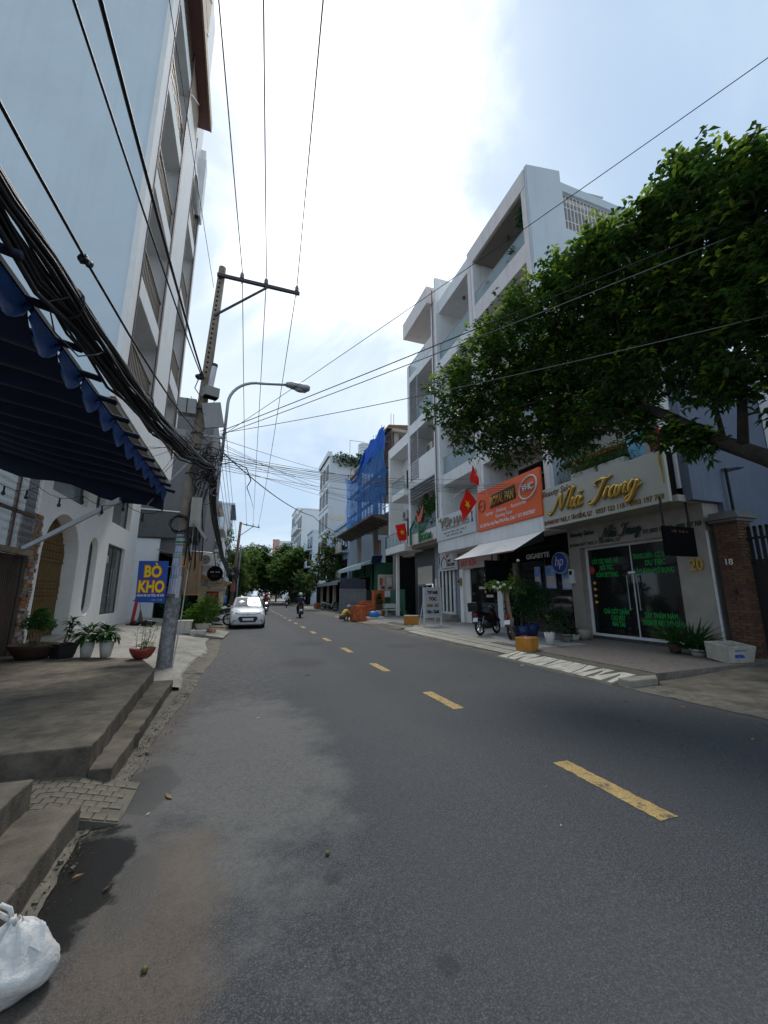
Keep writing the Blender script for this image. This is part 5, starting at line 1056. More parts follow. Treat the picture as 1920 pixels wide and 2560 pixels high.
# the thick bundle along the left side, tied together
cb = T('cable_bundle', 'thick sagging bundle of black telecom cables running to the utility pole', 'cable bundle', (-1.3, 4, 3.6), world=True)
core = [(-2.0, -4.5, 4.55), (-1.62, 1.2, 3.98), (-1.52, 2.55, 3.87), (-1.46, 2.97, 3.83), (-1.41, 3.5, 3.81), (-1.31, 4.3, 3.78), (-1.2, 5.4, 3.78), (-1.06, 7.0, 3.97), (-.95, 8.6, 4.22), (-.86, 9.75, 4.5)]
for k in range(44):
    a = rnd.uniform(0, 6.28); r_ = .125 * math.sqrt(rnd.random()); pts = []
    for i, p in enumerate(core):
        q = 1.0 if i < 7 else (1 - (i - 6) * .13); a2 = a + i * rnd.uniform(-.12, .12)
        pts.append((p[0] + r_ * math.cos(a2) * q * .8, p[1], p[2] + r_ * 1.1 * math.sin(a2) * q - (rnd.random() ** 6) * .16 * (2 < i < 8)))
    sm = []
    for i in range(len(pts) - 1):
        for j in range(3): sm.append(V(pts[i]).lerp(V(pts[i + 1]), j / 3))
    sm.append(V(pts[-1])); P(cb, 'cable', MB().tube(sm, rnd.choice((.009, .011, .014, .018)), 5), CAB, smooth=True)
for y in (3.35, 5.0, 6.7):
    i = max(j for j in range(len(core) - 1) if core[j][1] <= y); t = (y - core[i][1]) / (core[i+1][1] - core[i][1]); c = V(core[i]).lerp(V(core[i+1]), t)
    P(cb, 'tie', MB().tube([c + V(.115 * math.cos(q*.5), .01 * q % .03, .145 * math.sin(q*.5)) for q in range(14)], .008, 5), BLACK)
P(cb, 'loose_loop', MB().tube([(-1.35, 3.2, 3.75), (-1.42, 3.1, 3.62), (-1.42, 3.25, 3.48), (-1.35, 3.5, 3.45), (-1.3, 3.7, 3.6), (-1.3, 3.85, 3.72)], .006, 5), BLACK)
# trunk bundle to the second pole
tb = T('cable_bundle', 'brown-black trunk of cables sagging from the near pole to the far pole', 'cable bundle', (-.9, 22, 3), world=True)
core2 = [(-.82, 9.9, 4.3), (-.88, 10.97, 4.02), (-.9, 12.44, 3.76), (-.9, 14.72, 3.5), (-.9, 18.66, 3.17), (-.9, 26.6, 2.97), (-.88, 35, 3.2), (-.75, 37, 3.5)]
for k in range(16):
    a = rnd.uniform(0, 6.28); r_ = .075 * math.sqrt(rnd.random()); P(tb, 'cable', MB().tube([(p[0] + r_ * math.cos(a + i * .3), p[1], p[2] + r_ * math.sin(a + i * .3)) for i, p in enumerate(core2)], .018, 5), CAB, smooth=True)
for lab, a, b, sag, r_ in (('thick black twin cable rising highest over the left awning', (-1.55, -4, 6.5), (-1.22, 9.8, 6.72), .35, .021), ('black cable just left of the thick twin cable over the awning', (-1.75, -4, 5.9), (-1.24, 9.8, 6.7), .3, .013),
                           ('thin black cable with a clamp running above the cable bundle', (-1.65, -3, 4.6), (-1.0, 9.8, 5.15), .70, .012), ('thin wire falling steeply in front of the apartment balconies', (-1.6, -6, 8.5), (-1.2, 9.85, 9.3), .2, .006)):
    cable(lab, sagline(a, b, sag), r_)
S('cable_clamp', MB().ball((-1.345, 3.3, 4.175), .04, 8, 6, (1, 1.3, .9), .2).ball((-1.335, 3.38, 4.20), .03, 8, 6, (1, 1, 1), .2), BLACK, 'small black clamp on the cable above the bundle', 'clamp')
S('dead_end_clamp', MB().ball((-1.27, 9.55, 6.62), .08, 8, 6, (1.1, 1, 1), .35).tube([(-1.27, 9.5, 6.6), (-1.35, 9.5, 6.3), (-1.2, 9.55, 6.1), (-1.28, 9.6, 5.9)], .012, 5), BLACK, 'black cluster of cable connectors left of the pole', 'clamp')
# service drops across the street
def ray_end(x, y, z): return (x, y, z)
drops = [((-.75, 9.85, 5.45), (7.19, .34, 6.32), .06, 'twisted service cable crossing in front of the big tree', .009),
         ((-.75, 9.85, 5.35), (7.19, .36, 6.14), .08, 'second service cable just below the one crossing the big tree', .008),
         ((-.75, 9.85, 5.40), (7.19, .59, 4.78), .16, 'service cable coloured as if lit, crossing the lower tree crown', .007),
         ((-.75, 9.85, 5.30), (7.19, -.04, 8.72), .08, 'thin single wire climbing to the upper right corner', .006)]
CAB_LIT = M('cable_sheath_lit', (.13, .13, .12), .6)  # light catching these wires is put into a paler sheath colour
for k, (a, b, s_, lab, r_) in enumerate(drops): cable(lab, sagline(a, b, s_), r_, None, 'service_cable', CAB_LIT if k in (1, 2) else None)
ends = [(10.15, 20.2, 7.3), (10.15, 19.9, 6.6), (10.1, 24.3, 7.2), (10.15, 15.8, 7.0), (9.95, 24.6, 9.2), (10.1, 28.3, 8.4), (9.2, 33, 10.5), (9.2, 30, 8.9), (9.2, 36, 11.0), (10.1, 28.4, 10.2)]
WHERE = ['drain pipe of the louvre house', 'hair studio end of the white house', 'far pier of the louvre house', 'column over the orange sign', 'upper balcony of the narrow white house', 'side fin of the narrow white house', 'middle of the blue netting', 'near end of the blue netting', 'far end of the blue netting', 'roof of the narrow white house']
for k, e in enumerate(ends):
    cable('thin service wire crossing the street to the ' + WHERE[k], sagline((-.78 + .03 * (k % 4), 9.84, 4.5 + .085 * k), e, .25 + .05 * (k % 3)), .005 if k % 3 else .0065, 'service wires across the street', 'service_wire')
for k in range(6):
    cable('%s thin wire, from below, running along the shop signs to the right bracket' % ('lowest', 'second', 'third', 'fourth', 'fifth', 'topmost')[k], sagline((-.75, 9.84, 4.6 + .06 * k), (10.05, 12.2, 5.35 + .09 * k), .2 + .03 * k) + sagline((10.05, 12.2, 5.35 + .09 * k), (11.85, 6.35, 4.76 + .012 * k), .05)[1:], .006, 'service wires along the shop signs', 'service_wire')
cable('long drooping wire ending at the blue netted site', sagline((-.75, 9.84, 5.0), (3.2, 20.5, 5.6), .25) + sagline((3.2, 20.5, 5.6), (9.0, 36, 7.6), .5)[1:], .016)
for k in range(4):
    cable('%s thin wire strung between the near and far utility poles' % ('lowest', 'second lowest', 'second highest', 'highest')[k], sagline((-.8 + .05 * k, 9.86, 4.9 + .25 * k), (-.55 + .08 * k, 37, 3.6 + .22 * k), .35 + .06 * (k % 3)), .007, 'wires between the two poles', 'pole_wire')
for k, (b, s_) in enumerate((((-4.0, 12.5, 5.8), .1), ((-4.2, 11.5, 5.2), .15), ((-3.6, 14, 5.85), .2), ((-2.0, 9.0, 3.75), .2), ((-4.3, 18, 5.4), .2))):
    cable('thin house wire from the near pole to ' + ('the soffit above the glass door', 'the wall above the arched gate', 'the overhanging floor of the apartment block', 'the end of the blue awning', 'the far corner of the arched house')[k], sagline((-1.3, 9.84, 5.0 + .12 * k), b, s_), .006, 'house wires at the apartment block', 'service_wire')
S('dangling_cable', MB().tube([(-.7, 9.85, 4.62), (-.4, 9.85, 4.72), (-.1, 9.85, 4.6), (.02, 9.85, 4.3), (-.06, 9.85, 4.12), (.05, 9.85, 3.85), (.12, 9.85, 3.62)], [.014, .014, .014, .014, .012, .006, .003], 5), CAB, 'stiff cut cable end drooping to the right of the pole', 'cable', smooth=True)

# second pole further down
p2 = T('utility_pole', 'second slimmer utility pole with crossarm past the white car', 'utility pole', (-.85, 37, 0), world=True)
P(p2, 'shaft', MB().tube([(-.85, 37, 0), (-.52, 37, 7.9)], [.17, .11], 12), M('red_brown_pole', (.24, .17, .14), .9, var=.15), smooth=True); P(p2, 'crossarm', MB().bar((-.55, 36.9, 7.75), (1.1, 36.9, 7.45), .07), MC['grey_crossarm']); P(p2, 'brace', MB().bar((-.6, 36.9, 6.6), (.5, 36.9, 7.5), .05), MC['grey_crossarm'])
for x, y_, z in P2: P(p2, 'insulator', MB().cyl((x, 36.9, z), (x, 36.9, z + .28), .05, .03, 8), INS)
for k in range(18): P(p2, 'slack_cable', MB().tube([(-.7 + rnd.uniform(-.3, .4), 36.8, 3.5 + rnd.uniform(-.6, .5)) for _ in range(5)], .03, 5), rnd.choice(TNG))
P(p2, 'meter_box', MB().box(-.95, -.55, 36.7, 36.85, 1.9, 2.6), M('faded_red_box', (.35, .14, .12), .8))
p3 = T('utility_pole', 'thin steel pole carrying a small street lamp beyond the second utility pole', 'utility pole', (-.6, 50, 0), world=True); P(p3, 'shaft', MB().cyl((-.6, 50, 0), (-.5, 50, 7.4), .1, .07, 8), GALV)
street_lamp('small street lamp on the far thin pole', -.5, 50, 4.3, 1.35)
# ------------------------------------------------------------------ plants
def leaf_mesh(name, mat, w=.32, droop=.25, fold=.12):
    mb = MB().add([(0,0,0), (-w/2,.45,-droop*.15+fold*.3), (0,.45,-droop*.15), (w/2,.45,-droop*.15+fold*.3), (0,1,-droop)], [(0,2,1),(0,3,2),(1,2,4),(2,3,4)])
    return mb.mesh(name, mat)
GREEN_D = thin_sheet('leaf_dark', (.022, .075, .018), .25, .4, var=.35, scale=9)
GREEN_M = thin_sheet('leaf_mid', (.04, .12, .018), .3, .45, var=.35, scale=9)
GREEN_Y = thin_sheet('leaf_yellow_green', (.085, .17, .022), .35, .5, var=.35, scale=9)
GREEN_F = thin_sheet('leaf_fern', (.05, .15, .03), .35, .5, var=.3, scale=14)
LM = {}
def leaf_obj(parent, mat, base, d, L, w=.32, droop=.3):
    k = (mat.name, w, droop)
    if k not in LM: LM[k] = leaf_mesh('leaf', mat, w, droop)
    o = link('leaf', LM[k], parent); d = V(d).normalized(); s_ = d.cross(V(0,0,1)); s_ = s_.normalized() if s_.length > .05 else V(1,0,0); u = s_.cross(d)
    m = Matrix((s_, d, u)).transposed().to_4x4() @ Matrix.Diagonal((L, L, L, 1)); m.translation = V(base); o.matrix_local = m; return o
def add_leaf(mb, base, d, L, w, droop):
    base, d = V(base), V(d).normalized(); s_ = d.cross(V(0,0,1)); s_ = s_.normalized() if s_.length > .05 else V(1,0,0); u = s_.cross(d)
    mb.add([base, base + d*L*.45 - s_*w/2 + u*w*.2, base + d*L*.45 + s_*w/2 + u*w*.2, base + d*L*.97 - V(0,0,droop*L)], [(0,3,1),(0,2,3)])
def rdir(el0, el1):
    a = rnd.uniform(0, 6.283); e = R(rnd.uniform(el0, el1)); return V(math.cos(a)*math.cos(e), math.sin(a)*math.cos(e), math.sin(e))
def bush(mb, c, r, n, L, w, sq=(1,1,1), droop=.3):
    for _ in range(n):
        d = rdir(-60, 90); p = V(c) + V(d.x*r*sq[0], d.y*r*sq[1], d.z*r*sq[2]) * (rnd.random() ** .4); add_leaf(mb, p, (d + rdir(-40, 60)*.9), L*rnd.uniform(.7, 1.2), w, droop)
def pot(name, label, loc, prof, mat, n=20, soil=True, group='potted plants', cat='plant', sx=1, sy=1, square=False):
    t = T(name, label, cat, loc, R(rnd.uniform(-8, 8)) if not square else R(6), group)
    nn = 4 if square else n; top = prof[-1]
    inner = prof + [(top[0] - .025, top[1]), (top[0] - .04, top[1] - .05)]
    o = P(t, 'pot', MB().lathe([(.01, 0)] + inner, (0,0,0), nn, sx, sy), mat, smooth=not square, bevel=.008 if square else 0)
    if soil: P(t, 'soil', MB().cyl((0,0,top[1]-.07), (0,0,top[1]-.045), top[0]*.93*(1 if not square else .9), n=nn if square else 16), M('soil', (.05, .035, .022), .95, bump=.6)) if sx == 1 else P(t, 'soil', MB().lathe([(.01, top[1]-.07), (top[0]-.04, top[1]-.06), (.01, top[1]-.05)], (0,0,0), nn, sx, sy), M('soil', (.05, .035, .022), .95, bump=.6))
    return t
def stem(t, pts, r, mat=None): return P(t, 'stem', MB().tube(pts, r, 6), mat or WOOD, smooth=True)
TERRA = M('terracotta_dark', (.06, .028, .024), .7, var=.2, scale=5); REDP = M('glazed_red_pot', (.22, .035, .025), .4, var=.15); WPOT = M('white_pot', (.52, .51, .48), .6, var=.08, streak=.25, dirt=(.3, .27, .22)); BPOT = M('black_pot', (.02, .02, .022), .6)
PG = 'potted plants along the platform edge'
# 1 fern-leaved bonsai in a wide bowl
t = pot('potted_plant', 'clipped feathery bonsai in a wide dark red bowl at the far left', (-3.92, 10.4, .352), [(.24, 0), (.32, .08), (.41, .22), (.43, .27)], TERRA, group=PG)
for k in range(4): stem(t, [(-.02 + .04*k - .06, 0, .2), (.0 + .05*k - .08, .02, .38), (.06*k - .1, 0, .6)], [.03, .022, .012])
mb = MB()
for c, r_ in (((0, 0, .75), .17), ((-.12, .05, .68), .14), ((.15, 0, .66), .15), ((.03, .08, .88), .12)): bush(mb, c, r_, 480, .055, .026, (1.15, 1, .8))
P(t, 'foliage', mb, GREEN_F, kind='stuff'); mb = MB(); bush(mb, (0, 0, .26), .32, 160, .05, .02, (1, .9, .2)); P(t, 'ground_cover', mb, GREEN_Y, kind='stuff')
# 2 dracaena in a black square pot
t = pot('potted_plant', 'dracaena with drooping dark leaves in a black square pot', (-3.40, 10.32, .352), [(.20, 0), (.23, .08), (.27, .28)], BPOT, group=PG, square=True)
stem(t, [(0, 0, .2), (.04, 0, .5), (.1, 0, .68)], [.022, .018, .014]); stem(t, [(0, 0, .2), (.1, .02, .42)], [.016, .012])
for k in range(56):
    h = rnd.choice((.72, .68, .6, .46)); leaf_obj(t, GREEN_D, (.1 if h > .5 else .1, 0, h), rdir(-10, 60), rnd.uniform(.18, .27), .26, .45)
# 3 and 4 white tapered pots
for lab, x, y_, n in (('dark broad-leaved plant in a tall white pot, left of the white pair', -2.95, 10.22, 120), ('bushy dark plant in a tall white pot, right of the white pair', -2.58, 10.12, 140)):
    t = pot('potted_plant', lab, (x, y_, .352), [(.09, 0), (.11, .12), (.135, .3)], WPOT, group=PG)
    for k in range(5): stem(t, [(0, 0, .22), (rnd.uniform(-.1, .1), rnd.uniform(-.08, .08), rnd.uniform(.38, .5))], [.008, .005], GREEN_M)
    for k in range(n):
        d = rdir(-35, 70); leaf_obj(t, GREEN_D if k % 4 else GREEN_M, V(0, 0, .46) + V(d.x*.2, d.y*.17, d.z*.16)*rnd.random(), d + V(0,0,-.1), rnd.uniform(.14, .22), .46, .45)
# 5 slender-leaved bamboo palm in a red bowl
t = pot('potted_plant', 'slender bamboo palm in a round glazed red bowl next to the pole', (-1.82, 9.62, .352), [(.11, 0), (.17, .05), (.225, .15), (.235, .21)], REDP, group=PG)
for k in range(9):
    x0, y0 = rnd.uniform(-.1, .1), rnd.uniform(-.1, .1); x1, y1, h = x0*2 + rnd.uniform(-.05, .12), y0*2, rnd.uniform(.42, .72); stem(t, [(x0, y0, .15), ((x0+x1)/2, (y0+y1)/2, h*.6), (x1, y1, h)], [.006, .005, .003], GREEN_Y)
    for q in range(6): leaf_obj(t, GREEN_Y if q % 2 else GREEN_M, (x1, y1, h - rnd.uniform(0, .2)), rdir(-5, 60), rnd.uniform(.13, .2), .12, .25)
mb = MB(); bush(mb, (.04, 0, .24), .16, 150, .05, .015, (1, .9, .5)); P(t, 'ground_cover', mb, GREEN_F, kind='stuff')

# planters on the salon sign, balcony plants
def box_plant(label, x, y, z, w, n=380, mat=GREEN_Y, h=.32):
    t = T('planter_box', label, 'planter', (x, y, z)); P(t, 'trough', MB().box(-.14, .14, -w/2, w/2, 0, .24), WPOT, bevel=.012); mb = MB()
    for k in range(4): bush(mb, (rnd.uniform(-.05, .05), -w/2 + w*(k+.5)/4, .24 + h*.4), h*.62, n//4, .085, .045, (1, 1.1, 1)); 
    P(t, 'foliage', mb, mat, kind='stuff'); P(t, 'soil', MB().box(-.12, .12, -w/2+.02, w/2-.02, .2, .225), MC['soil']); return t
box_plant('yellow-green shrub in a white trough on the middle of the salon sign', 10.33, 9.75, 5.32, 1.0, 1000, GREEN_Y, .72)
box_plant('lighter leafy plant in a white trough next to the hanging laundry', 10.33, 8.7, 5.32, .9, 520, GREEN_M, .6)
def balcony_plant(label, loc, n, L, r_, mat=GREEN_M, red=False):
    t = pot('potted_plant', label, loc, [(.12, 0), (.17, .3)], TERRA, group='balcony plants'); mb = MB()
    for _ in range(n): d = rdir(0, 80); add_leaf(mb, V(0, 0, .28), d, L*rnd.uniform(.6, 1.1), .05, .3)
    P(t, 'foliage', mb, mat, kind='stuff')
    if red:
        mb = MB()
        for _ in range(n // 2): d = rdir(20, 85); add_leaf(mb, V(0, 0, .32), d, L*rnd.uniform(.6, 1.1), .05, .2)
        P(t, 'red_leaves', mb, thin_sheet('leaf_red', (.25, .06, .03), .3, .5), kind='stuff')
balcony_plant('reddish bromeliad on the top balcony of the white house, left end', (10.55, 14.4, 16.0), 60, .55, .4, GREEN_M, True); balcony_plant('green spiky plant on the top balcony of the white house, right end', (10.55, 12.3, 16.0), 60, .7, .5, GREEN_D)
hv = T('hanging_plant', 'dense green climber hanging in the louvre house balcony behind the green logo', 'plant', (10.3, 21.8, 5.4)); mb = MB()
for y, z, r_ in ((-1.0, .7, .55), (-.2, 1.0, .7), (.6, 1.3, .7), (1.2, .9, .5), (-1.3, 1.6, .5), (.1, 1.8, .5), (-.7, 1.3, .6)): bush(mb, (.05, y, z), r_, 260, .16, .09, (.45, 1, 1), .4)
P(hv, 'foliage', mb, GREEN_M, kind='stuff'); P(hv, 'stem', MB().tube([(.1, .3, 0), (.1, .1, 1), (.1, 0, 2)], .02, 5), WOOD)
hv = T('hanging_plant', 'fern hanging from the roof corner of the top white balcony', 'plant', (10.6, 11.7, 17.3)); mb = MB(); bush(mb, (0, 0, .4), .35, 200, .3, .04, (1, 1, 1.4), .6); P(hv, 'foliage', mb, GREEN_D, kind='stuff'); P(hv, 'pot', MB().lathe([(.08, .7), (.13, .9)], (0,0,0), 12), TERRA)

# pots and shrubs in front of the laptop shop
def shrub(label, loc, potp, clumps, mat, n, L, w, trunk=None, group='plants in front of the laptop shop', pm=None, name='potted_shrub'):
    t = pot(name, label, loc, potp, pm or WPOT, group=group); mb = MB()
    for c, r_ in clumps: bush(mb, c, r_, n, L, w)
    P(t, 'foliage', mb, mat, kind='stuff'); stem(t, trunk or [(0, 0, .1), (.02, .01, clumps[0][0][2])], .018); return t
shrub('large dense dark shrub beside the laptop shop door', (9.55, 12.15, .18), [(.26, 0), (.34, .25), (.36, .45)], [((0, 0, 1.15), .5), ((-.3, -.2, .9), .4), ((.35, .1, 1.2), .45), ((.1, -.35, 1.5), .4), ((-.2, .2, 1.55), .35), ((.7, -.3, .9), .42), ((.9, -.6, .6), .38), ((.6, .1, 1.4), .38)], GREEN_D, 330, .11, .05, pm=M('navy_pot', (.02, .035, .11), .4))
shrub('dark shrub in a blue pot left of the laptop shop posters', (9.1, 11.95, .18), [(.2, 0), (.28, .4)], [((0, 0, .9), .4), ((.1, 0, 1.2), .35)], GREEN_D, 280, .10, .045, pm=MC['navy_pot'])
t = pot('potted_plant', 'plant with pointed leaves in a plain white pot by the kerb', (8.62, 10.05, .168), [(.10, 0), (.13, .2), (.15, .36)], WPOT, group='plants in front of the laptop shop')
for k in range(44): leaf_obj(t, GREEN_D if k % 3 else GREEN_M, V(0, 0, .36 + rnd.uniform(0, .4)), rdir(-10, 75), rnd.uniform(.16, .26), .3, .3)
stem(t, [(0, 0, .3), (.02, 0, .8)], .01, GREEN_M)
t = pot('potted_plant', 'small leafy plant in a grey stone pot between the white pot and the round bowl', (9.6, 10.45, .18), [(.12, 0), (.18, .2), (.2, .24)], M('grey_stone_pot', (.22, .21, .19), .8, var=.2), group='plants in front of the laptop shop')
for k in range(40): leaf_obj(t, GREEN_D, V(0, 0, .25), rdir(0, 70), rnd.uniform(.15, .28), .25, .35)
t = pot('potted_plant', 'low spreading plant in a white tub nearer the salon pillar', (10.15, 10.7, .185), [(.13, 0), (.17, .18)], WPOT, group='plants in front of the laptop shop')
for k in range(36): leaf_obj(t, GREEN_D, V(0, 0, .2), rdir(5, 75), rnd.uniform(.15, .3), .22, .35)
t = pot('stone_bowl', 'empty round cream stone bowl at the foot of the salon pillar', (10.55, 10.75, .19), [(.14, 0), (.22, .1), (.26, .25), (.24, .3)], M('cream_stone', (.33, .30, .25), .85, var=.12), group='plants in front of the laptop shop', cat='pot'); stem(t, [(-.1, .1, .2), (-.2, .2, .65), (.0, .3, .75)], .012, BLACK)
t = pot('potted_plant', 'yellow-edged snake plant in a terracotta pot at the salon door', (10.28, 7.55, .19), [(.11, 0), (.15, .25)], TERRA, group='plants by the salon door')
for k in range(70): leaf_obj(t, GREEN_Y if k % 3 == 0 else GREEN_D, V(rnd.uniform(-.08, .08), rnd.uniform(-.08, .08), .22), rdir(25, 85), rnd.uniform(.35, .8), .09, .2)
t = pot('potted_plant', 'dark grassy plant in a white bowl nearest the foam box', (10.35, 7.05, .19), [(.13, 0), (.19, .16)], WPOT, group='plants by the salon door')
for k in range(130): leaf_obj(t, GREEN_D, V(rnd.uniform(-.1, .1), rnd.uniform(-.1, .1), .15), rdir(10, 85), rnd.uniform(.35, .85), .08, .4)
# young street tree with white flowers
yt = T('young_tree', 'thin young tree with white blossoms growing at the kerb beside the parked motorbikes', 'tree', (8.55, 11.72, .14)); P(yt, 'trunk', MB().tube([(0, 0, 0), (-.03, 0, .6), (-.09, 0, 1.15), (-.13, 0, 1.65)], [.085, .075, .068, .055], 10), M('bark_young', (.20, .13, .085), .95, c2=(.30, .2, .13), scale=9, bump=.7), smooth=True)
mb = MB(); bush(mb, (-.15, 0, 1.75), .25, 150, .12, .055, (1.3, 1, .6)); bush(mb, (.3, 0, 1.8), .35, 170, .12, .055); bush(mb, (.25, 0, 2.15), .16, 36, .12, .055, (.8, .8, 1.6)); bush(mb, (-.6, 0, 1.75), .28, 140, .12, .055, (1.3, 1, .6)); P(yt, 'crown', mb, GREEN_Y, kind='stuff')
P(yt, 'branch', MB().tube([(-.12, 0, 1.55), (-.4, 0, 1.7), (-.75, 0, 1.78)], [.03, .02, .01], 6).tube([(-.12, 0, 1.6), (.2, 0, 1.9), (.28, 0, 2.5)], [.03, .02, .008], 6), MC['bark_young'])
WF = M('white_petal', (.62, .62, .5), .7)
for x, z in ((-.75, 1.72), (-.63, 1.66), (-.5, 1.72), (-.58, 1.86), (-.12, 1.7), (-.36, 1.8), (.27, 2.62)):
    f_ = P(yt, 'flower', MB().ball((x, -.2, z), .055, 8, 6, (1, 1, .9), .2), WF)

# ------------------------------------------------------------------ boxes and small street things
def foam_box(label, loc, rz, sx, sy, sz, mat, group='foam boxes', open_=True, taper=.86):
    t = T('foam_box', label, 'box', loc, rz, group); a, b = sx/2, sy/2; w = .03
    def ring(k, z): return [(-a*k, -b*k, z), (a*k, -b*k, z), (a*k, b*k, z), (-a*k, b*k, z)]
    vs = ring(taper, 0) + ring(1, sz) + [(x*(1-w/a) , y*(1-w/b), z) for x, y, z in ring(1, sz)] + [(x*(1-w/a), y*(1-w/b), .04) for x, y, z in ring(taper, 0)]
    fs = [(3,2,1,0)] + [(i, (i+1)%4, 4+(i+1)%4, 4+i) for i in range(4)] + [(4+i, 4+(i+1)%4, 8+(i+1)%4, 8+i) for i in range(4)] + [(8+i, 8+(i+1)%4, 12+(i+1)%4, 12+i) for i in range(4)] + [(12,13,14,15)]
    P(t, 'shell', MB().add(vs, fs), mat, bevel=.008); return t
FOAM = M('white_foam', (.56, .55, .50), .85, var=.08, scale=3, streak=.2, dirt=(.3, .27, .2)); FOAMO = M('orange_taped_foam', (.52, .22, .03), .6, var=.2, scale=4, streak=.3, dirt=(.25, .10, .02))
fbx = foam_box('white foam fish box with a blue print beside the brick gate pillar', (10.2, 6.30, .20), R(-12), .72, .55, .36, M('grimy_foam', (.33, .32, .27), .85, c2=(.48, .46, .40), scale=7, streak=.5, dirt=(.14, .13, .10)), taper=.88); fbx.rotation_euler = (R(7), 0, R(-10))
0 and foam_box('white foam fish box with a blue print beside the brick gate pillar', (10.25, 6.38, .17), R(-12), .72, .55, .36, FOAM)
TX(fbx, 'blue_print', 'BNK', (-.05, -.262, .14), ((1,0,0), (0,.10,.995), (0,-.995,.1)), .15, M('blue_print', (.03, .07, .4), .7), width=.25, depth=.003, bold=.015); P(fbx, 'blue_bar', MB().obox((-.05, -.268, .275), (.28, .004, .02)), MC['blue_print'])
fo = foam_box('orange taped foam box filled with pink bags at the kerb', (7.42, 9.55, .12), R(28), .52, .44, .36, FOAMO, taper=.95)
for k in range(5): P(fo, 'pink_bag', MB().ball((rnd.uniform(-.14, .14), rnd.uniform(-.1, .1), .27), .09, 8, 6, (1, 1, .8), .25), thin_sheet('pink_plastic', (.55, .2, .42), .35, .4))
fo2 = foam_box('orange taped foam box left of the standing hair studio sign', (8.25, 19.6, .15), R(-25), .75, .5, .42, FOAMO, taper=.95); P(fo2, 'lid', MB().box(-.36, .36, -.24, .24, .40, .44), FOAM)
fw = foam_box('white foam box with rusty brown drips behind the utility pole', (-1.95, 17, .22), R(4), .55, .4, .42, M('dripped_foam', (.56, .54, .49), .8, streak=.95, dirt=(.36, .14, .02), var=.06), open_=False); P(fw, 'lid', MB().box(-.29, .29, -.21, .21, .42, .47), FOAM)
foam_box('low plain white foam tray behind the pole', (-1.42, 16.7, .14), R(-6), .5, .38, .2, FOAM); foam_box('white foam box on the far pavement by the parked scooters', (9.3, 40.5, .12), R(10), .8, .6, .45, FOAM)
t = pot('potted_shrub', 'big leafy shrub in a cream tub behind the foam boxes on the left', (-1.4, 18.1, .16), [(.26, 0), (.34, .35)], M('cream_tub', (.46, .43, .34), .7), group='plants on the left pavement'); mb = MB()
for c, r_ in (((0, 0, .7), .4), ((.15, 0, 1.0), .4), ((-.3, .1, .6), .35)): bush(mb, c, r_, 230, .26, .045, droop=.4)
P(t, 'foliage', mb, GREEN_Y, kind='stuff')
t = pot('potted_shrub', 'dark spiky plant in a pot left of the big leafy shrub', (-2.0, 18.4, .2), [(.18, 0), (.22, .28)], WPOT, group='plants on the left pavement'); mb = MB()
for _ in range(160): add_leaf(mb, (0, 0, .3), rdir(10, 85), rnd.uniform(.3, .7), .05, .35)
P(t, 'foliage', mb, GREEN_D, kind='stuff')
hd_ = T('hedge', 'dark green hedge in the shade behind the bamboo blind', 'hedge', (-2.4, 20.5, .2)); mb = MB()
for k in range(8): bush(mb, (rnd.uniform(-.7, .5), rnd.uniform(-.4, .6), .4 + rnd.uniform(0, .9)), .5, 230, .14, .06)
P(hd_, 'foliage', mb, GREEN_D, kind='stuff')
S('orange_tub', MB().lathe([(.12, 0), (.15, .2), (.16, .22), (.14, .22), (.12, .03)], (-1.02, 17.9, .09), 16), M('orange_white_tub', (.72, .20, .05), .6, c2=(.7, .6, .5), scale=5), 'small orange and white paint tub by the cream planter', 'tub', smooth=True)
S('concrete_ramp', MB().poly([(-1.5, 16.4, .02), (-.55, 16.6, .02), (-.55, 16.6, .06), (-1.5, 16.4, .24)], (.15, 2.6, 0)), CONC_R, kind='structure')
bb = T('bamboo_blind', 'brown bamboo roll blind hanging from a rail behind the utility pole', 'blind', (-2.3, 21.5, 1.6), world=True); BAM = M('bamboo', (.24, .145, .075), .8, c2=(.35, .24, .14), scale=5, streak=.3, dirt=(.38, .32, .24))
P(bb, 'rail', MB().cyl((-3.0, 21.5, 3.72), (-1.5, 21.45, 3.62), .035, n=8), STEEL)
for k in range(46): z = 1.66 + k * .0435; P(bb, 'slat', MB().box(-2.72, -1.93, 21.49 - .006 * (k % 2), 21.51, z, z + .04), BAM)
P(bb, 'batten', MB().box(-2.75, -1.9, 21.46, 21.53, 1.6, 1.66), M('batten_orange', (.42, .24, .10), .7)); P(bb, 'cord', MB().box(-2.5, -2.49, 21.475, 21.48, 1.6, 3.7).box(-2.1, -2.09, 21.475, 21.48, 1.6, 3.7), BLACK)
rs = T('round_sign', 'round black hanging shop sign past the bamboo blind', 'sign', (-1.32, 21.6, 2.3), world=True); P(rs, 'disc', MB().cyl((-1.32, 21.55, 2.64), (-1.32, 21.63, 2.64), .37, n=28), BLACKS); P(rs, 'hanger', MB().bar((-1.32, 21.6, 3.0), (-1.45, 21.7, 3.7), .03), BLACK); worn_line(rs, 'lettering', (-1.32, 21.548, 2.68), FACING, .44, .07, GALV, 9, .003); worn_line(rs, 'lettering', (-1.32, 21.548, 2.5), FACING, .26, .05, REDBR, 7, .003)
cs = T('cafe_front', 'small café front with patchwork yellow and lilac tiles and a brown lath canopy', 'shopfront', (-1.7, 26, .1), world=True)
TC = [M('tile_%d' % i, c, .6, var=.1) for i, c in enumerate(((.52, .45, .25), (.46, .42, .46), (.55, .50, .38), (.30, .28, .36), (.58, .53, .30)))]
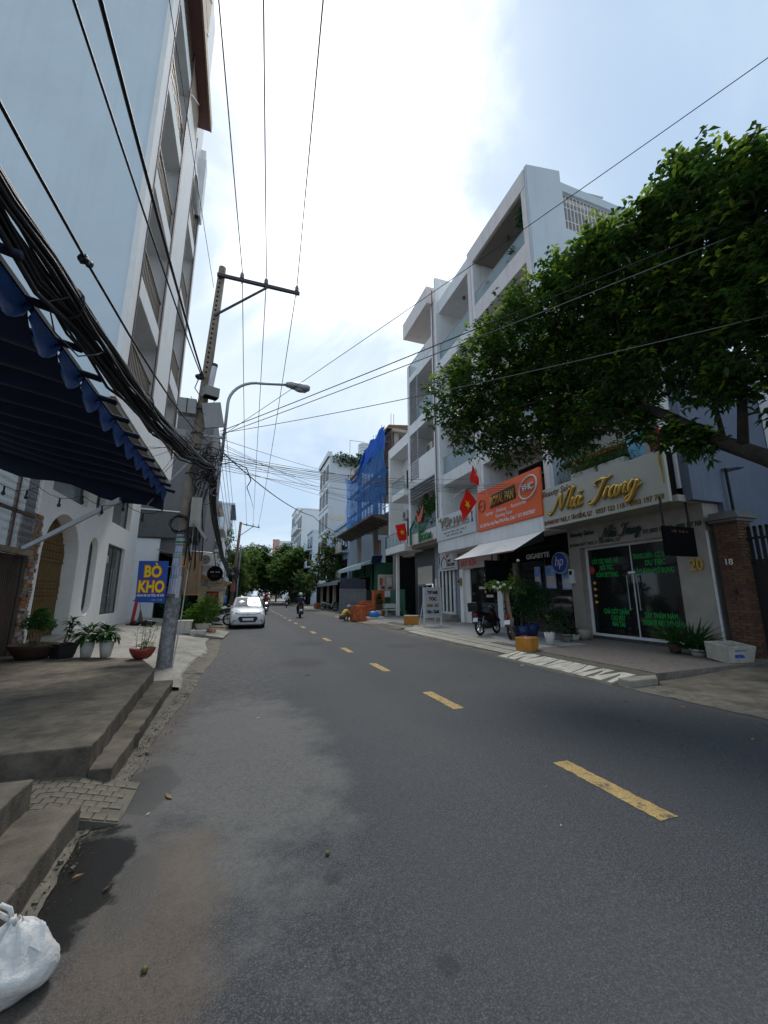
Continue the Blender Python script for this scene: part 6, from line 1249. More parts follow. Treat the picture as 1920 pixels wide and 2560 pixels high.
P(cs, 'backing', MB().add([(-2.4, 26.0, .15), (-1.15, 26.0, .15), (-.87, 26.0, 2.22), (-2.4, 26.0, 2.7), (-2.4, 26.15, .15), (-1.15, 26.15, .15), (-.87, 26.15, 2.22), (-2.4, 26.15, 2.7)], [(0,1,2,3),(7,6,5,4),(0,4,5,1),(1,5,6,2),(2,6,7,3),(3,7,4,0)]), M('grout', (.36, .32, .24), .9))
tm = [MB().box(-.068, .068, -.012, .0, -.068, .068).mesh('tile', m) for m in TC]
for i in range(10):
    for j in range(17):
        x = -2.32 + i * .15; z = .24 + j * .15
        if x + .07 < -1.15 + (z - .15) * .135 and z + .07 < 2.66 - (x + 2.4) * .3: o = link('tile', rnd.choice(tm), cs); o.location = (x + 1.7, -.002, z - .1)
P(cs, 'canopy', MB().poly([(-2.6, 25.2, 2.75), (-.75, 25.2, 2.25), (-.75, 25.2, 2.32), (-2.6, 25.2, 2.85)], (0, 1.2, 0)), WOOD)
for k in range(4): P(cs, 'lath', MB().bar((-2.6, 25.15 + .0 * k, 2.88 - k * .06), (-.7, 25.15, 2.36 - k * .06), .03, .03), M('lath_orange', (.35, .20, .06), .7))
vn = P(cs, 'red_panel', MB().box(-1.98, -1.3, 25.93, 25.98, 1.08, 1.82), M('red_panel', (.20, .015, .02), .6)); TX(vn, 'lettering', 'VINH', (-1.64, 25.925, 1.3), FACING, .26, M('blue_neon_letters', (.03, .08, .35), .5), width=.5, depth=.006, bold=.012); worn_line(vn, 'lettering', (-1.64, 25.925, 1.62), FACING, .5, .1, M('orange_letters', (.6, .2, .05), .6), 9, .004)
S('low_wall', MB().box(-1.15, -.5, 25.6, 25.9, .0, .98).box(-.62, -.5, 25.9, 29.5, 0, .9), WHITE2, 'low white concrete wall behind the parked white car', 'wall')
aircon('air_conditioner', 'dark air conditioner panel above the round black sign', (-1.75, 22.2, 3.05), R(0)); P(gb, 'awning', MB().poly([(-4.2, 22.9, 3.85), (-1.6, 22.6, 3.2), (-1.6, 24.1, 3.25), (-4.2, 24.1, 3.9)], (0, 0, .05)), M('grey_awning', (.17, .165, .16), .8))
rst = T('red_stand', 'red painted steel post with a flat head and round base against the white wall', 'stand', (-4.05, 18.75, .43)); RP = M('red_paint', (.48, .025, .03), .45, var=.15); P(rst, 'base', MB().cyl((0, 0, 0), (0, 0, .09), .2, .17, 16), RP); P(rst, 'post', MB().cyl((.02, 0, .09), (.1, 0, .92), .06, n=12), RP); P(rst, 'head', MB().cyl((.1, 0, .92), (.12, 0, 1.06), .085, n=12).box(-.02, .2, -.05, .05, .93, .98), RP)
S('broom', MB().tube([(-3.86, 18.7, 1.55), (-3.78, 18.75, 1.0)], .014, 6).poly([(-3.80, 18.74, 1.02), (-3.76, 18.74, 1.02), (-3.62, 18.78, .46), (-3.86, 18.78, .46)], (0, .05, 0)), M('broom_brown', (.17, .12, .09), .9), 'brown broom leaning beside the red post', 'broom')
for lab, x, r_ in (('black rubbish bag at the foot of the red post', -3.9, .15), ('second black rubbish bag further right along the white wall', -3.42, .2)): S('rubbish_bag', MB().ball((x, 18.6, .52), r_, 10, 7, (1.3, 1, .7), .2), M('black_bag', (.015, .015, .017), .35), lab, 'bag', 'black rubbish bags', smooth=True)
# rubbish bag in the gutter, knotted
def plastic_bag():
    t = T('plastic_bag', 'knotted white plastic bag of rubbish lying in the left gutter', 'bag', (-.82, 2.40, .012)); t.scale = (.74, .74, .80); rb = random.Random(5)
    n, m = 44, 22; vs = []; fs = []
    for i in range(m + 1):
        u = i / m; base = .2 * (1 - (1 - min(1, u / .3)) ** 2 * .25) if u < .42 else .2 - (u - .42) / .58 * .17
        if u > .8: base = max(.02, base - .02 * (u - .8))
        for j in range(n):
            a = 2*math.pi*j/n; pl = (.03 + .30*max(0, u - .25)) * (math.sin(a*4 + u*1.5)*.5 + math.sin(a*7 + 2)*.35 + math.sin(a*13 + 1)*.22 + math.sin(a*19 + u*3)*.12)
            fold = 1 + pl + rb.uniform(-.012, .012) + .07*math.sin(a*3 + 1.0 + u*4) + .05*math.sin(a*2 + u*11)
            z = .31*u + .012*math.sin(a*5 + u*6) * (u > .1) + (.035*max(0, math.cos(a - .5))*(u if u < .8 else (1-u)*4))
            vs.append((base*fold*math.cos(a)*1.15 + .02*u, base*fold*math.sin(a)*.95, max(0.001, z)))
    for i in range(m):
        for j in range(n): fs.append((i*n+j, i*n+(j+1)%n, (i+1)*n+(j+1)%n, (i+1)*n+j))
    fs.append(tuple(range(n))[::-1])
    # creased plastic film: crumpled by noise, thin enough to pass light
    PLM = thin_sheet('white_plastic_film', (.68, .67, .65), .22, .5, var=.08, scale=7, rough_spec=.5, crumple=9)
    P(t, 'sack', MB().add(vs, fs), PLM, smooth=True)
    P(t, 'knot', MB().ball((0, 0, .31), .028, 8, 6, (1, 1, .9), .3).tube([(0, 0, .31), (-.05, .0, .345), (-.085, -.01, .375), (-.06, -.01, .40), (-.02, 0, .37), (0, 0, .32)], .012, 6), PLM, smooth=True)
    P(t, 'handle', MB().grid([[(.02 + k*.024, .02 - .004*k, .30 - k*.004 + .010*(k % 2)), (.03 + k*.024, -.02, .305 - k*.008 + .008*((k+1) % 2)), (.035 + k*.026, -.06 - .004*k, .27 - k*.014)] for k in range(7)]), PLM, smooth=True)
    P(t, 'contents', MB().ball((.02, 0, .11), .12, 10, 7, (1.1, .9, .8), .15), M('rubbish', (.30, .24, .14), .8, c2=(.12, .16, .06), scale=9)); return t
plastic_bag()
# litter
def road_z(x): return .018 * (x + 1.6) / 2.8 if x < 1.2 else (.018 + (x - 1.2) / 1.8 * .012 if x < 3 else (.03 - (x - 3) * .005 if x < 5 else .02 - (x - 5) / 2.9 * .02))
LITM = [M('dry_leaf', (.20, .12, .04), .8, var=.3), M('pale_litter', (.50, .50, .48), .8), M('dark_leaf', (.06, .045, .03), .8), M('green_leaf_litter', (.12, .16, .05), .8)]
LITL = ['dry brown twig leaf on the road by the tile ramp', 'tan stick on the wet patch nearer the steps', 'curled dry leaf on the wet patch further from the steps', 'tiny pale paper scrap beside the tile ramp', 'white paper scrap on the pale road patch', 'dark smear of leaf left of the third dash', 'dark leaf in the tree shade at the right', 'greenish leaf near the right kerb stones', 'brown leaf in the right gutter, near side', 'long green leaf by the orange foam box', 'pale paper by the orange foam box', 'dark leaf right of the second dash', 'dry leaf right of the nearest dash', 'dry leaf at the right picture edge in the gutter', 'dark leaf on the right gutter strip', 'dark crumb just right of the nearest dash', 'white crumb below the nearest dash', 'white crumb left of the nearest dash', 'brown leaf under the plastic bag', 'white crumb beside the yellow-green fruit']
lit = [(-.45, 4.0, 0, .13, 2.1), (-.78, 3.1, 0, .06, .6), (-.60, 2.95, 0, .05, 1.0), (-.55, 3.75, 1, .03, .3), (.31, 5.95, 1, .05, .2), (1.35, 8.6, 2, .12, .1), (5.6, 5.0, 2, .1, .4), (5.3, 6.4, 3, .12, 1.2), (6.1, 4.5, 0, .1, 2.0), (5.9, 8.6, 3, .15, .5), (6.2, 8.2, 1, .13, .2), (4.9, 4.2, 2, .08, .9), (5.5, 3.3, 0, .09, .3), (6.3, 3.6, 0, .08, 1.2), (6.5, 4.9, 2, .09, 1.7), (3.9, 2.3, 2, .03, 0), (2.2, 2.6, 1, .02, 0), (2.5, 3.1, 1, .02, .3), (-.67, 2.0, 0, .06, .4), (-.35, 1.85, 1, .02, 0)]
for i, (x, y, m_, L_, a) in enumerate(lit):
    z = road_z(x) + (.006 if x > -.62 else .018)
    S('litter_scrap', MB().poly([(x + math.cos(a) * L_ * p - math.sin(a) * L_ * q, y + math.sin(a) * L_ * p + math.cos(a) * L_ * q, z + .004 * ((k + i) % 3)) for k, (p, q) in enumerate(((-.5, 0), (-.1, .16), (.5, .02), (.05, -.15)))], (0, 0, .004)), LITM[m_], LITL[i], 'litter', 'litter on the road')
for lab, x, y in (('small green fruit lying mid-road in the foreground', .61, 2.84), ('green-yellow fruit on the asphalt near the bag', -.29, 2.32)): S('fruit', MB().ball((x, y, road_z(x) + .012), .0135, 10, 7, (1.1, 1, .9)), M('green_fruit', (.03, .05, .008), .5, c2=(.13, .13, .03), scale=40), lab, 'fruit', 'fallen fruit', smooth=True)
# ------------------------------------------------------------------ vehicles
CARW = M('car_white', (.80, .81, .82), .25, var=.02, coat=.6); CARD = M('car_dark', (.03, .035, .05), .25, coat=.6, var=.05); CARS = M('car_silver', (.30, .32, .34), .3, metal=.4, coat=.5)
TYRE = M('tyre', (.015, .015, .016), .85); RIM = M('rim', (.38, .38, .39), .35, metal=.8); CHROME = M('chrome', (.65, .65, .66), .15, metal=1.0, var=.02); LAMPG = M('headlamp', (.24, .26, .29), .12, spec=.7); CGL = M('car_glass', (.045, .055, .06), .04, spec=.9, var=.05)
def loft(mb, secs):
    k = len(secs[0]); return mb.add([p for s_ in secs for p in s_], [(i*k+j, i*k+(j+1)%k, (i+1)*k+(j+1)%k, (i+1)*k+j) for i in range(len(secs)-1) for j in range(k)] + [tuple(range(k))[::-1], tuple((len(secs)-1)*k+j for j in range(k))])
def car(label, loc, rz, paint, group=None):
    """small hatchback, nose towards local -Y"""
    t = T('parked_car', label, 'car', loc, rz, group)
    def low(y, hw, z0, z1, sh=.07): return [(-hw*.93, y, z0), (hw*.93, y, z0), (hw, y, z0+.18), (hw, y, z1-.20), (hw*.955, y, z1-sh), (hw*.80, y, z1), (hw*.4, y, z1+.022), (-hw*.4, y, z1+.022), (-hw*.80, y, z1), (-hw*.955, y, z1-sh), (-hw, y, z1-.20), (-hw, y, z0+.18)]
    body = [low(-1.87, .60, .24, .60), low(-1.83, .70, .20, .70), low(-1.70, .775, .18, .80), low(-1.40, .815, .18, .90), low(-.92, .83, .17, .99), low(-.3, .835, .17, 1.0), low(.9, .835, .17, 1.02), low(1.5, .82, .18, 1.03), low(1.78, .77, .22, 1.0), low(1.88, .68, .28, .85)]
    P(t, 'body', loft(MB(), body), paint, smooth=True)
    def gh(y, w0, w1, z0, z1): return [(-w0, y, z0), (w0, y, z0), (w1*1.02, y, z1-.10), (w1*.90, y, z1-.015), (w1*.5, y, z1+.015), (-w1*.5, y, z1+.015), (-w1*.90, y, z1-.015), (-w1*1.02, y, z1-.10)]
    P(t, 'roof', loft(MB(), [gh(-.98, .74, .73, .93, 1.02), gh(-.60, .745, .68, .93, 1.27), gh(-.25, .745, .62, .95, 1.46), gh(.3, .745, .62, .95, 1.51), gh(1.1, .74, .60, .95, 1.49), gh(1.5, .72, .58, .95, 1.38), gh(1.80, .68, .62, .95, 1.04)]), paint, smooth=True)
    P(t, 'windscreen', MB().add([(-.63, -.945, 1.055), (.63, -.945, 1.055), (.55, -.29, 1.455), (-.55, -.29, 1.455), (0, -.975, 1.06), (0, -.30, 1.475)], [(0, 4, 5, 3), (4, 1, 2, 5)]), CGL)
    for s_ in (-1, 1):
        P(t, 'side_window', MB().add([(s_*.752, -.75, 1.06), (s_*.757, .35, 1.06), (s_*.66, .35, 1.42), (s_*.675, -.28, 1.40)], [(0,1,2,3)]), CGL); P(t, 'side_window', MB().add([(s_*.757, .42, 1.06), (s_*.755, 1.4, 1.08), (s_*.64, 1.2, 1.40), (s_*.66, .42, 1.42)], [(0,1,2,3)]), CGL)
        h_ = P(t, 'headlight', MB().add([(s_*.40, -1.80, .70), (s_*.62, -1.775, .665), (s_*.765, -1.66, .72), (s_*.77, -1.52, .83), (s_*.60, -1.73, .79), (s_*.38, -1.83, .735), (s_*.5, -1.85, .74)], [(0,1,6),(1,2,6),(2,3,6),(3,4,6),(4,5,6),(5,0,6)]), LAMPG)
        P(t, 'fog_recess', MB().poly([(s_*.47, -1.855, .30), (s_*.72, -1.80, .30), (s_*.70, -1.80, .46), (s_*.60, -1.85, .47)], (0, -.02, 0)), BLACK); P(t, 'fog_lamp', MB().cyl((s_*.63, -1.86, .385), (s_*.63, -1.885, .385), .045, n=10), LAMPG)
        m_ = P(t, 'mirror', MB().ball((s_*.93, -.62, 1.05), .1, 10, 6, (1.0, .6, .75)), BLACK if paint is CARW else paint, smooth=True); P(m_, 'mirror_arm', MB().bar((s_*.8, -.62, 1.02), (s_*.9, -.62, 1.04), .05), BLACK)
        for y in (-1.22, 1.2):
            w_ = T2(t, 'wheel', MB().tube([(s_*.66, y, .29), (s_*.83, y, .29)], .29, 20), TYRE); P(w_, 'rim', MB().cyl((s_*.80, y, .29), (s_*.837, y, .29), .19, n=16), RIM)
        P(t, 'tail_light', MB().box(s_*.66 - .08, s_*.66 + .08, 1.80, 1.87, .75, 1.0), RED_L)
    P(t, 'grille', MB().poly([(-.46, -1.88, .52), (-.36, -1.885, .33), (.36, -1.885, .33), (.46, -1.88, .52), (.38, -1.875, .58), (-.38, -1.875, .58)], (0, -.025, 0)), BLACK)
    P(t, 'number_plate', MB().box(-.25, .25, -1.93, -1.915, .40, .51), WLET); P(t, 'chrome_bar', MB().bar((-.42, -1.86, .695), (.42, -1.86, .695), .02, .025), CHROME)
    P(t, 'badge', MB().tube([(.07*math.cos(q*math.pi/8), -1.89, .70 + .038*math.sin(q*math.pi/8)) for q in range(17)], .007, 5).bar((-.025, -1.89, .675), (-.012, -1.89, .725), .012).bar((.012, -1.89, .675), (.025, -1.89, .725), .012).bar((-.02, -1.89, .70), (.02, -1.89, .70), .012), CHROME)
    P(t, 'lower_lip', MB().box(-.68, .68, -1.84, -1.72, .155, .215), BLACK); P(t, 'underbody', MB().box(-.7, .7, -1.6, 1.6, .14, .24), BLACK); P(t, 'wiper', MB().bar((-.5, -.985, 1.07), (.1, -.96, 1.085), .015).bar((0, -.985, 1.07), (.5, -.96, 1.085), .015), BLACK)
    P(t, 'bonnet_line', MB().tube([(-.62, -1.58, .885), (-.3, -1.78, .795), (0, -1.81, .79), (.3, -1.78, .795), (.62, -1.58, .885)], .004, 4), BLACK)
    return t
RED_L = M('red_lamp', (.45, .02, .015), .3)
def T2(t, name, mb, mat): return P(t, name, mb, mat, smooth=False)
car('white hatchback parked facing the camera on the left side of the road', (.30, 23.05, .004), R(1.5), CARW)
car('dark car far down the street, left of the oncoming scooter', (1.3, 78, 0), R(180), CARD, 'cars far down the street'); car('silver van-like car furthest down the street under the trees', (-.1, 96, 0), 0, CARS, 'cars far down the street')

def motorbike(label, loc, rz, paint, group, box=False, scooter=False, lean=.0, name='motorbike', lamp=False):
    """front towards local +Y"""
    t = T(name, label, 'motorbike', loc, rz, group); t.rotation_euler = (0, lean, rz); BODY = paint
    for y, fr in ((.63, True), (-.62, False)):
        w_ = P(t, 'wheel', MB().tube([(.0 + .26*0, y + .265*math.cos(a*math.pi/12), .30 + .265*math.sin(a*math.pi/12)) for a in range(25)], .042, 8, cap=False), TYRE, smooth=True)
        P(w_, 'rim', MB().tube([(0, y + .215*math.cos(a*math.pi/10), .30 + .215*math.sin(a*math.pi/10)) for a in range(21)], .014, 5, cap=False), RIM)
        sp_ = MB().cyl((-.05, y, .30), (.05, y, .30), .05, n=10)
        for a in range(5): sp_.bar((0, y, .30), (0, y + .21*math.cos(a*1.2566), .30 + .21*math.sin(a*1.2566)), .02, .03, (1, 0, 0))
        P(w_, 'hub', sp_, RIM if not scooter else BLACK)
        P(t, 'mudguard', MB().grid([[(x, y + .335*math.cos(R(a)), .30 + .335*math.sin(R(a))) for x in (-.06, 0, .06)] for a in range(25 if fr else 40, 171, 12)]), BODY if fr else BLACK, smooth=True)
    for s_ in (-1, 1): P(t, 'fork', MB().cyl((s_*.07, .63, .30), (s_*.07, .42, .88), .022, n=8), STEEL); P(t, 'shock', MB().cyl((s_*.09, -.58, .34), (s_*.1, -.40, .68), .025, n=8), STEEL)
    P(t, 'engine', MB().obox((0, .05, .34), (.2, .42, .2), (R(8), 0, 0)).cyl((-.12, .0, .33), (.12, .0, .33), .11, n=12), M('engine_grey', (.08, .08, .085), .5, metal=.5), bevel=.01)
    P(t, 'leg_shield', MB().add([(-.2, .30, .28), (.2, .30, .28), (.19, .44, .55), (.13, .42, .88), (-.13, .42, .88), (-.19, .44, .55), (-.13, .22, .30), (.13, .22, .30), (.10, .32, .85), (-.10, .32, .85)], [(0,1,2,5),(5,2,3,4),(0,6,7,1),(3,8,9,4),(1,7,8,3,2),(0,5,4,9,6),(6,9,8,7)]), BODY)
    P(t, 'tail_fairing', loft(MB(), [[(-.06*k, y, z0), (.06*k, y, z0), (.11*k, y, (z0+z1)/2), (.09*k, y, z1), (-.09*k, y, z1), (-.11*k, y, (z0+z1)/2)] for y, z0, z1, k in ((.25, .45, .55, .8), (.0, .48, .68, 1.0), (-.3, .55, .74, 1.1), (-.6, .64, .80, .9), (-.82, .74, .83, .5))]), BODY, smooth=True)
    P(t, 'seat', loft(MB(), [[(-w, y, z), (w, y, z), (w*.85, y, z+.07), (-w*.85, y, z+.07)] for y, z, w in ((.18, .68, .07), (.0, .70, .12), (-.25, .735, .135), (-.5, .79, .12), (-.68, .81, .08))]), BLACK, smooth=True)
    hb = P(t, 'handlebar', MB().tube([(-.33, .30, 1.0), (-.18, .38, .97), (0, .42, .95), (.18, .38, .97), (.33, .30, 1.0)], .014, 6), BLACK)
    for s_ in (-1, 1):
        P(hb, 'grip', MB().cyl((s_*.24, .345, .985), (s_*.35, .29, 1.005), .02, n=8), BLACK); m_ = P(hb, 'mirror', MB().obox((s_*.27, .36, 1.22), (.11, .02, .07), (0, 0, s_*.2)), BLACK); P(m_, 'stalk', MB().cyl((s_*.2, .37, .98), (s_*.26, .36, 1.19), .006, n=5), BLACK)
        P(t, 'foot_peg', MB().cyl((s_*.1, .0, .27), (s_*.26, .0, .27), .014, n=6), BLACK)
    P(t, 'headlight_cowl', MB().ball((0, .43, .96), .12, 10, 7, (1.15, .75, .9)), BODY, smooth=True); P(t, 'headlight', MB().ball((0, .495, .95), .075, 10, 6, (1.15, .6, .8)), M('lit_headlamp', (.9, .9, .85), .2, emit=2.5) if lamp else LAMPG, smooth=True)
    P(t, 'tail_light', MB().box(-.07, .07, -.86, -.82, .72, .79), RED_L); P(t, 'exhaust', MB().tube([(.14, .1, .24), (.16, -.3, .27), (.17, -.78, .38)], [.02, .045, .05], 10), M('exhaust_black', (.05, .05, .05), .4, metal=.6), smooth=True)
    P(t, 'number_plate', MB().obox((0, -.86, .56), (.19, .01, .15), (R(-20), 0, 0)), WLET); P(t, 'side_stand', MB().cyl((-.1, .05, .25), (-.24, .02, .02), .014, n=6), STEEL)
    if box: bx_ = P(t, 'top_box', MB().box(-.2, .2, -.98, -.58, .86, 1.18), BLACK, bevel=.03); P(bx_, 'lid_seam', MB().box(-.203, .203, -.983, -.577, 1.06, 1.075), M('seam_grey', (.06, .06, .06), .6))
    return t
RB = M('red_black_fairing', (.012, .011, .012), .3, c2=(.04, .008, .009), scale=3.0, coat=.4); DKB = M('dark_fairing', (.02, .022, .025), .3, coat=.4); WHB = M('white_fairing', (.6, .6, .61), .3, coat=.4); GRB = M('green_black_fairing', (.02, .05, .045), .35, coat=.4)
mk = motorbike('red and black motorbike with a black top box parked before the hair studio bay', (8.85, 13.55, .162), R(-62), RB, 'motorbikes parked on the right pavement', True, lean=R(-5))
motorbike('second dark motorbike half hidden behind the young tree trunk', (9.0, 12.15, .162), R(-50), DKB, 'motorbikes parked on the right pavement', lean=R(-5))
motorbike('green-black motorbike parked behind the leafy shrub on the left', (-1.15, 22.6, .1), R(75), GRB, 'motorbikes parked on the left', lean=R(-5))
motorbike('dark scooter parked closest to the grey sheet gate', (9.0, 38.5, .12), R(-120), DKB, 'scooters parked by the shed', lean=R(-5)); motorbike('pale scooter parked behind the foam box by the shed', (8.5, 41.8, .12), R(-100), WHB, 'scooters parked by the shed', lean=R(-5)); motorbike('scooter parked furthest along the right pavement', (7.9, 58, .12), R(170), DKB, 'scooters parked by the shed')

# ------------------------------------------------------------------ people
SKIN = M('skin', (.33, .19, .12), .6, var=.05)
def skin_mesh(parent, name, chains, mat):
    vs = []; es = []; rad = []; idx = {}
    for ch in chains:
        prev = None
        for p, r_ in ch:
            k = tuple(round(q, 4) for q in p)
            if k not in idx: idx[k] = len(vs); vs.append(p); rad.append(r_)
            if prev is not None: es.append((prev, idx[k]))
            prev = idx[k]
    me = bpy.data.meshes.new(name); me.from_pydata(vs, es, []); me.materials.append(mat); o = link(name, me, parent)
    m = o.modifiers.new('skin', 'SKIN'); m.use_smooth_shade = True
    for i, r_ in enumerate(rad): d = me.skin_vertices[0].data[i]; d.radius = (r_ if isinstance(r_, tuple) else (r_, r_)); d.use_root = i == 0
    s_ = o.modifiers.new('sub', 'SUBSURF'); s_.levels = 1; s_.render_levels = 2; return o
def person(label, loc, rz, J, top, legs, hat=None, hatname='helmet', shoe=None, group='people'):
    """J: pelvis, chest, neck, head and per side shoulder, elbow, hand, hip, knee, ankle, toe"""
    t = T('person', label, 'person', loc, rz, group); pv, cs_, nk, hd = J['pelvis'], J['chest'], J['neck'], J['head']
    mid = tuple((a + b) / 2 for a, b in zip(pv, cs_)); ch = [[(pv, .11), (mid, .105), (cs_, .12), (nk, .055), (hd, .085)]]
    for s_ in (-1, 1):
        f = lambda k: (s_*J[k][0], J[k][1], J[k][2])
        ch += [[(cs_, .12), (f('shoulder'), .06), (f('elbow'), .042), (f('wrist'), .03), (f('hand'), .035)], [(pv, .11), (f('hip'), .085), (f('knee'), .06), (f('ankle'), .038), (f('toe'), .03)]]
    skin_mesh(t, 'body', ch, SKIN)
    jk = [[(pv, .135), (mid, .135), (cs_, .15), (tuple(a*.6 + b*.4 for a, b in zip(nk, cs_)), .085)]]; tr_ = [[(pv, .13)]]; tr_ = []
    for s_ in (-1, 1):
        f = lambda k: (s_*J[k][0], J[k][1], J[k][2])
        jk.append([(cs_, .15), (f('shoulder'), .08), (f('elbow'), .06), (f('wrist'), .045)]); tr_.append([(pv, .125), (f('hip'), .105), (f('knee'), .08), (f('ankle'), .055)])
        P(t, 'shoe', MB().ball(tuple((a + b) / 2 for a, b in zip(f('ankle'), f('toe'))), .07, 8, 6, (.65, 1.6, .55)), shoe or BLACK, smooth=True)
        for q in range(4): h_ = f('hand'); P(t, 'finger', MB().tube([h_, (h_[0] + s_*.01*(q-1.5), h_[1] + .05, h_[2] - .01*q), (h_[0] + s_*.008*(q-1.5), h_[1] + .065, h_[2] - .03 - .01*q)], [.010, .009, .007], 5), SKIN)
        P(t, 'thumb', MB().tube([f('hand'), (f('hand')[0] - s_*.035, f('hand')[1] + .02, f('hand')[2] - .01)], [.011, .008], 5), SKIN)
    skin_mesh(t, 'jacket', jk, top); skin_mesh(t, 'trousers', tr_, legs)
    P(t, 'head', MB().ball((hd[0], hd[1], hd[2] + .03), .105, 12, 9, (.85, .98, 1.12)), SKIN, smooth=True); fy = hd[1] + .1
    P(t, 'nose', MB().ball((hd[0], fy, hd[2] + .015), .018, 6, 5, (.8, 1, 1.3)), SKIN)
    for s_ in (-1, 1): P(t, 'eye', MB().ball((s_*.035, fy - .012, hd[2] + .045), .012, 6, 5), DARK); P(t, 'ear', MB().ball((s_*.09, hd[1], hd[2] + .02), .022, 6, 5, (.5, .8, 1.2)), SKIN)
    P(t, 'mouth', MB().box(-.025, .025, fy - .015, fy - .002, hd[2] - .045, hd[2] - .037), M('lips', (.25, .08, .06), .6))
    if hat:
        P(t, hatname, MB().lathe([(.13, .02), (.132, .08), (.12, .14), (.085, .185), (.03, .2)], (hd[0], hd[1] - .01, hd[2] + .0), 16, 1, 1.1), hat, smooth=True); P(t, 'hat_brim', MB().obox((hd[0], hd[1] + .14, hd[2] + .06), (.18, .1, .012), (R(-10), 0, 0)), hat)
    return t
RJ = dict(pelvis=(0, -.22, .86), chest=(0, -.14, 1.24), neck=(0, -.11, 1.42), head=(0, -.07, 1.56), shoulder=(.18, -.12, 1.36), elbow=(.31, .03, 1.12), wrist=(.31, .23, 1.03), hand=(.3, .29, 1.02), hip=(.1, -.18, .85), knee=(.2, .2, .76), ankle=(.17, .1, .33), toe=(.18, .22, .29))
NAVY = M('navy_jacket', (.018, .022, .05), .8); DKT = M('dark_trousers', (.02, .02, .024), .85); HELW = M('white_helmet', (.62, .62, .60), .35); HELR = M('red_helmet', (.5, .03, .03), .35); SHW = M('pale_shirt', (.52, .53, .58), .85); SHR = M('maroon_shirt', (.20, .05, .06), .85)
def rider(lab_bike, lab_person, loc, rz, paint, top, helm, lamp=False):
    motorbike(lab_bike, loc, rz, paint, 'scooters on the road', lamp=lamp, name='scooter'); person(lab_person, loc, rz, RJ, top, DKT, helm)
rider('dark scooter ridden away by the person in navy', 'person in a navy jacket and white helmet riding a scooter away', (4.05, 30.3, .02), R(-4), DKB, NAVY, HELW)
rider('white-fronted scooter with lit headlamp coming past the car', 'person in dark clothes and red helmet riding the oncoming scooter', (1.98, 36.2, .02), R(178), WHB, SHR, HELR, True)
rider('scooter far down the road under the trees', 'person in a pale shirt and white helmet on the far scooter', (5.6, 55, .02), R(-8), RB, SHW, HELW)
rider('scooter at the far end of the street left of the dark car', 'person in white with a red helmet far down the street', (-.1, 72, .02), R(180), WHB, SHW, HELR)
QJ = dict(pelvis=(0, -.22, .24), chest=(0, .06, .58), neck=(0, .2, .72), head=(0, .3, .80), shoulder=(.19, .1, .66), elbow=(.25, .3, .42), wrist=(.14, .5, .28), hand=(.12, .55, .26), hip=(.1, -.18, .25), knee=(.2, .26, .50), ankle=(.17, .05, .1), toe=(.18, .2, .05))
person('person in a yellow shirt and grey cap squatting at the right kerb', (6.1, 25.1, .01), R(-75), QJ, M('yellow_shirt', (.62, .36, .02), .8), M('grey_trousers', (.09, .08, .08), .85), M('grey_cap', (.32, .31, .34), .8), 'cap')
SJ = dict(pelvis=(0, 0, .92), chest=(0, .02, 1.28), neck=(0, .03, 1.46), head=(0, .05, 1.6), shoulder=(.18, .02, 1.4), elbow=(.24, .02, 1.12), wrist=(.25, .1, .9), hand=(.25, .12, .84), hip=(.1, 0, .9), knee=(.11, .03, .5), ankle=(.11, 0, .09), toe=(.12, .14, .04))
person('person in a bright blue shirt standing behind the low white wall on the left', (-1.15, 30.5, .1), R(60), SJ, M('bright_blue_shirt', (.05, .22, .60), .8), DKT)

# ------------------------------------------------------------------ right pavement furniture
ss = T('standing_sign', 'white standing sign reading TOP HAIR TÓC NAM - NỮ with lamp border', 'sign', (8.5, 17.6, .15), world=True)
P(ss, 'board', MB().box(8.08, 8.92, 17.58, 17.64, .62, 1.92), M('sign_face_grey', (.50, .49, .50), .6, var=.03)); P(ss, 'frame', MB().box(8.04, 8.08, 17.56, 17.66, .15, 1.96).box(8.92, 8.96, 17.56, 17.66, .15, 1.96).box(8.08, 8.92, 17.56, 17.66, 1.92, 1.96).box(8.08, 8.92, 17.56, 17.66, .58, .62).box(8.08, 8.92, 17.56, 17.66, .18, .22), FRAME_W); [P(ss, 'rear_leg', MB().bar((x_, 17.7, 1.5), (x_, 18.3, .15), .03), FRAME_W) for x_ in (8.1, 8.9)]
for s_, z, w, m_ in (('TOP HAIR', 1.66, .56, BLACK), ('TÓC', 1.36, .4, NAVY), ('NAM - NỮ', 1.06, .6, M('brown_letters', (.22, .12, .05), .6)), ('Uốn - Duỗi', .78, .62, BLACK)): TX(ss, 'sign_letters', s_, (8.5, 17.575, z), FACING, .2, m_, width=w, depth=.006, bold=.012)
LEDM = M('lamp_dots', (.7, .72, .85), .4)
for k in range(9):
    for a, b in (((8.16 + k*.085, 1.86), 0), ((8.16 + k*.085, .68), 0), ((8.115, .75 + k*.13), 1), ((8.885, .75 + k*.13), 1)): P(ss, 'lamp_dot', MB().box(a[0]-.02, a[0]+.02, 17.57, 17.58, a[1]-.012, a[1]+.012), LEDM)
bn = T('bench', 'white concrete bench with a backrest near the brick stack', 'bench', (10.05, 27.5, .17)); BC = M('bench_concrete', (.58, .57, .53), .8, var=.08)
P(bn, 'seat', MB().box(-.65, .65, -.2, .2, .38, .45), BC, bevel=.01); P(bn, 'backrest', MB().obox((0, .24, .68), (1.15, .06, .32), (R(-12), 0, 0)), BC, bevel=.01)
for s_ in (-1, 1): P(bn, 'leg', MB().box(s_*.4-.05, s_*.4+.05, -.17, .17, 0, .38), BC, bevel=.01); P(bn, 'backrest_post', MB().bar((s_*.35, .2, .42), (s_*.35, .25, .6), .06), BC)
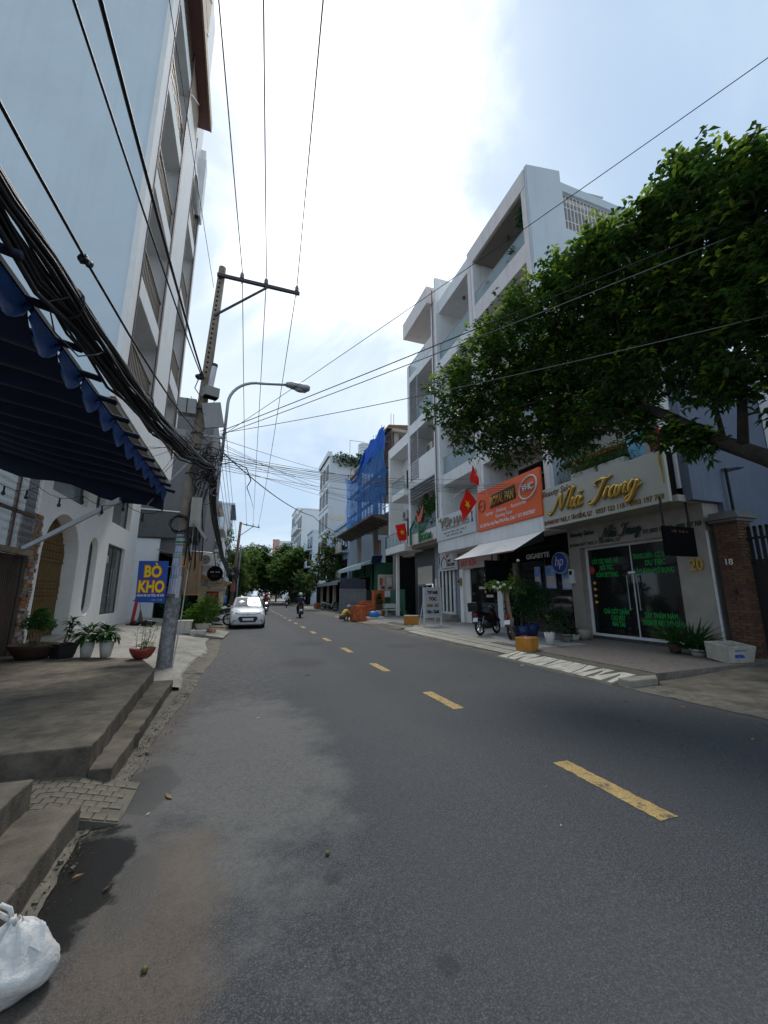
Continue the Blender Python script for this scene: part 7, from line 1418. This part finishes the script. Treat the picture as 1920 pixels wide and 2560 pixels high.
HB = [M('hollow_brick_%d' % i, c, .9, var=.18, scale=8) for i, c in enumerate(((.52, .13, .045), (.44, .105, .04), (.58, .17, .065)))]
hbm = [MB().box(-.098, .098, -.043, .043, -.043, .043).mesh('brick', m) for m in HB]
def brick_stack(label, x0, y0, nx, ny, nz, top_cut=0):
    t = T('brick_stack', label, 'bricks', (x0, y0, .06), R(6), 'brick stacks'); P(t, 'core', MB().box(.05, nx*.2-.05, .05, ny*.09-.05, 0, nz*.09-.05), HB[1])
    for k in range(nz):
        for i in range(nx):
            for j in range(ny):
                if (i in (0, nx-1) or j == 0 or k == nz-1) and not (k >= nz - top_cut and i < 1 and rnd.random() < .6):
                    if j not in (0,) and k < nz-1 and i == nx-1: continue
                    o = link('brick', rnd.choice(hbm), t); o.location = (.1 + i*.2 + rnd.uniform(-.012, .012), .045 + j*.09 + rnd.uniform(-.01, .01), .045 + k*.09); o.rotation_euler = (0, 0, rnd.uniform(-.05, .05))
brick_stack('low stack of orange bricks nearest the road', 6.5, 24.5, 4, 7, 10, 2); brick_stack('middle stack of orange bricks joined to the low one', 7.25, 25.6, 5, 6, 13, 1); brick_stack('tall stack of orange bricks behind the clipped shrub', 9.0, 28.1, 4, 6, 21)
S('blue_sack', MB().ball((7.9, 24.75, .42), .28, 12, 8, (1.25, 1, .75), .1), M('blue_plastic', (.04, .22, .60), .45, var=.2), 'blue plastic sack on a foam slab by the brick stacks', 'sack', smooth=True); S('foam_slab', MB().box(7.4, 8.5, 24.45, 25.1, .1, .27), FOAM, 'dirty white slab under the blue sack', 'slab', bevel=.02)
t = pot('potted_shrub', 'clipped dark shrub in a white cylinder pot beside the bench', (9.05, 27.2, .17), [(.2, 0), (.22, .2), (.22, .42)], WPOT, group='plants by the bench'); mb = MB()
for c, r_ in (((0, 0, .75), .35), ((0, 0, 1.05), .3), ((0, 0, 1.35), .2)): bush(mb, c, r_, 330, .09, .045)
P(t, 'foliage', mb, GREEN_D, kind='stuff'); stem(t, [(0, 0, .3), (0, 0, 1.2)], .03)
t = pot('potted_shrub', 'leafy plant in a white square planter right of the bench', (11.1, 27.6, .17), [(.2, 0), (.24, .35)], WPOT, group='plants by the bench', square=True); mb = MB(); bush(mb, (0, 0, .7), .42, 350, .2, .06); P(t, 'foliage', mb, GREEN_M, kind='stuff')
bbd = T('billboard', 'white-framed picture board of interiors behind the tall brick stack', 'board', (10.5, 30, .1), world=True); P(bbd, 'panel', MB().box(9.93, 11.15, 29.98, 30.02, 1.95, 3.1), M('photo_print', (.48, .38, .30), .6, c2=(.62, .60, .60), scale=1.6)); P(bbd, 'frame', MB().box(9.88, 9.93, 29.95, 30.04, .1, 3.16).box(11.15, 11.2, 29.95, 30.04, .1, 3.2).box(9.93, 11.15, 29.95, 30.04, 3.1, 3.17).box(9.93, 11.15, 29.95, 30.04, 1.45, 1.5), FRAME_W); P(bbd, 'caption_strip', MB().box(9.93, 11.15, 29.97, 30.01, 1.5, 1.93), WHITE2)
for x, z, w, h, c in ((10.02, 2.35, .22, .55, (.40, .10, .06)), (10.27, 2.5, .14, .35, (.62, .42, .15)), (10.12, 2.05, .3, .25, (.20, .07, .05)), (10.68, 2.05, .35, .2, (.25, .10, .08)), (10.6, 2.4, .4, .55, (.62, .62, .63)), (10.48, 1.97, .04, 1.1, (.30, .2, .14)), (11.05, 1.97, .05, 1.1, (.35, .25, .18))): P(bbd, 'picture_patch', MB().box(x, x+w, 29.965, 29.98, z, z+h), M('patch_%d%d' % (x*100, z*100), c, .7, scale=6))
sg_ = T('sheet_gate', 'grey corrugated sheet gate with a dark panel above it at the building site', 'gate', (8.7, 33, .1), world=True)
P(sg_, 'sheet', MB().grid([[(7.58 + i*.02, 33.0 + .018*math.sin(i*1.05), z) for i in range(112)] for z in (.12, 2.1)]), M('grey_sheet', (.27, .29, .31), .5, metal=.3, streak=.2), smooth=True); P(sg_, 'frame', MB().box(7.53, 7.6, 32.94, 33.0, .1, 2.12).box(9.76, 9.83, 32.94, 33.0, .1, 2.12).box(7.6, 9.76, 32.94, 32.99, 2.04, 2.12).box(7.6, 9.76, 32.94, 32.99, 1.0, 1.07), STEEL); P(sg_, 'upper_panel', MB().box(7.6, 9.78, 33.02, 33.08, 2.13, 2.92), M('slate_panel', (.06, .065, .095), .6)); P(sg_, 'side_sheet', MB().box(9.9, 11.4, 34.0, 34.06, .1, 2.0), M('dark_sheet', (.06, .065, .065), .6))
# flags
def flag(label, base, tip, corners, nrm, group='red flags with a yellow star'):
    t = T('flag', label, 'flag', base, group=group, world=True); P(t, 'pole', MB().cyl(base, tip, .014, n=6), WHITE2)
    a, b, c, d = (V(q) for q in corners); n_ = V(nrm).normalized(); rows = []
    for i in range(9):
        u = i / 8; rows.append([(a.lerp(b, v/8).lerp(d.lerp(c, v/8), u)) + n_*(.07*math.sin(u*7 + v*.5)*(.3+u)) for v in range(9)])
    cl = P(t, 'cloth', MB().grid(rows), thin_sheet('flag_red', (.60, .015, .01), .35, .7, var=.08), smooth=True)
    cc = (a + b + c + d) / 4; e1 = (b - a).normalized(); e2 = (d - a).normalized(); r_ = min((b-a).length, (d-a).length)*.26
    star = [cc + (e1*math.sin(q*math.pi/5) + e2*-math.cos(q*math.pi/5))*(r_ if q % 2 == 0 else r_*.4) for q in range(10)]
    for s_ in (-1, 1): P(cl, 'star', MB().add([p + n_*s_*.085 for p in star] + [cc + n_*s_*.085], [(q, (q+1) % 10, 10) for q in range(10)]), M('flag_yellow', (.80, .50, .02), .7))
flag('red flag with yellow star in front of the hair studio sign', (10.02, 17.9, 6.6), (9.1, 15.2, 6.27), [(9.14, 15.2, 6.25), (9.66, 15.2, 5.68), (8.95, 15.2, 4.82), (8.72, 15.2, 5.25)], (0, -1, 0)); flag('drooping red flag on a slanting pole above the orange sign', (10.02, 14.9, 5.95), (8.75, 14.2, 7.5), [(8.86, 14.2, 7.0), (8.98, 14.2, 6.86), (9.22, 14.2, 6.15), (8.72, 14.2, 6.2)], (0, -1, 0)); flag('red flag with pale star on the narrow white house balcony', (10.0, 24.9, 6.0), (9.5, 23.5, 6.2), [(8.87, 23.5, 5.93), (9.58, 23.5, 6.1), (9.68, 23.5, 5.03), (9.13, 23.5, 4.91)], (0, -1, 0))
# laundry on the salon balcony
ln = [('light blue shirt hanging on the salon balcony', (.20, .45, .60), 10.75, 8.25, .55, .75), ('red shirt hanging at the right end of the salon laundry', (.55, .03, .04), 10.9, 7.5, .3, .5), ('dark maroon garment between the hanging shirts', (.16, .05, .06), 11.0, 7.85, .35, .8), ('pale mottled garment beside the red shirt', (.40, .36, .36), 11.1, 7.55, .4, .6)]
for lab, c, x, y, w, h in ln:
    t = T('hanging_shirt', lab, 'clothes', (x, y, 6.4), group='laundry on the salon balcony'); P(t, 'cloth', MB().grid([[(.03*math.sin(v*1.3 + u*3), (v/8 - .5)*w*(1 if u < .25 else .86), -.05 - h*u - .05*abs(v/8 - .5)*(1-u)) for v in range(9)] for u in [i/6 for i in range(7)]]), M('cloth_%s' % lab[:6], c, .85, var=.15, scale=6), smooth=True); P(t, 'hanger', MB().tube([(0, -w*.4, -.06), (0, 0, .02), (0, w*.4, -.06)], .008, 5).tube([(0, 0, .02), (0, 0, .12)], .006, 5), STEEL)
S('drying_rack', MB().bar((10.7, 7.2, 6.52), (10.9, 9.2, 6.52), .02).bar((11.2, 7.2, 6.6), (11.3, 9.2, 6.6), .02).bar((10.6, 7.3, 6.6), (11.4, 7.4, 6.6), .02).bar((10.6, 8.6, 6.6), (11.4, 8.6, 6.6), .02), STEEL, 'thin steel drying rails above the salon laundry', 'drying rack')
S('clothes_dryer_frame', MB().obox((10.8, 7.9, 6.95), (.05, .45, .35), (0, R(30), 0)).obox((10.9, 7.5, 6.9), (.05, .3, .35), (0, R(30), 0)), FRAME_W, 'white louvred panel leaning above the laundry', 'panel')
# ------------------------------------------------------------------ building site, shed and the far end of the street
cs_ = T('building_site', 'unfinished concrete house under construction behind blue netting', 'building', (12, 34, 0), world=True); CN = M('raw_concrete', (.24, .225, .20), .95, c2=(.33, .31, .28), scale=2)
for z in (7.9, 11.4, 14.6): P(cs_, 'floor_slab', MB().box(10.6, 16, 28.6, 40.5, z, z + .25), CN)
for x in (10.9, 15):
    for y in (29.2, 34.5, 40): P(cs_, 'column', MB().box(x, x + .4, y - .2, y + .2, 0, 14.6), CN)
FWK = M('grey_formwork', (.085, .07, .055), .95, c2=(.15, .125, .10), scale=3)
P(cs_, 'formwork', MB().poly([(8.9, 28.6, 7.5), (10.4, 28.6, 7.1), (10.4, 28.6, 7.7), (8.9, 28.6, 7.62)], (0, 12.2, 0)), FWK)
for k in range(14): P(cs_, 'plank', MB().bar((8.8, 28.9 + k*.9, 7.48), (10.5, 28.8 + k*.9, 7.04), .09, .06), FWK)
P(cs_, 'roof_formwork', MB().poly([(10.3, 28.6, 14.95), (14, 28.6, 15.3), (14, 28.6, 15.5), (10.3, 28.6, 15.1)], (0, 7.5, 0)), M('formwork_brown', (.17, .10, .06), .9, var=.3))
for k in range(9): P(cs_, 'joist', MB().bar((10.2, 28.7 + k*.9, 14.87), (14, 28.7 + k*.9, 15.22), .08, .12), WOOD)
for k in range(8): P(cs_, 'prop', MB().cyl((10.7 + (k % 2)*1.5, 29 + (k//2)*1.9, 11.6), (10.7 + (k % 2)*1.5, 29 + (k//2)*1.9, 14.9), .05, n=6), WOOD)
for k in range(6): P(cs_, 'rebar', MB().cyl((11 + (k % 2)*.25, 30 + (k//2)*2.5, 15.4), (11 + (k % 2)*.25, 30 + (k//2)*2.5, 16.8), .02, n=5), M('rebar', (.12, .07, .05), .8))
P(cs_, 'ground_wall', MB().box(12.6, 12.8, 28.6, 36, .1, 7), DARK)
sc = T('scaffold', 'rust-red pipe scaffold standing behind the blue netting', 'scaffold', (9.9, 35, 7.9), world=True); SCM = M('scaffold_red', (.17, .055, .05), .7, var=.25)
for k in range(13):
    for x in (10.05, 10.45): P(sc, 'pole', MB().cyl((x, 28.9 + k, 7.8), (x, 28.9 + k, 14.2 if k < 6 else (13.9 if k < 11 else 14.5)), .028, n=6), SCM)
for q in range(6):
    for x in (10.05, 10.45): P(sc, 'ledger', MB().cyl((x, 28.7, 8.5 + q*1.05), (x, 41.1 if q < 5 else 36, 8.5 + q*1.05), .024, n=6), SCM)
for k in range(6): P(sc, 'brace', MB().cyl((10.05, 28.9 + k*2, 7.9 + (k % 2)*3), (10.05, 30.9 + k*2, 10.9 + (k % 2)*3), .022, n=6), SCM)
for q in range(3): P(sc, 'deck', MB().box(10.1, 10.4, 28.9, 41, 9.5 + q*2.1, 9.55 + q*2.1), WOOD)
nt_ = T('safety_net', 'bright blue construction netting draped over the scaffold', 'net', (9.55, 35, 7.6), world=True); rows = []
for i in range(60):
    y = 28.55 + i*.215; zt = 14.8 if y < 34.2 else (14.8 - (y - 34.2)*.78 if y < 36.8 else (12.75 + ((y - 36.8)/4.5)**2*1.5)); zb = 7.3 + (y - 28.5)*.05
    rows.append([(9.98 + .05*math.sin(y*2.3 + k*.5) + .05*math.sin(y*6 + k) + (.08*math.sin(k*.9) if 34 < y < 38 else 0) - .15*(k/23)**3*(.5 + .5*math.sin(y*1.1)), y, zb + (zt - zb)*k/23) for k in range(24)])
P(nt_, 'net', MB().grid(rows), thin_sheet('blue_net', (.05, .32, 1.0), .62, .7, alpha=.58, var=.25, scale=2.5), smooth=True)
P(nt_, 'gathered_edge', MB().tube([(9.95, 34.0, 14.7), (9.9, 34.9, 13.9), (9.9, 35.8, 13.0), (9.9, 36.8, 12.7), (9.92, 39, 12.95), (9.95, 41.2, 14.0)], [.12, .22, .2, .16, .1, .05], 8), thin_sheet('blue_net_thick', (.012, .10, .5), .2, .8, var=.3, scale=5), smooth=True)
P(nt_, 'upper_fold', MB().grid([[(9.88 + .05*math.sin(k*2 + i), 28.7 + i*.36, 13.3 + k*.4 + .15*math.sin(i*.8)) for k in range(5)] for i in range(16)]), MC['blue_net_thick'], smooth=True)
gsd = T('green_shed', 'dark green walled shed with a torn pale awning behind the sheet gate', 'shed', (11.5, 36, .1), world=True); P(gsd, 'wall', MB().box(10.9, 11.1, 33.5, 42, .1, 4.4).box(10.9, 12.5, 33.4, 33.5, .1, 4.4), M('green_wall', (.05, .16, .09), .8, var=.2, scale=1.2)); P(gsd, 'post', MB().box(10.8, 10.9, 37, 37.15, .1, 4.4), BLACK)
P(gsd, 'awning', MB().poly([(9.4, 33.2, 4.15), (10.9, 33.2, 4.75), (10.9, 33.2, 4.68), (9.4, 33.2, 4.08)], (0, 8.8, 0)), M('pale_awning', (.45, .55, .55), .7, var=.15)); P(gsd, 'awning_valance', MB().box(9.38, 9.41, 33.2, 42, 3.8, 4.12), MC['pale_awning']); P(gsd, 'tarpaulin', MB().poly([(10.3, 33.1, 4.3), (11.2, 33.1, 4.4), (11.3, 33.1, 5.0), (10.4, 33.1, 4.9)], (0, .2, 0)), M('navy_tarp', (.012, .018, .07), .7)); bnr = P(gsd, 'banner', MB().box(10.75, 11.15, 33.0, 33.04, 5.0, 6.3), M('banner_print', (.45, .12, .12), .7, c2=(.15, .2, .45), scale=1.3)); P(bnr, 'banner_patch', MB().box(10.95, 11.15, 32.98, 33.0, 5.1, 6.0), M('banner_yellow', (.65, .45, .08), .7, c2=(.2, .4, .2), scale=3))
sh_ = T('street_stall', 'small open-fronted stall with grey roof and cream posts beside the sheet gate', 'stall', (9, 41, .1), world=True); P(sh_, 'roof', MB().poly([(7.9, 35.3, 2.72), (10.8, 35.3, 3.25), (10.8, 35.3, 3.33), (7.9, 35.3, 2.8)], (0, 10.5, 0)), M('grey_roof_sheet', (.12, .125, .125), .6, var=.2)); P(sh_, 'fascia', MB().box(7.86, 7.9, 35.3, 45.8, 2.5, 2.8), M('fascia_grey', (.25, .27, .27), .7))
for y in (36, 39, 42, 45.4): P(sh_, 'post', MB().box(8.3, 8.5, y, y + .2, .1, 2.8), M('cream_post', (.45, .39, .28), .8))
P(sh_, 'back_wall', MB().box(10.6, 10.8, 35.4, 45.8, .1, 3.2).box(8.6, 10.6, 45.6, 45.8, .1, 3.0), DARK); P(sh_, 'curtain', MB().box(8.7, 8.74, 43, 44, .3, 2.6).box(8.7, 8.74, 39.6, 40.2, .6, 2.6), M('stall_cloth', (.35, .30, .27), .8, c2=(.25, .10, .08), scale=2)); P(sh_, 'planter', MB().box(7.9, 8.4, 45.9, 47.5, .1, .7), M('brick_planter', (.30, .11, .06), .9))
def block(label, x0, x1, y0, y1, h, mat, floors, bays, side=None, bal=False, name='apartment_house'):
    b_ = T(name, label, 'building', ((x0 + x1)/2, (y0 + y1)/2, .1), world=True); P(b_, 'wall', MB().box(x0 + .12, x1, y0, y1, .1, h), mat); P(b_, 'roof', MB().box(x0 - .05, x1 + .1, y0 - .06, y1 + .06, h, h + .25), mat)
    if side: P(b_, 'side_render', MB().box(x0 + .14, x1, y0 - .03, y0 - .005, .1, h), side)
    bw = (y1 - y0)/bays; fh = (h - 3.4)/floors
    for f in range(floors):
        z = 3.5 + f*fh
        P(b_, 'string_course', MB().box(x0, x0 + .12, y0, y1, z - .35, z - .12), mat)
        for k in range(bays): window(b_, (x0 + .11, y1 - k*bw - bw*.2, z + .15), RIGHTSIDE, bw*.62, fh*.62, 0, GLD, FRAME_D, 1 if bw < 2 else 2, .06, t=.05)
        if bal: P(b_, 'balcony', MB().box(x0 - .7, x0, y0 + .4, y1 - .4, z - .35, z - .15).box(x0 - .7, x0 - .64, y0 + .4, y1 - .4, z - .15, z + .75), mat)
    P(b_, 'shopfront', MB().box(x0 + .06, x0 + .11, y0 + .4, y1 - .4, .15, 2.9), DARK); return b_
FARW = M('far_white', (.70, .73, .76), .85, var=.05, scale=.5, streak=.1, dirt=(.45, .46, .47)); FARB = M('far_blue_white', (.52, .60, .68), .85, var=.04, scale=.5)
wt = block('tall white apartment house with a plain side wall behind the blue netting', 10.2, 18, 53, 60.2, 20.6, FARW, 5, 3, M('plain_pale_side', (.56, .60, .64), .85, var=.03, scale=.4, streak=.08, dirt=(.46, .48, .5))); P(wt, 'roof_edge', MB().poly([(10.05, 52.9, 20.6), (10.05, 60.4, 20.6), (10.05, 60.4, 21.2), (10.05, 52.9, 21.3)], (.6, 0, 0)), FARW); P(wt, 'band', MB().box(10.3, 18, 52.94, 52.97, 11.6, 12.3), M('beige_band', (.60, .56, .50), .85))
rg = T('roof_garden', 'dark ivy mass spilling over the parapet of the tall white house', 'plant', (13.6, 52.8, 18.6)); mb = MB()
for k in range(14): bush(mb, (-2.2 + k*.36, rnd.uniform(-.3, .5), 1.6 + rnd.uniform(-.9, .5)), .7, 90, .3, .2, droop=.4)
P(rg, 'foliage', mb, GREEN_D, kind='stuff'); tk = T('water_tank', 'white water tank on the roof behind the ivy', 'tank', (15.6, 54, 20.9)); P(tk, 'drum', MB().cyl((0, 0, 0), (0, 0, 2.4), .9, n=18), FRAME_W)
for k in range(5): P(tk, 'hoop', MB().cyl((0, 0, .25 + k*.45), (0, 0, .31 + k*.45), .92, n=18), STEEL)
P(tk, 'stand', MB().box(-2.2, -2.14, -.03, .03, 0, 2.9).box(-2.2, 0, -.03, .03, 2.8, 2.86), STEEL)
bl2 = block('pale blue house with cream balconies and creepers under the scaffold', 10.5, 16.5, 42.2, 50, 9.4, M('light_blue_wall', (.36, .45, .55), .85, var=.05), 2, 2, bal=True); P(bl2, 'cream_panel', MB().box(9.75, 9.79, 42.7, 49.5, 6.2, 7.0), M('cream_panel', (.5, .44, .32), .8)); P(bl2, 'cream_panel', MB().box(9.75, 9.79, 42.7, 49.5, 3.4, 4.0), MC['cream_panel'])
cr_ = T('creeper', 'green creeper growing on the pale blue house balconies', 'plant', (9.7, 46, 3.4)); mb = MB()
for k in range(10): bush(mb, (rnd.uniform(-.2, .3), rnd.uniform(-3, 3), rnd.uniform(0, 3.8)), .6, 90, .25, .12)
P(cr_, 'foliage', mb, GREEN_M, kind='stuff')
block('small blue-fronted house before the far white blocks', 10.3, 15, 66, 72, 12.0, FARB, 3, 2, bal=True); block('mid-street white block with stepped roof', 10.2, 16, 80, 92, 18.5, FARW, 4, 4, bal=True); block('white block set back behind the stepped one', 10.8, 17, 94, 104, 21.5, FARW, 5, 3)
pk = block('far pink and white tower over the tree tops', 10.6, 13, 168, 172, 23.6, M('far_pink', (.50, .30, .26), .85), 6, 1, bal=True); P(pk, 'white_wing', MB().box(13, 19.2, 168.5, 176, .1, 23.4), FARW); block('low house closing the left end of the street', -12, -3.5, 100, 120, 7, FARW, 2, 3)
yr = T('end_house', 'low house with yellow tiled roof at the end of the street', 'building', (0, 150, 0), world=True); P(yr, 'wall', MB().box(-6, 3, 150, 158, 0, 4.2), FARW); P(yr, 'roof', MB().poly([(-7, 149, 4.0), (4, 149, 4.0), (2.5, 149, 6.2), (-5.5, 149, 6.2)], (0, 9, 0)), M('yellow_roof', (.50, .32, .12), .8))

# ------------------------------------------------------------------ trees
BARK = M('bark', (.02, .016, .013), .95, c2=(.045, .036, .028), scale=6, bump=.9, bscale=18)
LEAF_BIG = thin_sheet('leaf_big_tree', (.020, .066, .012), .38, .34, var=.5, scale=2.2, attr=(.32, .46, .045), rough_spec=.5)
def shoots(clusters, per, L, W, seed, young=.22, droop=.35, shell=.5):
    rb = random.Random(seed); vs = []; fs = []; tint = []
    def rv(e0, e1): a = rb.uniform(0, 6.283); e = R(rb.uniform(e0, e1)); return V(math.cos(a)*math.cos(e), math.sin(a)*math.cos(e), math.sin(e))
    for cx, cy, cz, r_ in clusters:
        for _ in range(int(per*max(.3, r_)**1.6)):
            d = rv(-70, 90); q = (shell + (1 - shell)*rb.random()) if rb.random() < .8 else rb.random()*.7
            p = V(cx, cy, cz) + d*r_*q*V(1,1,1).x; sd_ = (d*.8 + rv(-10, 60)*.7 + V(0,0,.25)).normalized(); young_lit = rb.random() < young*max(.08, .55 + 1.2*d.z)*(.25 + q); tl = rb.uniform(.16, .30)*L/.15  # young yellow-green shoots, weighted to cluster tops: sunlit highlights put into the tint
            for k in range(rb.randint(6, 9)):
                b = p + sd_*tl*(k/8); ld = (sd_*.5 + rv(-35, 35)).normalized(); ll = L*rb.uniform(.65, 1.15)
                s_ = ld.cross(V(0,0,1)); s_ = s_.normalized() if s_.length > .05 else V(1,0,0); u = s_.cross(ld); w = W*rb.uniform(.8, 1.15); n = len(vs)
                vs += [b, b + ld*ll*.45 - s_*w*.5 + u*w*.18 - V(0,0,droop*ll*.2), b + ld*ll*.45 + s_*w*.5 + u*w*.18 - V(0,0,droop*ll*.2), b + ld*ll*.9 - V(0,0,droop*ll)]
                fs += [(n, n+3, n+1), (n, n+2, n+3)]; tv = (rb.uniform(.45, 1) if young_lit and k > 2 else rb.uniform(0, .12)); tint += [tv, tv]
    return vs, fs, tint
def crown_part(t, clusters, per, L, W, seed, mat, young=.22, droop=.35, shell=.5):
    vs, fs, tint = shoots(clusters, per, L, W, seed, young, droop, shell); o = P(t, 'crown', MB().add(vs, fs), mat, kind='stuff')
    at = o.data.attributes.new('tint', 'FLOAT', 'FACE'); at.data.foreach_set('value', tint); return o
BT = [(5.6, 5.3, 7.5, .55), (5.5, 4.4, 7.3, .55), (5.6, 3.55, 7.15, .48), (5.6, 2.95, 7.3, .42), (5.01, 8.45, 6.55, .98), (5.42, 7.59, 7.05, 1.08), (5.4, 8.38, 5.75, .82), (5.43, 6.49, 7.3, .97), (5.96, 6.78, 5.9, 1.12), (5.55, 7.33, 5.0, .62), (5.67, 5.35, 7.2, .94), (5.98, 5.5, 6.13, 1.02), (5.99, 6.2, 4.82, .55), (5.65, 4.42, 7.04, .83), (5.96, 4.5, 6.07, .9), (6.0, 4.66, 5.18, .7), (5.73, 3.63, 6.89, .68), (5.87, 3.6, 6.05, .79), (6.02, 3.75, 5.3, .6), (5.68, 3.04, 6.99, .57), (5.76, 2.95, 6.13, .71), (5.88, 3.06, 5.31, .6), (5.54, 2.47, 6.7, .45), (5.69, 2.38, 6.05, .64), (5.77, 2.45, 5.34, .58), (5.91, 2.72, 4.68, .45), (5.53, 2.15, 6.4, .4), (5.82, 1.95, 5.9, .6), (5.97, 2.12, 5.23, .69), (6.18, 2.39, 4.42, .45), (5.86, 5.08, 4.82, .35), (6.2, 4.1, 4.0, .16), (6.15, 3.75, 3.75, .13), (6.1, 4.6, 4.35, .2), (6.1, 3.2, 4.4, .35), (6.3, 2.75, 4.0, .3), (6.35, 3.5, 4.6, .35), (6.0, 5.6, 4.55, .3),
      (6.5, 7.6, 6.6, .9), (6.8, 6.3, 6.6, 1.0), (7.0, 5.2, 6.6, 1.0), (7.0, 4.0, 6.4, .95), (7.0, 2.9, 6.2, .9), (7.0, 1.8, 6.0, .9), (7.9, 4.6, 6.0, .9), (8.1, 3.2, 5.9, .9), (7.6, 6.0, 5.9, .8), (6.9, 6.9, 5.4, .6), (7.3, .8, 5.7, .9), (8.2, 1.6, 5.8, 1.0), (6.4, .9, 6.0, .7)]
bt = T('street_tree', 'large dark green broad-leaved street tree overhanging the right side of the road', 'tree', (7.3, 1.5, .1), world=True)
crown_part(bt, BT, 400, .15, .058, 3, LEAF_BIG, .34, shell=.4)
P(bt, 'trunk', MB().tube([(7.3, 1.5, -.1), (7.25, 1.5, 1.0), (7.1, 1.6, 2.0), (6.9, 1.9, 2.6)], [.30, .25, .22, .19], 12), BARK, smooth=True)
limb = [(6.9, 1.9, 2.55), (6.55, 2.4, 2.85), (6.27, 2.76, 3.06), (6.29, 3.05, 3.33), (6.29, 3.5, 3.7), (6.27, 3.91, 4.11), (6.21, 4.3, 4.52), (6.24, 4.77, 4.85), (6.23, 5.16, 5.07), (6.09, 5.69, 5.48), (5.89, 6.19, 5.97), (5.6, 7.2, 6.5)]
P(bt, 'limb', MB().tube(limb, [.15, .13, .118, .11, .102, .094, .085, .074, .062, .05, .038, .02], 10), BARK, smooth=True)
for a, b, c, r_ in (((6.29, 3.3, 3.5), (6.1, 3.1, 4.2), (5.9, 2.9, 5.4), .07), ((6.29, 3.5, 3.7), (6.6, 3.7, 4.4), (7.0, 4.0, 5.6), .04), ((6.24, 4.6, 4.75), (5.9, 4.5, 5.3), (5.7, 4.4, 6.4), .05), ((6.23, 5.1, 5.05), (6.0, 5.8, 5.1), (5.7, 6.9, 5.1), .04), ((6.2, 5.2, 5.1), (6.5, 5.6, 5.6), (6.8, 6.2, 6.3), .04), ((6.05, 5.8, 5.5), (5.7, 6.6, 5.7), (5.3, 8.0, 5.9), .035), ((6.9, 1.9, 2.6), (7.2, 2.2, 3.6), (7.6, 2.8, 5.6), .06), ((6.27, 2.9, 3.1), (5.9, 2.5, 3.9), (5.75, 2.3, 5.2), .06)):
    P(bt, 'branch', MB().tube([a, b, c], [r_, r_*.75, r_*.35], 7), BARK, smooth=True)
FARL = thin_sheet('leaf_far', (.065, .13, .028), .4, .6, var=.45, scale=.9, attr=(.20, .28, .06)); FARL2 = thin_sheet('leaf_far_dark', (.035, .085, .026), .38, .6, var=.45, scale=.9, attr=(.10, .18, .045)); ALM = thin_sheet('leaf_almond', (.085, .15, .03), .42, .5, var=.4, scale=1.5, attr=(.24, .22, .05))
def tree(label, x, y, H, cl, mat, L, seed, per=26, tr=.22, name='street_tree', young=.3):
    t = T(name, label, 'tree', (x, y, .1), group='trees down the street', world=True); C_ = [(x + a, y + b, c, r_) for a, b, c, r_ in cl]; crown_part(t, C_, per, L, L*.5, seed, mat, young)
    P(t, 'trunk', MB().tube([(x, y, 0), (x + .1, y, H*.3), (x, y + .1, H*.55)], [tr, tr*.8, tr*.5], 8), BARK, smooth=True)
    for a, b, c, r_ in cl[:5]: P(t, 'branch', MB().tube([(x + .05, y, H*.4), (x + a*.5, y + b*.5, (H*.4 + c)/2), (x + a, y + b, c)], [tr*.45, tr*.3, tr*.12], 6), BARK)
    return t
def rc(rx, ry, z0, z1, n, r0, r1, seed): rb = random.Random(seed); return [(rb.uniform(-rx, rx), rb.uniform(-ry, ry), rb.uniform(z0, z1), rb.uniform(r0, r1)) for _ in range(n)]
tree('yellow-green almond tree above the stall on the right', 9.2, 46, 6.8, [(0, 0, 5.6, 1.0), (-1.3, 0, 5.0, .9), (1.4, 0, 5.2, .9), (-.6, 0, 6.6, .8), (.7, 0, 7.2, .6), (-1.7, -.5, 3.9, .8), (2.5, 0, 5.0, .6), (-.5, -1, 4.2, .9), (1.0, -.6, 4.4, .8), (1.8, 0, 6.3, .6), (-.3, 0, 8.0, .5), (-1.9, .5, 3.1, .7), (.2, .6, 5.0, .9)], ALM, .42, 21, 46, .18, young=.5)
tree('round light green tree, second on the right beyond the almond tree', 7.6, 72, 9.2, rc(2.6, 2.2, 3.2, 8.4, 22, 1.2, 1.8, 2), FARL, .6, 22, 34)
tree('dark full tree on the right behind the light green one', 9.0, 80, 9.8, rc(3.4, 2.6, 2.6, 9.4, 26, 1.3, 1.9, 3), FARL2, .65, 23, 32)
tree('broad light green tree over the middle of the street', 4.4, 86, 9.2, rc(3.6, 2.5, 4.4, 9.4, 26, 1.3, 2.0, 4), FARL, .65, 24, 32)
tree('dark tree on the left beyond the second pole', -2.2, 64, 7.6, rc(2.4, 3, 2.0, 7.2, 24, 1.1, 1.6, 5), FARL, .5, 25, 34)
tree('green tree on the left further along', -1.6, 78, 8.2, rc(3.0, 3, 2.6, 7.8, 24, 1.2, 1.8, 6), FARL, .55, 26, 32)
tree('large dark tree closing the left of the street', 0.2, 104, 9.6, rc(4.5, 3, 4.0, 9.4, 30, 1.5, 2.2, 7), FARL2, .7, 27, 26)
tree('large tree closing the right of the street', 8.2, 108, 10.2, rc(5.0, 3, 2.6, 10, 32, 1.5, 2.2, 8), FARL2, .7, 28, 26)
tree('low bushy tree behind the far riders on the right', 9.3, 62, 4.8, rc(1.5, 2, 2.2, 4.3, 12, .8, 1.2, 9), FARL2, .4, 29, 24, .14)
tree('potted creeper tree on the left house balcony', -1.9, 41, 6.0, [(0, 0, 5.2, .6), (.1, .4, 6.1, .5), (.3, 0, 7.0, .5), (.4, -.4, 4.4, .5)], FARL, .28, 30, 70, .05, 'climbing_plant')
